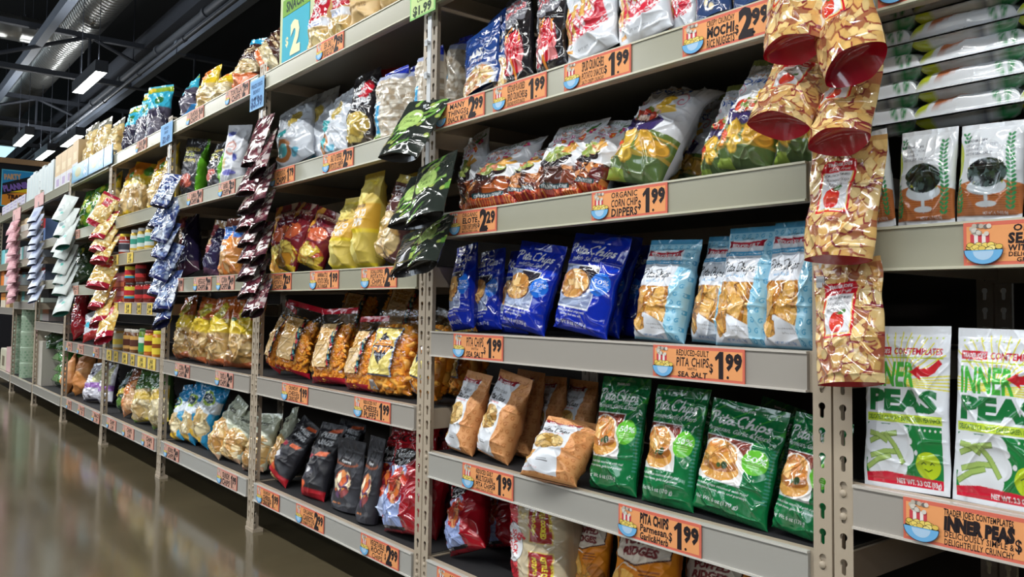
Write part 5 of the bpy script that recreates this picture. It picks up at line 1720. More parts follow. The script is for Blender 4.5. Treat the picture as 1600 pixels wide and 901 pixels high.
pack('sweet', gen((120, 34, 44), ((0.0, 0.10, (210, 170, 40)),), ((0.5, 0.22, 0.5, 0.18, 34, 0.17, [(236, 192, 60), (222, 150, 50), (240, 206, 96), (196, 70, 40)]),), ((0.55, 0.56, 0.34, 0.12, (212, 96, 60)), (0.40, 0.74, 0.2, 0.08, (90, 24, 40))), (('SWEET POTATO', 0.5, 0.82, 0.06, (240, 200, 170), 0.7),), (([(0.0, 0.36), (0.12, 0.36), (0.3, 1), (0.18, 1)], (226, 150, 60)), ([(0.62, 1), (0.9, 1), (0.7, 0.84)], (220, 190, 170)))), 0.16, 0.27, 0.08, 2, nu=60, nv=90, back=(110, 24, 36))
pack('hawai', gen((202, 178, 76), ((0.0, 0.06, (222, 196, 40)), (0.36, 0.40, (226, 196, 40)), (0.40, 0.66, (214, 160, 50))), (), ((0.3, 0.20, 0.3, 0.12, (216, 200, 110)), (0.7, 0.26, 0.24, 0.10, (190, 166, 70)), (0.35, 0.80, 0.26, 0.11, (216, 196, 100)), (0.75, 0.76, 0.22, 0.09, (188, 160, 64))), (('Hawaiian', 0.42, 0.62, 0.05, (70, 60, 50), 0.56), ('POTATO', 0.44, 0.525, 0.075, WHT, 0.72), ('CHIPS', 0.46, 0.43, 0.075, WHT, 0.56)), (([(0.2, 0.87), (0.75, 0.87), (0.75, 0.93), (0.2, 0.93)], (226, 200, 60)),)), 0.15, 0.28, 0.11, 2, nu=64, nv=100, back=(190, 166, 74), matl=SATIN, box=2.8, wr=0.8)
pack('scallop', gen((76, 46, 46), ((0.0, 0.06, (60, 30, 34)),), ((0.46, 0.30, 0.46, 0.26, 40, 0.18, [(214, 176, 112), (196, 150, 84), (226, 194, 134)]),), (), (('SCALLOPED', 0.52, 0.80, 0.06, WHT, 0.7), ('au gratin', 0.55, 0.70, 0.05, WHT, 0.5)), (([(0, 0.9), (1, 0.9), (1, 1), (0, 1)], (196, 176, 90)),)), 0.16, 0.29, 0.08, 1, nu=60, nv=90, back=(190, 168, 92))
pack('cheez', gen((34, 34, 40), ((0.0, 0.12, (166, 22, 34)),), (), ((0.34, 0.34, 0.2, 0.10, (60, 60, 70)), (0.34, 0.36, 0.12, 0.05, (210, 210, 214)), (0.30, 0.16, 0.16, 0.05, (206, 84, 40))), (('CHEESE', 0.56, 0.80, 0.07, WHT, 0.56), ('LONGS', 0.58, 0.70, 0.07, WHT, 0.52)), (([(0.5, 0.54), (0.56, 0.60), (0.9, 0.62), (0.86, 0.56)], (206, 90, 50)), ([(0.1, 0.5), (0.16, 0.56), (0.4, 0.55), (0.36, 0.5)], (140, 30, 50)), ([(0.5, 0.86), (0.9, 0.9), (0.92, 0.95), (0.52, 0.91)], (196, 80, 40)))), 0.16, 0.27, 0.08, 2, nu=60, nv=86, back=(28, 28, 32), matl=SATIN)
pack('cauli', gen((42, 42, 48), (), ((0.46, 0.36, 0.28, 0.20, 50, 0.09, [(222, 190, 150), (196, 84, 40), (140, 60, 60), (236, 216, 180), (206, 120, 60), (92, 60, 100)]),), ((0.46, 0.66, 0.40, 0.05, (120, 60, 34)), (0.46, 0.675, 0.34, 0.04, (40, 36, 38)), (0.8, 0.10, 0.07, 0.04, (70, 70, 74))), (('Carrots', 0.46, 0.66, 0.035, WHT, 0.4), ('NET WT', 0.40, 0.08, 0.022, (206, 120, 60), 0.3))), 0.17, 0.24, 0.06, 1, nu=70, nv=100, back=(36, 36, 42), kind='pouch', gusset=(30, 30, 34), matl=SATIN, wr=0.7)
pack('twist', gen((206, 214, 190), ((0.0, 0.08, (190, 150, 120)),), ((0.5, 0.30, 0.62, 0.30, 60, 0.15, [(222, 182, 116), (236, 206, 150), (206, 156, 88), (190, 136, 70)]),), (), (('Twists', 0.5, 0.76, 0.08, (60, 60, 60), 0.5),), (([(0.02, 0.1), (0.2, 0.0), (0.4, 0.02), (0.3, 0.12)], (150, 40, 50)),)), 0.17, 0.30, 0.09, 3, nu=60, nv=90, back=(200, 206, 184))

# clear film bags with the puffs inside and a printed label
def heap_mesh(name, w, h, T, n, r, ln, pal, seed, top=0.74):
    rr = random.Random(seed)
    b = MB()
    # the packed middle of the heap, where single puffs cannot be told apart
    V, Fs, nv_, na = [], [], 12, 18
    for i in range(nv_ + 1):
        v = 0.02 + (top - 0.04) * i / nv_
        f = min(1, math.sin(min(1, v / 0.22) * math.pi / 2) ** 0.6) * max(0, 1 - (max(0, v - 0.40) / 0.52) ** 1.7)
        for j in range(na):
            a = 2 * math.pi * j / na
            q = 0.86 * rr.uniform(0.92, 1.04) * (0.5 if i in (0, nv_) else 1)
            V.append(((w / 2 - 0.014) * q * math.cos(a), T / 2 * f * 0.72 * q * math.sin(a), v * h))
    Fs = [(i * na + j, i * na + (j + 1) % na, (i + 1) * na + (j + 1) % na, (i + 1) * na + j) for i in range(nv_) for j in range(na)]
    Fs += [tuple(range(na - 1, -1, -1)), tuple(range(nv_ * na, (nv_ + 1) * na))]
    b.add(V, Fs, 0, tuple(int(c * 0.94) for c in pal[1]))
    for k in range(n):
        v = rr.uniform(0.03, top) ** 0.9
        f = min(1, math.sin(min(1, v / 0.22) * math.pi / 2) ** 0.6) * max(0, 1 - (max(0, v - 0.40) / 0.52) ** 1.7)
        u = rr.uniform(-0.86, 0.86)
        bb = T / 2 * f * math.sqrt(max(0, 1 - u * u)) * 0.80 - r * 0.7
        y = -bb * rr.choice([1, 0.97, 0.92, 0.86, 0.8, -0.8, -0.95])
        p = np.array([u * (w / 2 - 0.012), y, max(r, v * h)])
        a = rr.uniform(0, math.pi)
        d = np.array([math.cos(a), rr.uniform(-0.25, 0.25), math.sin(a)])
        d /= np.linalg.norm(d)
        cv_ = np.array([-d[2], 0, d[0]]) * ln * rr.uniform(-0.3, 0.3)
        pts = [p - d * ln / 2, p - d * ln / 6 + cv_, p + d * ln / 6 + cv_, p + d * ln / 2]
        col = np.array(rr.choice(pal), float)
        for q in pts:
            q[2] = max(q[2], r * 1.1)
        pts = [np.array(q) for q in pts]
        ring = 7
        V, Fs = [], []
        for i, q in enumerate(pts):
            e = d if i in (0, 3) else (pts[min(3, i + 1)] - pts[max(0, i - 1)])
            e = e / (np.linalg.norm(e) + 1e-9)
            s1 = np.cross(e, [0, 1.0, 0])
            s1 /= np.linalg.norm(s1) + 1e-9
            s2 = np.cross(e, s1)
            rad = r * (0.62 if i in (0, 3) else 1.0) * rr.uniform(0.9, 1.1)
            V += [q + rad * (math.cos(t) * s1 + math.sin(t) * s2) for t in np.linspace(0, 2 * math.pi, ring, endpoint=False)]
        for i in range(3):
            Fs += [(i * ring + j, i * ring + (j + 1) % ring, (i + 1) * ring + (j + 1) % ring, (i + 1) * ring + j) for j in range(ring)]
        Fs += [tuple(range(ring - 1, -1, -1)), tuple(range(3 * ring, 4 * ring))]
        b.add(V, Fs, 0, col)
    return b.build(name, mat('puffed_corn', attr=True, rough=0.75, spec=0.2, noise=0.08, nscale=120), smooth=True, auto=60)
def a_crunch(c):
    x0, x1, y0, y1 = 0.20, 0.72, 0.20, 0.80
    c.rect(0, 0, 1, 1, BLK)
    for k in range(7):
        for sx in (x0 + 0.02, x1 - 0.09):
            y = y0 + 0.02 + 0.077 * k
            c.poly([(sx, y), (sx + 0.07, y), (sx + 0.035, y + 0.07)], ((186, 40, 50), (40, 130, 140), (222, 190, 120))[k % 3])
            c.poly([(sx, y + 0.07), (sx + 0.035, y), (sx, y)], ((222, 180, 110), (186, 40, 50), (40, 130, 140))[k % 3])
    c.rect(x0 + 0.02, y0, x0 + 0.42, y1 - 0.02, (226, 184, 126))
    for s, y in (('CRUNCHY', 0.68), ('CHEESE', 0.61), ('PUFFS', 0.54)):
        c.text(s, x0 + 0.22, y, 0.052, (176, 120, 30), w=0.30, bold=0.06)
    c.text('Cheese Flavored', x0 + 0.22, 0.47, 0.024, (60, 40, 30), w=0.30)
    c.text('Corn Snacks', x0 + 0.22, 0.43, 0.024, (60, 40, 30), w=0.26)
    c.text('NET WT 8 OZ', x0 + 0.22, 0.26, 0.02, (60, 40, 30), w=0.26)
def a_puff(c):
    c.rect(0, 0, 1, 1, (50, 56, 80))
    for k in range(16):
        y = 0.22 + 0.036 * k
        for x in (0.20, 0.70):
            c.poly([(x - 0.03, y), (x, y + 0.018), (x + 0.03, y), (x, y - 0.018)], (150, 160, 180))
    c.rect(0.20, 0.235, 0.70, 0.765, (236, 212, 110))
    c.poly([(0.45, 0.72), (0.70, 0.54), (0.45, 0.34), (0.20, 0.54)], (40, 40, 54))
    c.text("TRADER JOE'S", 0.45, 0.735, 0.018, (60, 60, 70), w=0.26)
    c.text('CHEESE', 0.45, 0.565, 0.058, (236, 140, 40), w=0.46, bold=0.06)
    c.text('PUFFS', 0.45, 0.485, 0.058, (236, 140, 40), w=0.38, bold=0.06)
    c.text('50% LESS FAT', 0.45, 0.44, 0.024, (200, 206, 220), w=0.32)
    c.text('NET WT 5 OZ', 0.45, 0.27, 0.022, (60, 50, 40), w=0.3)
def a_barcode(c):
    c.rect(0, 0, 1, 1, (214, 210, 214))
    for k in range(14):
        c.rect(0.22 + 0.012 * k, 0.08, 0.226 + 0.012 * k, 0.15, (60, 50, 60))
PUFFC = [(246, 172, 62), (240, 158, 44), (250, 186, 84), (236, 148, 38)]
def clear_bag(key, w, h, T, art, n, r, ln, seed, ends, lab):
    def mk():
        kw = dict(kind='pillow', seed=seed, nu=56, nv=80, wr=0.6, insk=0.0)
        def a_ends(c):
            c.rect(0, 0, 1, 1, ends)
        out = [('film', pack_mesh('film', lambda c: None, w, h, T, matl=FILM, **kw), None),
               ('label', pack_mesh('label', art, w, h, T, patch=lab, **dict(kw, nu=100, nv=140)), None),
               ('cheese_puffs', heap_mesh('cheese_puffs', w, h, T, n, r, ln, PUFFC, seed), 'stuff')]
        if ends:
            out.append(('bottom_seal', pack_mesh('bottom_seal', a_ends, w, h, T, patch=(0.0, 1.0, 0.0, 0.075), **kw), None))
            out.append(('top_seal', pack_mesh('top_seal', a_ends, w, h, T, patch=(0.0, 1.0, 0.93, 1.0), **kw), None))
        else:
            out.append(('barcode', pack_mesh('barcode', a_barcode, w, h, T, patch=(0.22, 0.40, 0.06, 0.17), **dict(kw, nu=100, nv=140)), None))
        return out
    composite(key, w, h, T, mk)
clear_bag('crunch', 0.21, 0.30, 0.10, a_crunch, 560, 0.0062, 0.030, 3, (186, 20, 44), (0.20, 0.72, 0.20, 0.80))
clear_bag('puff', 0.24, 0.34, 0.11, a_puff, 300, 0.0115, 0.050, 5, None, (0.17, 0.73, 0.215, 0.785))

def row(key, name, cat, z, group, items):
    for it in items:
        lb, a, b_, t = it[:4]
        Yb = it[4] if len(it) > 4 else 0.018
        Yt = it[5] if len(it) > 5 else Yb + 0.045
        place(key, name, lb, cat, (a, 0), (b_, 0), t, Yb, Yt, z, group, T=KIT[key][3] * (it[6] if len(it) > 6 else 1))
z = SH(2, 4)
row('ridge', 'ridge_chip_bag', 'chip bag', z, 'red label ridge cut chip bags', [('tan and red ridge cut chip bag, left one beside the two dollar sign', 470, 500, (502, -40)), ('tan and red ridge cut chip bag, right one beside the plain kraft bags', 501, 534, (536, -60))])
row('kraft', 'kraft_chip_bag', 'chip bag', z, 'kraft chip bags on the top shelf', [('plain kraft chip bag right of the red label bags, cut by the frame', 534, 575, (568, -80)), ('plain kraft chip bag, rightmost on the top shelf near the green tag', 580, 626, (612, -100))])
z = SH(2, 3)
row('patio', 'patio_potato_chip_bag', 'chip bag', z, 'white patio chip bags', [('white drawn picture chip bag at the front left corner, above the patio tag', 423, 477, (455, 174), 0.016, 0.09), ('white drawn picture chip bag right behind the front left one', 452, 505, (492, 147), 0.09, 0.15), ('white drawn picture chip bag leaning left of the black chip bag', 490, 527, (528, 146), 0.05, 0.11)])
row('blackchip', 'salt_pepper_chip_bag', 'chip bag', z, None, [('black potato chip bag with large white lettering and gold chips', 530, 571, (560, 116))])
row('redback', 'salt_pepper_chip_bag', 'chip bag', z, None, [('red bag showing only its top behind the black chip bag', 560, 612, (600, 84), 0.20, 0.24)])
row('cake2', 'rice_cake_bag', 'rice cakes', z, 'rice cake bags by the okra strip', [('clear rice cake bag with blue label, right of the black chip bag', 574, 610, (594, 104), 0.018, 0.02), ('clear rice cake bag with blue top, half behind its left neighbour', 612, 636, (624, 98), 0.06, 0.06), ('clear rice cake bag, rightmost, partly behind the rack post', 640, 668, (652, 72), 0.03, 0.03)])
z = SH(2, 2)
row('sweet', 'sweet_potato_chip_bag', 'chip bag', z, 'sweet potato chip bags', [('maroon and orange sweet potato chip bag, left one by the berry strip', 418, 446, (470, 322), 0.02, 0.09), ('maroon and orange sweet potato chip bag, right one leaning on the yellow bags', 447, 494, (508, 338), 0.016, 0.08), ('dark maroon bag in shadow behind the left sweet potato bag', 412, 450, (440, 322), 0.16, 0.2)])
row('hawai', 'potato_chip_bag', 'chip bag', z, 'yellow potato chip bags', [('shorter yellow potato chip bag, left of the tall one', 499, 536, (538, 306), 0.016, 0.06), ('tall yellow potato chip bag standing square at the shelf front', 538, 568, (562, 268), 0.014, 0.03), ('yellow potato chip bag peeking over the scalloped chip bag', 590, 630, (622, 270), 0.12, 0.15)])
row('scallop', 'scalloped_chip_bag', 'chip bag', z, None, [('brown topped scalloped potato chip bag behind the okra pouch', 567, 613, (628, 284), 0.016, 0.06)])
z = SH(2, 1)
row('crunch', 'cheese_crunch_bag', 'snack bag', z, 'clear bags of cheese crunchies', [('clear bag of orange crunchies at far left, mostly behind its neighbour', 403, 446, (438, 484), 0.075, 0.10), ('clear bag of orange crunchies with red top, first full one beside the post', 412, 471, (464, 482), 0.016, 0.05), ('clear bag of orange crunchies with red top, middle of the row', 470, 526, (514, 484), 0.018, 0.06), ('clear bag of orange crunchies squeezed left of the yellow label puffs', 522, 566, (566, 496), 0.02, 0.07)])
row('puff', 'cheese_puff_bag', 'snack bag', z, 'clear bags of cheese puffs', [('large clear bag of fat cheese puffs with yellow label, fully in view', 554, 624, (606, 484), 0.014, 0.05), ('clear bag of fat cheese puffs with yellow label, half behind the post', 622, 690, (676, 490), 0.016, 0.06), ('clear bag of cheese puffs seen past the post beside the multigrain bags', 664, 730, (716, 486), 0.16, 0.20)])
row('crunch', 'cheese_crunch_bag', 'snack bag', z + 0.13, 'clear bags of cheese crunchies', [('clear bag of orange crunchies piled high at the back, left one', 500, 572, (560, 446), 0.28, 0.32, 0.8), ('clear bag of orange crunchies piled high at the back, right one', 575, 650, (640, 440), 0.28, 0.32, 0.8)])
z = SH(2, 0)
row('twist', 'cheese_twist_bag', 'snack bag', z, 'pale green twist snack bags', [('pale green twist bag just right of the post, leaning right', 398, 424, (446, 640), 0.04, 0.13), ('pale green twist bag low behind the black cheese bags', 408, 436, (452, 660), 0.09, 0.16)])
row('cheez', 'cheese_stick_bag', 'snack bag', z, 'black cheese snack bags', [('black cheese snack bag with red foot, leftmost by the post', 403, 436, (474, 668), 0.016, 0.12), ('black cheese snack bag with red foot, second, left of the standing pouch', 455, 492, (508, 664), 0.02, 0.10), ('black cheese snack bag in the shadow of the back row', 500, 540, (540, 662), 0.2, 0.24)])
row('cauli', 'carrot_snack_pouch', 'snack pouch', z, 'black carrot snack pouches', [('black stand-up pouch with a carrot picture facing front', 508, 549, (538, 690), 0.05, 0.07), ('black carrot pouch turned sideways beside the red chip bags', 549, 572, (578, 686), 0.03, 0.06)])
row('veg', 'vegetable_chip_bag', 'chip bag', z, 'red vegetable chip bags', [('red vegetable chip bag set back, left of the front one', 572, 606, (612, 668), 0.06, 0.12), ('red vegetable chip bag with black name plate, front one left of the post', 581, 640, (636, 672), 0.014, 0.09), ('red vegetable chip bag squeezed against the post', 622, 662, (668, 668), 0.08, 0.13)])
price_tag(495, 537, LV[2][4], L_(('SEA SALT', 1, .02), ('RIDGE CUT', 1, .02)), '2.98', ST + 'for ridge cut chips on the top shelf')
price_tag(423, 460, LV[2][3], L_(('PATIO POTATO', 1, .02), ('CHIPS', 1.1, .04)), '1.79', ST + 'for patio potato chips', lw=0.6)
price_tag(505, 552, LV[2][3], L_(('SALT & PEPPER', 1, .02), ('POTATO CHIPS', 1, .02)), '2.79', ST + 'right of the patio tag')
price_tag(419, 455, LV[2][2], L_(('SWEET', 1, .03), ('POTATO', 1, .03), ('CHIPS', 1, .03)), '2.29', ST + 'for sweet potato chips')
price_tag(485, 529, LV[2][2], L_(('HAWAIIAN STYLE', .8, .02), ('POTATO CHIPS', 1, .02), ('SALT & VINEGAR', .7, .02)), '1.99', ST + 'for hawaiian style potato chips')
price_tag(565, 620, LV[2][2], L_(('SCALLOPED', .8, .02), ('POTATO', 1, .02), ('CHIPS', 1, .02), ('WITH FIVE CHEESES', .5, .01)), '2.49', ST + 'for scalloped potato chips')
price_tag(441, 481, LV[2][1], L_(('CRUNCHY', .9, .02), ('CHEESE', 1, .02), ('CRUNCHIES', 1, .02)), '1.99', ST + 'for cheese crunchies')
price_tag(554, 610, LV[2][1], L_(('REDUCED FAT', .7, .02), ('CHEESE', 1.1, .03), ('PUFFS', 1.1, .03)), '1.99', ST + 'for reduced fat cheese puffs')
price_tag(402, 436, LV[2][0], L_(('CRUNCHY', .8, .02), ('CHEESE', 1, .04), ('CRUNCHIES', 1, .04)), '1.99', ST + 'for black cheese snacks')
price_tag(463, 506, LV[2][0], L_(('ORGANIC', .9, .02), ('CARROTS', 1.2, .03), ('OF MANY COLORS', .7, .01)), '2.99', ST + 'for organic carrots of many colors')
price_tag(564, 623, LV[2][0], L_(('VEGETABLE', 1, .02), ('ROOT', 1, .02), ('CHIPS', .9, .01)), '2.99', ST + 'for vegetable root chips')

# the two dollar sign on the top shelf and the green corner tag
def board(name, label, X0, X1, Z0, Z1, Y, parts, cat='sign', th=0.006, axis='y'):
    o = thing(name, label, cat, (X0, Y, Z0))
    for pn, draw in parts:
        b = MB()
        draw(b)
        link(pn, b.build(pn, PAPER), o)
    return o
q0, q1 = x_at(437, 0.10, 1.9), x_at(492, 0.10, 1.9)
sw_ = q1 - q0
def _bd(b):
    b.box(0, sw_, 0, 0.006, 0, 0.46, 0, (204, 214, 170))
def _cd(b):
    b.box(0.03, sw_ * 0.86, -0.003, -0.0005, 0.055, 0.26, 0, (58, 176, 200))
    b.box(0.03, sw_ * 0.86, -0.003, -0.0005, 0.262, 0.33, 0, (120, 170, 60))
    flat_text(b, 'SNACK', sw_ * 0.45, 0.275, 0.04, (30, 60, 40), -0.0034, 0.04, w=sw_ * 0.5)
    flat_text(b, '$', sw_ * 0.24, 0.135, 0.035, (240, 240, 190), -0.0036, 0.03)
    flat_text(b, '2', sw_ * 0.50, 0.088, 0.12, (60, 130, 150), -0.0034, 0.05)
    flat_text(b, '2', sw_ * 0.48, 0.094, 0.12, (240, 240, 190), -0.0037, 0.05)
board('shelf_sign', 'pale green sign with a teal two dollar card on the top shelf', q0, q1, 1.757, 2.2, 0.10, (('board', _bd), ('price_card', _cd)))
def hang_tag(xl, xr, yt, yb, style, lines, price, label, Y=-0.012):
    a, c_ = on_y(xl, (yt + yb) / 2, Y), on_y(xr, (yt + yb) / 2, Y)
    zt, zb = on_y((xl + xr) / 2, yt, Y)[2], on_y((xl + xr) / 2, yb, Y)[2]
    w, h = c_[0] - a[0], zt - zb
    pal = {'blue': ((150, 196, 236), (120, 172, 222), (40, 80, 130)), 'green': ((140, 200, 120), (196, 220, 150), (40, 60, 40)), 'pink': ((206, 160, 160), (220, 178, 176), (140, 70, 80))}[style]
    o = thing('hanging_price_tag', label, 'price tag', (a[0], Y, zb), 'hanging tags at the rack posts')
    b = MB()
    b.box(0, w, 0, 0.0015, 0, h, 0, pal[0])
    quad(b, w * .05, w * .95, h * .06, h * .94, -0.0004, pal[1])
    n = len(lines)
    for k, t in enumerate(lines):
        flat_text(b, t, w / 2, h * (0.86 - 0.20 * (k + 0.7)), h * 0.13, pal[2], -0.0008, 0.02, w=w * 0.8)
    if price:
        flat_text(b, price, w / 2, h * 0.10, h * 0.30, pal[2], -0.0008, 0.05, w=w * 0.84)
    link('card', b.build('card', PAPER), o)
    b = MB()
    b.box(w * 0.3, w * 0.7, 0.0016, 0.010, h * 0.86, h * 0.98, 0, (210, 214, 218))
    link('clip', b.build('clip', CHAN), o)
    return o
hang_tag(641, 680, -22, 24, 'green', ['OKRA', 'CRISPS'], '$1.99', 'pale green corner tag priced one ninety-nine above the okra strip', -0.03)
hang_tag(391, 412, 123, 170, 'blue', ['FREEZE DRIED', 'BERRY', 'MIX'], '$3.99', 'blue hanging tag above the strip of berry pouches')
hang_tag(251, 269, 193, 225, 'blue', ['FREEZE', 'DRIED'], '$3.49', 'blue hanging tag above the strip of navy pouches')

# ------------------------------------------------------------------ rack with the orange tortilla chips
pack('chipb', gen((62, 36, 30), ((0.0, 0.30, (222, 106, 50)), (0.88, 1, (34, 156, 210))), ((0.5, 0.40, 0.52, 0.14, 40, 0.15, PALE),), (), (('TORTILLA', 0.4, 0.74, 0.06, (226, 196, 150), 0.56), ('CHIPS', 0.4, 0.64, 0.06, (226, 196, 150), 0.4))), 0.23, 0.34, 0.11, 2, nu=60, nv=84, back=(60, 34, 30))
pack('plant', gen((212, 184, 120), ((0.55, 1, (232, 190, 40)),), ((0.5, 0.26, 0.6, 0.26, 40, 0.18, PALE),), (), (), (([(0.0, 0.45), (0.4, 0.75), (0.6, 1), (0, 1)], (232, 120, 40)), ([(0.1, 0.4), (0.6, 0.62), (0.9, 0.9), (0.5, 0.55)], (76, 124, 50)), ([(0, 0), (0.3, 0), (0.3, 0.1), (0, 0.12)], (110, 30, 50)))), 0.16, 0.27, 0.08, 2, nu=40, nv=60, back=(206, 176, 110))
pack('prune', gen((88, 84, 100), ((0.56, 1, (58, 176, 214)), (0.86, 0.96, (140, 170, 50)), (0.0, 0.06, (40, 130, 210))), ((0.5, 0.30, 0.56, 0.24, 40, 0.17, [(70, 66, 84), (96, 92, 110), (56, 52, 70), (120, 116, 130)]),), ((0.55, 0.70, 0.18, 0.08, (50, 110, 60)), (0.2, 0.92, 0.12, 0.05, (226, 190, 50))), (), (([(0.0, 0.1), (0.16, 0.1), (0.16, 0.56), (0, 0.56)], (120, 200, 226)),)), 0.16, 0.28, 0.09, 3, nu=44, nv=64, back=(70, 66, 84))
pack('quinoa', gen((64, 64, 70), ((0.0, 0.14, (84, 84, 92)),), ((0.4, 0.28, 0.36, 0.12, 18, 0.14, [(206, 100, 84), (180, 70, 60), (120, 60, 60)]),), (), (('QUINOA', 0.42, 0.78, 0.06, (226, 206, 90), 0.52), ('BLACK', 0.36, 0.69, 0.06, (196, 206, 90), 0.42), ('CHIPS', 0.42, 0.60, 0.05, (226, 206, 90), 0.5)), (([(0.84, 0), (1, 0), (1, 1), (0.84, 1)], (104, 190, 44)),)), 0.15, 0.28, 0.10, 2, nu=50, nv=70, back=(96, 176, 44), box=2.8)
pack('gran', gen((214, 218, 228), (), (), ((0.44, 0.60, 0.22, 0.12, (176, 120, 110)), (0.44, 0.60, 0.15, 0.08, (224, 226, 232)), (0.70, 0.44, 0.10, 0.06, (70, 80, 160)), (0.50, 0.20, 0.30, 0.05, (90, 90, 170)), (0.3, 0.84, 0.14, 0.05, (90, 100, 170))), (('GRANOLA', 0.42, 0.60, 0.04, (180, 90, 60), 0.4),), (([(0.1, 0.3), (0.3, 0.26), (0.36, 0.42), (0.14, 0.44)], (214, 190, 140)),)), 0.15, 0.28, 0.08, 1, nu=46, nv=64, back=(196, 200, 212), matl=SATIN)
pack('navyred', gen((40, 34, 66), ((0.0, 0.14, (86, 56, 76)), (0.86, 1, (176, 140, 96))), (), (), (), (([(0.0, 0.2), (0.45, 0.4), (0.4, 0.9), (0, 0.9)], (150, 70, 76)), ([(0.1, 0.5), (0.4, 0.55), (0.4, 0.7), (0.1, 0.66)], (206, 166, 120)))), 0.15, 0.28, 0.09, 2, nu=40, nv=56, back=(34, 30, 56))
pack('orblu', gen((206, 130, 72), ((0.84, 1, (120, 70, 60)),), ((0.5, 0.2, 0.5, 0.18, 26, 0.2, [(222, 140, 60), (206, 110, 44), (226, 170, 110)]),), (), (), (([(0.05, 0.6), (0.9, 0.62), (0.95, 0.84), (0.1, 0.84)], (60, 110, 190)), ([(0.3, 0.4), (0.5, 0.74), (0.75, 0.5), (0.6, 0.36)], (226, 130, 40)), ([(0.1, 0.36), (0.4, 0.32), (0.5, 0.48), (0.2, 0.5)], (190, 196, 196)))), 0.15, 0.27, 0.09, 1, nu=44, nv=60, back=(206, 110, 40))
pack('tort', gen((206, 170, 110), ((0.0, 0.10, (170, 84, 44)), (0.46, 0.66, (226, 190, 50)), (0.66, 1, (186, 92, 38))), ((0.5, 0.26, 0.6, 0.20, 70, 0.13, [(190, 150, 90), (170, 126, 66), (206, 172, 116), (136, 94, 46)]),), ((0.56, 0.78, 0.24, 0.13, (206, 190, 60)), (0.2, 0.66, 0.1, 0.03, (80, 120, 50))), (('Corn Tortilla', 0.56, 0.80, 0.035, (70, 60, 30), 0.4), ('Chips', 0.56, 0.74, 0.035, (70, 60, 30), 0.24))), 0.17, 0.30, 0.09, 3, nu=54, nv=76, back=(196, 150, 90), wr=1.4)
pack('bluec', gen((200, 172, 124), ((0.0, 0.13, (230, 180, 50)), (0.48, 0.70, (210, 222, 234)), (0.68, 1, (20, 130, 196))), ((0.46, 0.28, 0.5, 0.16, 50, 0.15, PALE),), ((0.46, 0.66, 0.3, 0.10, (150, 190, 60)), (0.46, 0.66, 0.24, 0.065, (24, 60, 80))), (('Chips', 0.46, 0.65, 0.03, WHT, 0.3),), (([(0.8, 0), (1, 0), (1, 0.6), (0.8, 0.5)], (32, 140, 196)), ([(0.0, 0.1), (0.1, 0.1), (0.14, 0.5), (0, 0.5)], (32, 140, 196)))), 0.17, 0.30, 0.09, 2, nu=54, nv=76, back=(24, 110, 160))
z = SH(3, 4)
row('prune', 'dried_fruit_bag', 'fruit bag', z, 'blue topped dried fruit bags', [('blue topped dried fruit bag right of the blue hanging tag', 270, 294, (288, 138))])
row('plant', 'plantain_chip_bag', 'chip bag', z, 'plantain bags on the top shelf', [('yellow and orange plantain chip bag with green leaf, on the top shelf', 297, 322, (322, 108)), ('yellow plantain chip bag squeezed left of the brown orange bags', 320, 346, (346, 116))])
row('chipb', 'tortilla_chip_bag', 'chip bag', z, 'brown and orange top shelf chip bags', [('brown and orange chip bag with blue top corner, left of the leaning pair', 346, 386, (394, 62), 0.02, 0.08), ('brown and orange chip bag leaning right over the rack post', 368, 424, (440, 84), 0.014, 0.08)])
z = SH(3, 3)
row('quinoa', 'quinoa_chip_bag', 'chip bag', z, 'dark grey quinoa chip bags', [('dark grey quinoa chip bag with lime green side, left one', 271, 308, (300, 216), 0.016, 0.03), ('dark grey quinoa chip bag with lime green side, behind the white granola bag', 314, 340, (336, 222), 0.03, 0.06)])
row('gran', 'granola_bag', 'snack bag', z, None, [('white granola bag with purple drawings, left of the berry strip', 334, 373, (366, 194), 0.014, 0.04)])
z = SH(3, 2)
row('navyred', 'rice_chip_bag', 'chip bag', z, 'navy and maroon chip bags', [('navy and maroon chip bag with pointed top, right of the navy pouch strip', 269, 300, (286, 334)), ('dim maroon chip bag in the middle of its shelf', 304, 332, (338, 348), 0.06, 0.10)])
row('orblu', 'corn_chip_bag', 'chip bag', z, None, [('orange and blue corn chip bag left of the berry strip', 329, 366, (362, 340))])
z = SH(3, 1)
row('tort', 'corn_tortilla_chip_bag', 'chip bag', z, 'orange and yellow tortilla chip bags', [('leftmost orange and yellow tortilla chip bag beside the jar rack', 257, 282, (286, 466)), ('orange and yellow tortilla chip bag, second from left', 282, 309, (316, 468)), ('orange and yellow tortilla chip bag, third from left', 310, 338, (340, 466)), ('wide orange and yellow tortilla chip bag, rightmost under the berry strip', 339, 394, (384, 466))])
z = SH(3, 0)
row('bluec', 'tortilla_round_bag', 'chip bag', z, 'bright blue chip bags', [('leftmost bright blue chip bag on the lowest shelf', 254, 272, (280, 604)), ('middle bright blue chip bag on the lowest shelf', 270, 292, (304, 600), 0.03), ('rightmost bright blue chip bag with a blue side panel', 282, 314, (336, 600), 0.016, 0.08)])
row('twist', 'cheese_twist_bag', 'snack bag', z, 'pale green twist snack bags', [('pale green twist bag lying back beside the bright blue bags', 309, 330, (366, 632), 0.016, 0.12), ('pale green twist bag in the middle, sagging at the shelf front', 329, 364, (384, 650), 0.014, 0.11), ('pale green twist bag half behind the rack post', 364, 396, (410, 650), 0.014, 0.10)])
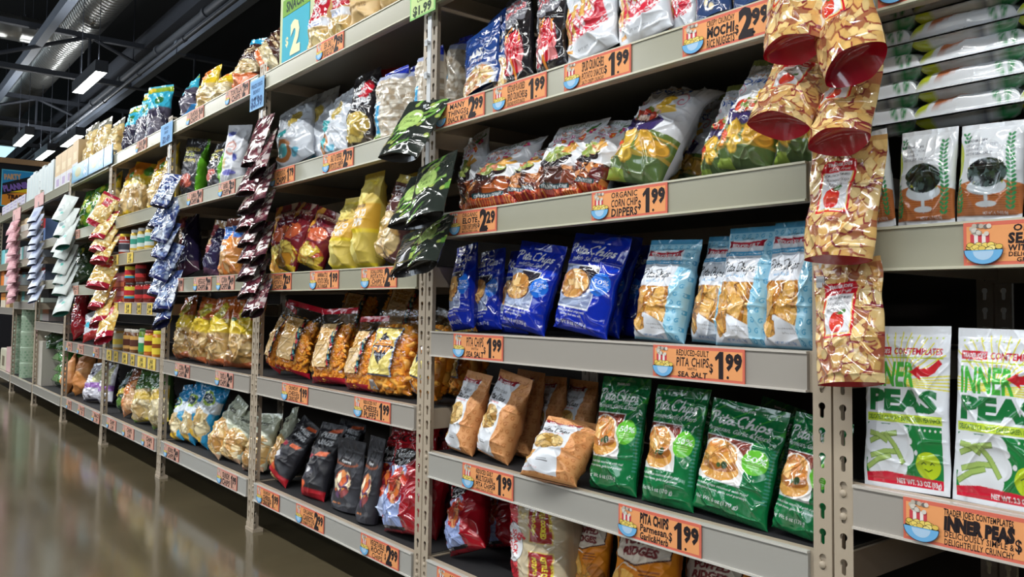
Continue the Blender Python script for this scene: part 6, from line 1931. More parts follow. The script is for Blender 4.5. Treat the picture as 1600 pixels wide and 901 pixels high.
for a, b_, li, t, p in ((292, 318, 4, 'PLANTAIN', '1.69'), (353, 389, 4, 'TORTILLA', '2.99'), (293, 316, 3, 'QUINOA', '2.49'), (342, 367, 3, 'GRANOLA', '3.29'), (268, 286, 2, 'RICE', '1.99'), (303, 330, 2, 'VEGGIE', '2.99'), (339, 366, 2, 'CORN', '2.49'), (274, 296, 1, 'CORN', '2.69'), (337, 364, 1, 'TORTILLA', '2.49'), (257, 279, 0, 'ROUNDS', '2.49'), (340, 370, 0, 'CRUNCHY', '1.99')):
    price_tag(a, b_, LV[3][li], L_((t, 1, .03), ('CHIPS', 1, .03)), p, ST + 'for %s on the %s shelf of the tortilla chip rack' % (t.lower(), ['lowest', 'second', 'third', 'fourth', 'top'][li]))

# ------------------------------------------------------------------ jar rack
def jar(kind, body, lid, lab, r, h, lh=0.018, square=False):
    n = 20
    b = MB()
    b.lathe([(0, 0.0), (r * 0.92, 0.0), (r, 0.006), (r, h * 0.80), (r * 0.82, h * 0.90), (r * 0.80, h - lh * 0.4)], n, 0, body)
    b1 = b.build('glass', mat('jar_glass', attr=True, rough=0.08, spec=0.6), smooth=True, auto=50)
    b = MB()
    b.lathe([(r * 0.86, h - lh), (r * 0.88, h - lh + 0.002), (r * 0.88, h - 0.002), (r * 0.84, h), (0, h)], n, 0, lid)
    b2 = b.build('lid', mat('jar_lid', attr=True, rough=0.35), smooth=True, auto=40)
    b = MB()
    t = np.linspace(-math.pi * 0.95, math.pi * 0.05, 14)
    for k, (y0, y1, col) in enumerate(lab):
        rr = r * 1.012 + 0.0002 * k
        v = [(rr * math.cos(a), rr * math.sin(a), h * y) for y in (y0, y1) for a in t]
        b.add(v, [(i, i + 1, 14 + i + 1, 14 + i) for i in range(13)], 0, col)
    b3 = b.build('label', PAPER, smooth=True)
    return b1, b2, b3
JK = {
    'salsa': jar('salsa', (170, 60, 34), (226, 204, 60), ((0.14, 0.70, (206, 206, 212)), (0.24, 0.52, (70, 70, 80)), (0.56, 0.66, (170, 60, 60))), 0.042, 0.125),
    'dip': jar('dip', (206, 176, 80), (224, 226, 228), ((0.10, 0.74, (206, 220, 218)), (0.38, 0.60, (60, 150, 130)), (0.12, 0.22, (206, 170, 60))), 0.034, 0.135),
    'cherry': jar('cherry', (120, 40, 30), (60, 40, 36), ((0.22, 0.80, (226, 210, 70)), (0.36, 0.62, (190, 40, 50)), (0.22, 0.32, (60, 160, 190))), 0.042, 0.115),
    'dark': jar('dark', (120, 40, 36), (50, 40, 40), ((0.22, 0.80, (190, 50, 50)), (0.40, 0.64, (60, 30, 34))), 0.040, 0.115),
    'olive': jar('olive', (190, 150, 80), (150, 140, 130), ((0.12, 0.76, (200, 196, 170)), (0.26, 0.50, (226, 200, 80))), 0.042, 0.13),
    'fig': jar('fig', (110, 70, 40), (206, 200, 190), ((0.14, 0.72, (206, 160, 90)), (0.28, 0.56, (90, 50, 40))), 0.038, 0.13),
    'pesto': jar('pesto', (110, 140, 50), (70, 100, 60), ((0.10, 0.70, (60, 150, 90)), (0.44, 0.66, (226, 232, 222))), 0.030, 0.14),
    'mustard': jar('mustard', (200, 110, 40), (120, 50, 40), ((0.16, 0.80, (232, 204, 50)), (0.40, 0.58, (120, 50, 30))), 0.036, 0.135),
    'curry': jar('curry', (206, 130, 40), (226, 220, 60), ((0.10, 0.74, (236, 210, 70)), (0.34, 0.5, (150, 80, 30))), 0.034, 0.135),
}
def put_jar(kind, px, z, label, Y=0.05, group='jars on the jar rack', name='jar', s=1.0):
    X = x_at(px, Y, z)
    o = thing(name, label, 'jar', (X, Y, z + 0.0006), group)
    for pn, m in zip(('glass', 'lid', 'label'), JK[kind]):
        link(pn, m, o)
    o.scale = (s, s, s)
    return o
z = SH(4, 3)
put_jar('salsa', 182, z, 'red salsa jar with yellow lid, left of the pair', 0.06)
put_jar('salsa', 197, z, 'red salsa jar with yellow lid, right of the pair', 0.05)
put_jar('dip', 213, z, 'tall white lidded jar with pale label, left one', 0.05)
put_jar('dip', 224, z, 'tall white lidded jar with pale label, middle one', 0.05)
put_jar('dip', 236, z, 'tall white lidded jar with pale label behind the navy strip', 0.05)
z = SH(4, 2)
put_jar('cherry', 206, z, 'dark jar with yellow cherry label, lower of the stacked pair', 0.05)
put_jar('cherry', 207, z + 0.1165, 'dark jar with yellow cherry label, upper of the stacked pair', 0.05)
put_jar('dark', 222, z, 'dark red jar right of the cherry jars, lower one', 0.05)
put_jar('dark', 223, z + 0.1165, 'dark red jar right of the cherry jars, upper one', 0.05)
put_jar('dark', 236, z, 'dark red jar hidden behind the navy strip', 0.05)
z = SH(4, 1)
for kd, px, lb in (('olive', 188, 'pale labelled jar, first on the shelf below the red tins'), ('fig', 203, 'brown jar with dark label, second on its shelf'), ('fig', 214, 'brown jar with dark label, third on its shelf'), ('pesto', 225, 'narrow green labelled jar between brown and yellow ones'), ('mustard', 236, 'jar with bright yellow label and brown lid'), ('curry', 248, 'yellow lidded jar by the orange tortilla bags')):
    put_jar(kd, px, z, lb, 0.05)
for k, px in enumerate((195, 212, 228)):
    put_jar('dark', px, z, OR[k] + ' from left of the dim jars in the back row', 0.22)
def carton(name, label, cat, xl, xr, z, Y, d, h, front, side=None, marks=(), group=None, gap=0.0):
    """a printed box: marks are coloured rectangles or text on its front"""
    X0, X1 = x_at(xl, Y, z), x_at(xr, Y, z)
    w = X1 - X0 - gap
    b = MB()
    b.box(0, w, 0, d, 0, h, 0, front)
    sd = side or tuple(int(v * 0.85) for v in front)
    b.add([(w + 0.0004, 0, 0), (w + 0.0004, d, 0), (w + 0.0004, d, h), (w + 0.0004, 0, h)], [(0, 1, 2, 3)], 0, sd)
    for i, m in enumerate(marks):
        if isinstance(m[0], str):
            flat_text(b, m[0], m[1] * w, m[2] * h, m[3] * h, m[4], -0.0016, 0.03, w=m[5] * w)
        else:
            quad(b, m[0] * w, m[1] * w, m[2] * h, m[3] * h, -0.0006 - 0.0002 * i, m[4])
    o = link(name, b.build(name, mat('printed_carton', attr=True, rough=0.45)))
    o.location = (X0, Y, z + 0.0006)
    return tag(o, label, cat, group)
z = SH(4, 2)
for k in range(2):
    carton('salsa_pack', ['lower', 'upper'][k] + ' red and orange flat pack left of the cherry jars', 'food pack', 175, 194, z + 0.09 * k, 0.03, 0.12, 0.088, (176, 46, 40), marks=((0, 1, 0.05, 0.35, (206, 100, 50)), (0.4, 0.95, 0.45, 0.75, (220, 150, 160)), (0.05, 0.35, 0.4, 0.8, (226, 130, 60))), group='flat red packs')
pack('banan', gen((206, 176, 110), ((0.60, 1, (236, 190, 44)), (0.0, 0.10, (226, 180, 40))), ((0.5, 0.34, 0.56, 0.26, 40, 0.17, [(212, 176, 116), (196, 154, 92), (224, 194, 140)]),), ((0.7, 0.84, 0.2, 0.09, (80, 140, 50)),), (), (([(0.05, 0.44), (0.42, 0.48), (0.42, 0.72), (0.08, 0.7)], (222, 206, 120)), ([(0, 0.66), (0.5, 0.76), (0.7, 1), (0.3, 1)], (232, 130, 40)))), 0.17, 0.28, 0.09, 2, nu=40, nv=56, back=(200, 170, 104))
row('banan', 'banana_chip_bag', 'chip bag', SH(4, 4 if False else 4) - 0 if False else LEV[4][4] - 0.0025, 'yellow banana chip bags', [('leftmost yellow banana chip bag under the long blue signs', 177, 193, (198, 262)), ('big yellow banana chip bag in the middle of its shelf', 186, 222, (222, 256), 0.014), ('yellow banana chip bag, third from left', 222, 241, (244, 248), 0.03), ('rightmost yellow banana chip bag above the navy strip', 243, 260, (258, 238), 0.02)])
row('prune', 'dried_fruit_bag', 'fruit bag', LEV[4][5] - 0.0025, 'blue topped dried fruit bags', [('blue topped dried fruit bag, leftmost beside the nut bags', 179, 203, (204, 166)), ('blue topped dried fruit bag, second from left', 201, 222, (226, 142), 0.05), ('biggest blue topped dried fruit bag, front of its shelf', 218, 258, (246, 134), 0.012)])
pack('roast', gen((206, 180, 130), ((0.55, 1, (66, 104, 50)), (0.0, 0.06, (220, 190, 70)), (0.36, 0.5, (206, 170, 70))), ((0.5, 0.2, 0.6, 0.18, 40, 0.2, PALE),), ((0.5, 0.7, 0.3, 0.1, (46, 80, 40)),), (), (([(0, 0), (0.3, 0), (0.26, 0.1), (0, 0.14)], (130, 180, 40)),)), 0.22, 0.36, 0.10, 2, nu=46, nv=70, back=(60, 90, 46))
pack('carrot', gen((226, 140, 84), ((0.6, 1, (120, 70, 50)),), ((0.5, 0.3, 0.6, 0.3, 40, 0.16, [(232, 150, 90), (222, 120, 60), (236, 180, 130)]),)), 0.2, 0.30, 0.09, 1, nu=30, nv=44, back=(200, 110, 60))
pack('dkgreen', gen((44, 66, 50), ((0.36, 0.5, (206, 180, 70)), (0.6, 0.8, (150, 170, 180))), (), ((0.5, 0.2, 0.3, 0.1, (90, 130, 60)),)), 0.2, 0.30, 0.09, 2, nu=30, nv=44, back=(30, 40, 36))
z = SH(4, 0)
row('dkgreen', 'potato_bag', 'vegetable bag', z, 'dark green bags low down', [('dark green bag in the left corner of the lowest jar rack shelf', 171, 186, (190, 588), 0.06), ('dark bag behind the left corner one', 180, 200, (200, 584), 0.2)])
row('carrot', 'carrot_bag', 'vegetable bag', z, None, [('orange see-through bag left of the green topped chip bags', 183, 199, (206, 580), 0.03, 0.10)])
row('roast', 'pita_crisp_bag', 'chip bag', z, 'green topped chip bags', [('green topped chip bag with lime corner, front left one', 196, 222, (222, 574), 0.012, 0.06), ('green topped chip bag beside the post', 225, 247, (242, 576), 0.02, 0.06)])
for k, (a, b_) in enumerate(((176, 185), (199, 208))):
    price_tag(a, b_, LV[4][3], L_(('DIP', 1, .03), ('2.99', 1, .03)), None, 'yellow price tag, %s under the salsa jars' % OR[k], 'yellow', 'yellow price tags', art=False)
for k, (a, b_) in enumerate(((173, 184), (195, 205), (214, 220), (230, 238))):
    price_tag(a, b_, LV[4][2], L_(('JAM', 1, .03), ('2.49', 1, .03)), None, 'yellow price tag, %s from left under the cherry jars' % OR[k], 'yellow', 'yellow price tags', art=False)
for k, (a, b_) in enumerate(((167, 174), (178, 184), (191, 199), (204, 210), (215, 228), (231, 243))):
    price_tag(a, b_, LV[4][1], L_(('JAR', 1, .03), ('3.49', 1, .03)), None, 'yellow price tag, %s from left under the row of six jars' % OR[k], 'yellow', 'yellow price tags', art=False)
for k, (a, b_) in enumerate(((167, 181), (192, 209), (222, 240))):
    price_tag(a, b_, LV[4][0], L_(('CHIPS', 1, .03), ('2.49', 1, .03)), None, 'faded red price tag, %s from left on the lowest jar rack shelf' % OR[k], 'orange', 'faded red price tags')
price_tag(213, 229, LV[4][5], L_(('DRIED', 1, .03), ('FRUIT', 1, .03)), '3.49', ST + 'under the blue topped dried fruit bags')

# ------------------------------------------------------------------ rack behind the corn strip
pack('nuts', gen((206, 180, 120), ((0.82, 1, (120, 120, 110)),), ((0.5, 0.42, 0.6, 0.42, 80, 0.12, [(222, 196, 140), (206, 172, 106), (232, 212, 164), (176, 140, 84)]),)), 0.16, 0.27, 0.09, 2, nu=34, nv=48, back=(190, 160, 104))
pack('salad', gen((60, 128, 50), (), ((0.5, 0.5, 0.6, 0.5, 50, 0.14, [(70, 140, 50), (50, 110, 44), (120, 170, 50), (180, 200, 60), (40, 90, 40)]),)), 0.18, 0.25, 0.08, 2, nu=34, nv=44, back=(40, 90, 40))
pack('olivebag', gen((50, 74, 46), (), ((0.4, 0.5, 0.5, 0.4, 26, 0.16, [(60, 84, 50), (90, 110, 80), (40, 60, 40)]),), (), (), (([(0.1, 0.66), (0.45, 0.7), (0.45, 0.86), (0.1, 0.82)], (206, 200, 70)),)), 0.2, 0.27, 0.09, 1, nu=34, nv=44, back=(40, 60, 40))
pack('redbag', gen((146, 22, 34), (), (), (), (), (([(0, 0.3), (0.2, 0.5), (0.2, 0.8), (0, 0.9)], (222, 170, 50)), ([(0.1, 0.24), (0.4, 0.28), (0.36, 0.36), (0.1, 0.34)], (206, 190, 200)))), 0.19, 0.30, 0.10, 1, nu=34, nv=48, back=(130, 18, 30))
pack('cyanbag', gen((206, 210, 220), ((0, 0.16, (170, 40, 40)),), (), ((0.4, 0.42, 0.2, 0.12, (60, 180, 210)), (0.75, 0.36, 0.16, 0.1, (60, 180, 210)), (0.6, 0.7, 0.2, 0.1, (226, 226, 232)))), 0.2, 0.26, 0.09, 1, nu=34, nv=44, back=(190, 196, 206))
pack('bread', gen((190, 120, 64), ((0.4, 0.5, (206, 140, 80)), (0.75, 0.85, (170, 104, 54)))), 0.22, 0.32, 0.12, 2, nu=24, nv=34, back=(170, 106, 58), matl=SATIN, wr=1.4)
pack('purple', gen((200, 200, 214), ((0.0, 0.05, (50, 40, 60)), (0.30, 0.44, (140, 90, 170))), (), ((0.3, 0.10, 0.08, 0.04, (60, 50, 70)), (0.6, 0.10, 0.08, 0.04, (60, 50, 70)), (0.3, 0.7, 0.12, 0.05, (60, 50, 80)), (0.3, 0.82, 0.12, 0.04, (60, 50, 80))), (), (([(0.55, 0.44), (0.95, 0.46), (0.8, 1), (0.6, 1)], (206, 206, 150)),)), 0.24, 0.36, 0.10, 2, nu=44, nv=64, back=(60, 50, 70))
row('nuts', 'pretzel_bag', 'snack bag', LEV[5][4] - 0.0025, 'clear bags of tan pretzels on top', [('clear bag of tan pretzel nuggets, left of the three on top', 122, 141, (136, 200)), ('clear bag of tan pretzel nuggets, middle of the three on top', 139, 159, (156, 190), 0.012), ('clear bag of tan pretzel nuggets beside the blue topped fruit', 159, 177, (176, 192), 0.02)])
for k in range(4):
    carton('cracker_box', 'tan and white cracker box, %s from left on the top shelf' % OR[k], 'box', 85 + 9 * k, 94 + 9 * k, LEV[5][4] if 85 + 9 * k > 103 else LEV[6][4], 0.02, 0.10, 0.28, (206, 176, 130), marks=((0, 1, 0.0, 0.4, (206, 206, 214)), (0.2, 0.8, 0.5, 0.7, (220, 200, 160)), (0.3, 0.8, 0.1, 0.3, (170, 150, 190))), group='cracker boxes on the top shelf', gap=0.006)
for k, (a, b_, nm) in enumerate(((113, 138, 'left'), (139, 162, 'middle'), (163, 176, 'right'))):
    X0, X1 = x_at(a, -0.014, 1.76), x_at(b_, -0.014, 1.76)
    b = MB()
    w_ = X1 - X0
    b.box(0, w_, 0, 0.003, 0, 0.12, 0, (96, 156, 206))
    quad(b, w_ * 0.06, w_ * (0.72 if k < 2 else 0.94), 0.01, 0.11, -0.0006, (120, 178, 200) if k != 1 else (130, 176, 214))
    if k < 2:
        disc(b, w_ * 0.4, 0.06, w_ * 0.2, 0.034, -0.0010, (170, 166, 110), n=12)
        flat_text(b, '$3', w_ * 0.84, 0.03, 0.06, (230, 240, 246), -0.001, 0.05, w=w_ * 0.2)
    o = link('shelf_sign', b.build('shelf_sign', mat('sign_sleeve', attr=True, rough=0.25)))
    o.location = (X0, -0.016, 1.705)
    tag(o, nm + ' one of the three blue signs along the top shelf edge', 'sign', 'blue shelf edge signs')
row('salad', 'vegetable_snack_bag', 'snack bag', SH(5, 3), 'green leafy bags', [('bright green leafy bag, left of the pair behind the corn strip', 115, 134, (136, 298)), ('bright green leafy bag, right of the pair behind the corn strip', 133, 154, (152, 294), 0.012)])
row('banan', 'banana_chip_bag', 'chip bag', SH(5, 3), 'yellow banana chip bags', [('pale yellow bag tucked behind the top corn pouch', 157, 173, (172, 278))])
row('olivebag', 'vegetable_snack_bag', 'snack bag', SH(5, 2), None, [('dark green bag with yellow corner behind the corn strip', 106, 136, (128, 386))])
row('redbag', 'popcorn_bag', 'snack bag', SH(5, 1), None, [('glossy dark red bag standing left of the lowest corn pouches', 101, 126, (118, 466))])
row('cyanbag', 'popcorn_bag', 'snack bag', SH(5, 1), None, [('white and cyan bag under the corn strip', 124, 158, (146, 492))])
z = SH(5, 0)
row('bread', 'kraft_bag', 'bag', z, 'brown kraft bags low down', [('brown kraft bag in the left corner of the lowest shelf', 104, 132, (126, 560), 0.03), ('brown kraft bag behind the purple and white one', 118, 150, (142, 556), 0.16)])
row('purple', 'pet_food_bag', 'bag', z, 'purple and white bags', [('purple and white bag leaning on the kraft bags', 120, 146, (150, 570), 0.012, 0.08), ('dark purple bag beside the post', 145, 162, (164, 574), 0.06, 0.1)])
for k, (a, b_, li) in enumerate(((104, 112, 1), (121, 130, 1), (146, 154, 1), (104, 111, 0), (122, 131, 0), (144, 155, 0), (116, 124, 3), (112, 122, 2))):
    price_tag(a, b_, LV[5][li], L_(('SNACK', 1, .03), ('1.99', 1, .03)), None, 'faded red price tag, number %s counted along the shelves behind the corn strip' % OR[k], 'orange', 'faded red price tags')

# ------------------------------------------------------------------ far racks
pack('greenbag', gen((70, 124, 54), (), ((0.5, 0.5, 0.6, 0.4, 30, 0.15, [(80, 140, 60), (50, 100, 50), (150, 180, 150)]),), ((0.6, 0.5, 0.15, 0.1, (40, 120, 170)),)), 0.24, 0.22, 0.10, 3, nu=30, nv=34, back=(60, 110, 50), wr=1.5)
z = SH(6, 0)
for k in range(4):
    o = link('salad_bag', pack_get('greenbag', k))
    X_ = x_at(80 + 3 * (k % 2), 0.06, z)
    o.matrix_world = Matrix.Translation((X_, 0.09, z + 0.055 + 0.085 * k)) @ Matrix.Rotation(-math.radians(78), 4, 'X') @ Matrix.Diagonal((1.9, 1.0, 1.2, 1))
    tag(o, 'glossy green bag, %s of the lying pile from the floor up' % OR[k], 'bag', 'pile of green bags')
row('olivebag', 'coffee_pouch', 'pouch', z + 0.30, None, [('dark pouch with a white patch on top of the green bag pile', 74, 96, (84, 526), 0.06, 0.1)])
row('bread', 'kraft_bag', 'bag', z, 'brown kraft bags low down', [('round tan kraft bag right of the green bag pile', 92, 103, (100, 566), 0.02, 0.06)])
b = None
for k in range(9):
    carton('book', 'white book spine, %s from left on the top shelf' % OR[k], 'book', 41 + 4.6 * k, 45.4 + 4.6 * k, LEV[6][4], 0.02, 0.14, 0.25 + 0.012 * (k % 3), (206, 216, 218), side=(196, 206, 208), marks=((0.3, 0.7, 0.1, 0.9, (190, 204, 208)),) if k != 4 else (('T', 0.5, 0.5, 0.1, (60, 70, 80), 0.7), ('V', 0.5, 0.3, 0.1, (60, 70, 80), 0.7)), group='white books on the top shelf')
for k in range(6):
    carton('stationery_box', 'small lilac box, %s from left at the far end of the top shelf' % OR[k], 'box', 3 + 6 * k, 8.6 + 6 * k, LEV[7][4] if k > 1 else LEV[8][4], 0.02, 0.10, 0.105, (204, 202, 216), marks=((0.2, 0.8, 0.1, 0.26, (160, 150, 190)), (0.2, 0.8, 0.40, 0.56, (160, 150, 190)), (0.2, 0.8, 0.70, 0.86, (160, 150, 190))), group='lilac boxes on the top shelf')
# pale green tins
b = MB()
b.lathe([(0.0, 0), (0.066, 0), (0.068, 0.004), (0.068, 0.108), (0.070, 0.112), (0.070, 0.136), (0.066, 0.140), (0, 0.140)], 24, 0, (168, 190, 168))
TIN = b.build('tin_body', mat('tin_print', attr=True, rough=0.4), smooth=True, auto=40)
b = MB()
for j in range(4):
    for k in range(9):
        a = (k + 0.5 * (j % 2)) / 9 * math.pi * 1.3 - math.pi * 1.15
        t = np.linspace(a, a + 0.26, 4)
        z0 = 0.012 + 0.025 * j
        v = [(0.0686 * math.cos(q), 0.0686 * math.sin(q), zz) for zz in (z0, z0 + 0.015) for q in t]
        b.add(v, [(i, i + 1, 5 + i, 4 + i) for i in range(3)], 0, (124, 156, 128) if (j + k) % 2 else (150, 176, 152))
TINP = b.build('brick_pattern', PAPER)
z = SH(7, 0)
def tin(px, Y, zz, label):
    o = thing('gift_tin', label, 'tin', (x_at(px, Y, z), Y, zz), 'stacked pale green tins')
    bd = link('tin_body', TIN, o)
    link('brick_pattern', TINP, bd)
for k in range(5):
    tin(43, 0.08, z + 0.0005 + 0.1405 * k, 'pale green patterned tin, %s from the bottom of the right stack' % OR[k])
for k in range(4):
    tin(29, 0.09, z + 0.0005 + 0.1405 * k, 'pale green patterned tin, %s from the bottom of the left stack' % OR[k])
FARB = [(7, 1, 29, 46, 0.27, (150, 148, 146), ((0.3, 0.55, 0, 1, (90, 190, 196)), (0.2, 0.8, 0.6, 0.9, (170, 176, 172))), 'grey box with a turquoise stripe behind the blue grey strip'),
        (7, 2, 31, 40, 0.13, (200, 206, 210), ((0.3, 0.6, 0, 1, (110, 200, 200)),), 'white box with a turquoise band, middle shelf'),
        (7, 2, 41, 50, 0.12, (196, 200, 208), (), 'plain pale box, middle shelf by the post'),
        (7, 3, 30, 44, 0.13, (206, 204, 200), ((0, 1, 0.6, 1, (222, 200, 160)),), 'cream box on the second shelf from the top'),
        (8, 1, 1, 8, 0.15, (220, 210, 190), ((0, 1, 0.5, 1, (222, 140, 50)),), 'cream and orange box at the left edge'),
        (8, 1, 9, 15, 0.13, (206, 170, 120), (), 'tan box at the left edge, below the pink strip'),
        (8, 2, 1, 6, 0.16, (226, 130, 40), (), 'orange box at the left edge'),
        (8, 2, 6, 14, 0.12, (210, 206, 214), (), 'pale lilac box at the left edge'),
        (8, 3, 1, 7, 0.16, (120, 200, 210), (), 'turquoise box at the left edge, top'),
        (8, 3, 7, 14, 0.12, (226, 226, 226), (), 'white box beside the turquoise one'),
        (8, 0, 0, 9, 0.20, (206, 202, 180), ((0.3, 0.7, 0.2, 0.7, (120, 110, 90)),), 'cream canister box low at the left edge'),
        (8, 0, 9, 16, 0.24, (214, 178, 180), (), 'pink box low at the left edge'),
        (6, 1, 57, 66, 0.20, (190, 200, 190), ((0.4, 0.6, 0, 1, (90, 160, 140)),), 'pale green striped box behind the tote strip'),
        (6, 1, 66, 76, 0.16, (206, 190, 190), ((0, 1, 0.4, 0.7, (222, 140, 110)),), 'pale box with a peach band behind the tote strip'),
        (6, 2, 58, 70, 0.17, (150, 166, 200), ((0, 1, 0.5, 0.8, (206, 70, 70)),), 'blue box with a red band behind the tote strip'),
        (6, 3, 56, 70, 0.20, (120, 150, 206), ((0, 1, 0.6, 1, (200, 50, 60)),), 'blue and red box under the top shelf'),
        (6, 0, 56, 64, 0.36, (196, 190, 180), (), 'tall pale box left of the green bag pile'),
        (7, 0, 49, 55, 0.5, (206, 196, 176), ((0, 1, 0.7, 0.95, (214, 160, 170)),), 'cream box standing behind the tins'),
        (8, 0, 1, 14, 0.18, (220, 216, 200), (), 'wide cream box behind the low boxes')]
for i, li, a, b_, h, col, mk, lb in FARB:
    carton('gift_box', lb, 'box', a, b_, SH(i, li), 0.03 if 'behind the' not in lb else 0.12, 0.16, h, col, marks=mk, group='boxes on the far racks', gap=0.004)

# ------------------------------------------------------------------ hanging strips along the run
def a_okra(c):
    c.rect(0, 0, 1, 1, (38, 44, 40))
    for k in range(14):
        x, y, a = c.r.random(), c.r.random(), c.r.uniform(0.3, 1.2)
        L = c.r.uniform(0.2, 0.4)
        p = [(x, y), (x + L * 0.5 * math.cos(a), y + L * 0.5 * math.sin(a) * c.asp + 0.02), (x + L * math.cos(a), y + L * math.sin(a) * c.asp)]
        c.line(p, 0.085, (50, 84, 40))
        c.line(p, 0.055, c.r.choice([(112, 160, 70), (90, 140, 60), (140, 180, 90)]))
        c.ell(p[0][0], p[0][1], 0.05, c=(150, 170, 80))
    c.ell(0.36, 0.62, 0.26, 0.20, (170, 206, 110))
    c.text('CRISPY', 0.36, 0.66, 0.05, (40, 70, 30), w=0.3)
    c.text('OKRA', 0.36, 0.57, 0.06, (40, 70, 30), w=0.28)
def a_okrab(c):
    a_okra(c)
    c.rect(0.1, 0.1, 0.5, 0.75, (44, 46, 46))
    for k in range(10):
        c.rect(0.14, 0.40 + 0.03 * k, 0.44, 0.41 + 0.03 * k, (160, 160, 160))
    c.rect(0.2, 0.14, 0.34, 0.34, (206, 210, 220))
def a_berry(c):
    c.rect(0, 0, 1, 1, (70, 34, 44))
    c.chips(c.mask_poly([(0, 0), (1, 0), (1, 1), (0, 1)]), 90, 0.10, [(150, 110, 112), (190, 176, 176), (96, 40, 52), (60, 26, 36), (210, 200, 190), (120, 60, 70)], sides=(5, 7), dark=0.6)
def a_navy(c):
    c.rect(0, 0, 1, 1, (52, 66, 112))
    c.chips(c.mask_poly([(0, 0), (1, 0), (1, 1), (0, 1)]), 90, 0.09, [(150, 168, 200), (60, 76, 130), (40, 50, 100), (190, 200, 220), (90, 110, 160)], sides=(4, 6), dark=0.6)
    c.rect(0, 0, 1, 0.08, (26, 30, 76))
def a_corn(c):
    c.rect(0, 0, 1, 1, (206, 160, 80))
    c.chips(c.mask_poly([(0, 0), (1, 0), (1, 1), (0, 1)]), 120, 0.085, [(236, 206, 130), (226, 186, 100), (240, 218, 160), (206, 160, 76)], sides=(6, 8), dark=0.7)
    c.rect(0, 0, 1, 0.16, (150, 24, 44))
    c.rect(0, 0.90, 1, 1, (150, 24, 44))
    c.poly([(0.3, 0.62), (0.7, 0.62), (0.7, 0.86), (0.3, 0.86)], (190, 50, 60))
    c.text('CORN', 0.5, 0.70, 0.07, WHT, w=0.3)
def a_tote(c):
    c.rect(0, 0, 1, 1, (190, 200, 198))
    c.ell(0.4, 0.4, 0.16, 0.06, (120, 140, 146))
    c.ell(0.6, 0.3, 0.10, 0.05, (80, 170, 160))
    c.line([(0.2, 0.5), (0.4, 0.6), (0.6, 0.46)], 0.03, (130, 140, 150))
def a_slat(c):
    c.rect(0, 0, 1, 1, (176, 188, 214))
    c.rect(0.3, 0.3, 0.7, 0.7, (140, 152, 190))
def a_pink(c):
    c.rect(0, 0, 1, 1, (202, 150, 158))
    for k in range(8):
        c.line([(0, 0.13 * k), (1, 0.13 * k + 0.1)], 0.05, (176, 120, 132))
pack('okra', a_okra, 0.16, 0.22, 0.05, 2, nu=70, nv=90, back=(34, 40, 36), kind='pouch', gusset=(26, 26, 28), box=1.5, wr=0.6)
pack('okrab', a_okrab, 0.16, 0.22, 0.05, 1, nu=70, nv=90, back=(34, 40, 36), kind='pouch', gusset=(26, 26, 28), box=1.5, wr=0.6)
pack('berry', a_berry, 0.12, 0.18, 0.045, 3, nu=40, nv=56, back=(50, 24, 32), kind='pouch', gusset=(36, 18, 26), box=1.5, wr=0.75)
pack('navy', a_navy, 0.14, 0.19, 0.06, 3, nu=40, nv=50, back=(36, 44, 90), kind='pouch', gusset=(20, 24, 64), box=1.5, wr=1.3)
pack('corn', a_corn, 0.15, 0.22, 0.06, 3, nu=44, nv=56, back=(190, 140, 70), kind='pouch', gusset=(140, 20, 40), box=1.6)
pack('tote', a_tote, 0.16, 0.22, 0.06, 2, nu=30, nv=40, back=(150, 160, 150), kind='pouch', gusset=(20, 84, 72), box=1.6, matl=SATIN, wr=0.5)
pack('slat', a_slat, 0.10, 0.15, 0.03, 2, nu=14, nv=20, back=(120, 130, 160), kind='pouch', gusset=(70, 80, 110), matl=SATIN, wr=0.5)
pack('pink', a_pink, 0.12, 0.18, 0.06, 2, nu=16, nv=22, back=(176, 124, 134), kind='pillow', matl=SATIN)
def hang(key, name, cat, group, desc, items, Yb=-0.10, Yt=-0.03, T=None):
    n = len(items)
    for k, it in enumerate(items):
        bl, br, tm = it[:3]
        kk = it[3] if len(it) > 3 else key
        pos = 'lowest' if k == n - 1 else ('topmost' if k == 0 else OR[k] + ' from the top')
        place(kk, name, desc % pos, cat, bl, br, tm, Yb, Yt, None, group, T=T)
def strip_px(xpx, ytop, ybot, label):
    a, b_ = on_y(xpx, ytop, -0.016), on_y(xpx, ybot, -0.016)
    strip(a[0], -0.016, b_[2], a[2], label)
strip_px(672, 20, 400, 'clear plastic strip with metal clips holding the okra pouches')
hang('okra', 'okra_pouch', 'snack pouch', 'okra pouches on the clip strip', 'black pouch printed with green okra, %s on the strip', [((590, 226), (636, 250), (664, 148)), ((632, 330), (676, 342), (676, 240)), ((610, 328), (654, 356), (670, 262)), ((632, 404), (668, 412), (680, 330)), ((614, 404), (658, 414), (656, 345), 'okrab')], -0.13, -0.03, 0.045)
strip_px(409, 172, 470, 'clear plastic strip holding the dark berry pouches')
hang('berry', 'freeze_dried_berry_pouch', 'snack pouch', 'berry pouches on the clip strip', 'dark red and white berry pouch, %s on its strip', [((373, 250), (392, 258), (410, 178)), ((386, 268), (406, 266), (413, 208)), ((366, 294), (388, 303), (402, 245)), ((384, 318), (404, 314), (412, 260)), ((368, 324), (386, 330), (402, 280)), ((366, 350), (386, 358), (400, 300)), ((386, 352), (405, 350), (412, 300)), ((368, 376), (386, 382), (402, 325)), ((368, 400), (390, 408), (404, 345)), ((387, 404), (405, 402), (412, 350)), ((366, 428), (386, 434), (400, 380)), ((368, 456), (388, 462), (402, 405)), ((374, 484), (390, 488), (402, 430)), ((388, 484), (402, 486), (410, 436))], -0.10, -0.03, 0.035)
strip_px(265, 226, 490, 'clear plastic strip holding the navy foil pouches')
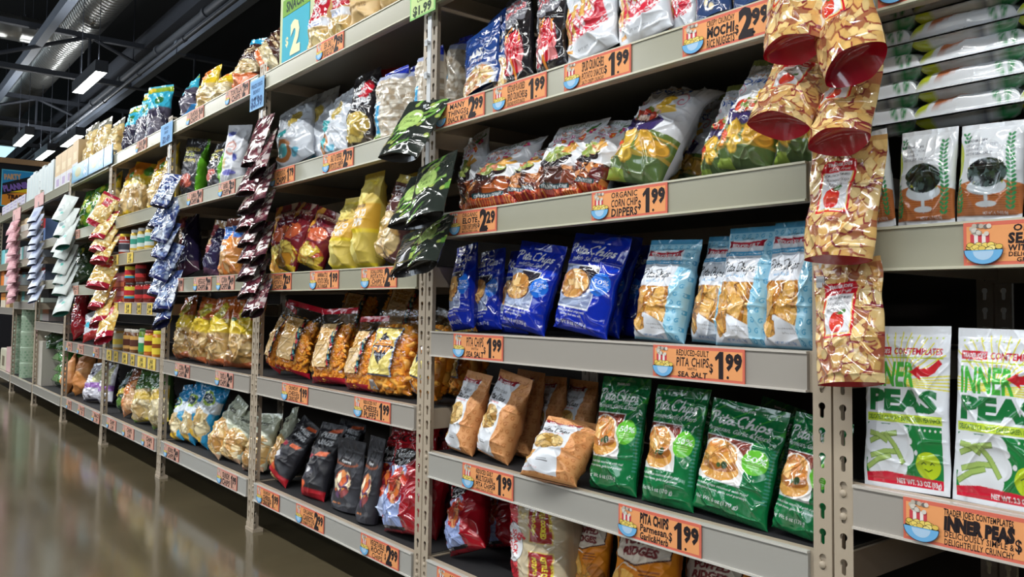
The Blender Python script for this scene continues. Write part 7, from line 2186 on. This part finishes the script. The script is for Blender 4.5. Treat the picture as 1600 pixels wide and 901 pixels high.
hang('navy', 'blueberry_pouch', 'snack pouch', 'navy pouches on the clip strip', 'navy and silver patterned pouch, %s on its strip', [((228, 316), (254, 322), (266, 268)), ((224, 350), (246, 354), (260, 306)), ((226, 372), (254, 378), (268, 306)), ((228, 398), (250, 402), (266, 344)), ((224, 430), (256, 438), (268, 376)), ((222, 456), (246, 460), (258, 410)), ((233, 478), (258, 486), (266, 420)), ((236, 500), (254, 505), (260, 450))], -0.10, -0.03, 0.05)
strip_px(174, 300, 500, 'clear plastic strip holding the corn snack pouches')
hang('corn', 'corn_snack_pouch', 'snack pouch', 'corn pouches on the clip strip', 'gold and dark red corn pouch, %s on its strip', [((128, 346), (156, 356), (172, 302)), ((134, 368), (156, 372), (170, 326)), ((133, 386), (160, 392), (172, 344)), ((136, 404), (160, 408), (172, 362)), ((134, 436), (160, 456), (171, 396)), ((133, 474), (152, 482), (167, 428)), ((138, 500), (154, 506), (166, 452)), ((146, 524), (166, 530), (171, 468))], -0.12, -0.03, 0.055)
strip_px(108, 300, 480, 'clear plastic strip holding the pale grey pouches')
hang('tote', 'tea_pouch', 'pouch', 'pale grey pouches on the clip strip', 'pale grey pouch with green foot, %s on its strip', [((76, 340), (98, 346), (108, 303)), ((79, 364), (100, 370), (109, 322)), ((84, 381), (102, 384), (109, 338)), ((74, 392), (92, 396), (104, 352)), ((77, 400), (98, 404), (109, 360)), ((76, 424), (98, 428), (108, 378)), ((77, 440), (96, 444), (107, 398)), ((76, 456), (98, 460), (107, 412)), ((80, 484), (100, 490), (106, 440))], -0.11, -0.03, 0.055)
strip_px(60, 315, 480, 'clear strip holding the blue grey packets')
hang('slat', 'gift_packet', 'packet', 'blue grey packets on the clip strip', 'blue grey packet, %s on its strip', [((43, 344 + 11.2 * k + (3 if k % 2 else 0)), (52 + 3 * (k % 2), 347 + 11.2 * k), (60 + 2 * (k % 2), 322 + 11.2 * k)) for k in range(12)], -0.11, -0.04, 0.02)
strip_px(22, 335, 470, 'clear strip holding the pink packets')
hang('pink', 'gift_packet', 'packet', 'pink packets on the clip strip', 'dusty pink packet, %s on its strip', [((9 + (2 if k % 2 else 0), 362 + 10.8 * k), (18 + (2 if k % 2 else 0), 365 + 10.8 * k), (23, 342 + 10.8 * k)) for k in range(11)], -0.10, -0.04, 0.04)
for xa, xb, ya, yb, lb in ((54, 68, 303, 322, 'small pink tag above the blue grey strip'), (20, 32, 326, 344, 'small pink tag above the pink strip')):
    hang_tag(xa, xb, ya, yb, 'pink', ['GIFT'], None, lb)

# ------------------------------------------------------------------ party sign on the end wall
SX = -13.5
c0, c1 = on_x(0, 300, SX), on_x(84, 262, SX)
zt_, y0_, y1_ = on_x(40, 258, SX)[2], on_x(-60, 280, SX)[1], on_x(100, 262, SX)[1]
o = thing('party_sign', 'black party planning sign board with a wooden top rail', 'sign', (SX, y0_, 0), None)
wB = y1_ - y0_
def yz(b, y0, y1, z0, z1, x, c):
    b.add([(x, y0, z0), (x, y1, z0), (x, y1, z1), (x, y0, z1)], [(0, 1, 2, 3)], 0, c)
b = MB()
b.box(-0.05, 0, 0, wB, 0, zt_, 0, (22, 22, 28))
link('board', b.build('board', PAPER), o)
b = MB()
b.box(-0.06, 0.03, 0, wB, zt_, zt_ + 0.08, 0, (150, 100, 56))
link('top_rail', b.build('top_rail', PWOOD), o)
pa, pb = on_x(3, 300, SX)[1] - y0_, on_x(62, 300, SX)[1] - y0_
za, zb_ = on_x(30, 268, SX)[2], on_x(10, 310, SX)[2] - 0.10
b = MB()
w_, h_ = pb - pa, za - zb_
def pq(pts, x, c):
    b.add([(x, pa + u * w_, zb_ + v * h_) for u, v in pts], [tuple(range(len(pts)))], 0, c)
pq([(-0.03, -0.03), (1.03, -0.03), (1.03, 1.03), (-0.03, 1.03)], 0.004, (90, 190, 220))
pq([(0, 0), (1, 0), (1, 1), (0, 1)], 0.006, (24, 24, 30))
pq([(0, 0.62), (1, 0.98), (1, 1), (0, 1)], 0.008, (40, 140, 200))
pq([(0, 0), (1, 0), (1, 0.50), (0, 0.30)], 0.008, (214, 136, 40))
pq([(0.2, 0.38), (1, 0.44), (1, 0.62), (0.75, 0.55)], 0.010, (226, 196, 30))
def stext(s, u, v, h, c, w, rot, x=0.014):
    V, T, L = text_geo(s, 0.06)
    kx = w * w_ / L
    P = np.column_stack([(V[:, 0] - L / 2) * kx, V[:, 1] * h * h_])
    X, Z = P[:, 0] * math.cos(rot) - P[:, 1] * math.sin(rot), P[:, 0] * math.sin(rot) + P[:, 1] * math.cos(rot)
    b.add(np.column_stack([np.full(len(X), x), pa + u * w_ + X, zb_ + v * h_ + Z]), T.tolist(), 0, c)
stext('PARTY', 0.26, 0.76, 0.15, (196, 160, 120), 0.44, 0.10)
stext('PLANNING', 0.46, 0.50, 0.17, (124, 96, 176), 0.86, 0.28)
stext('TRADER', 0.44, 0.20, 0.12, (60, 30, 20), 0.60, 0.0)
stext("JOE'S", 0.44, 0.05, 0.12, (60, 30, 20), 0.44, 0.0)
link('poster', b.build('poster', PAPER), o)
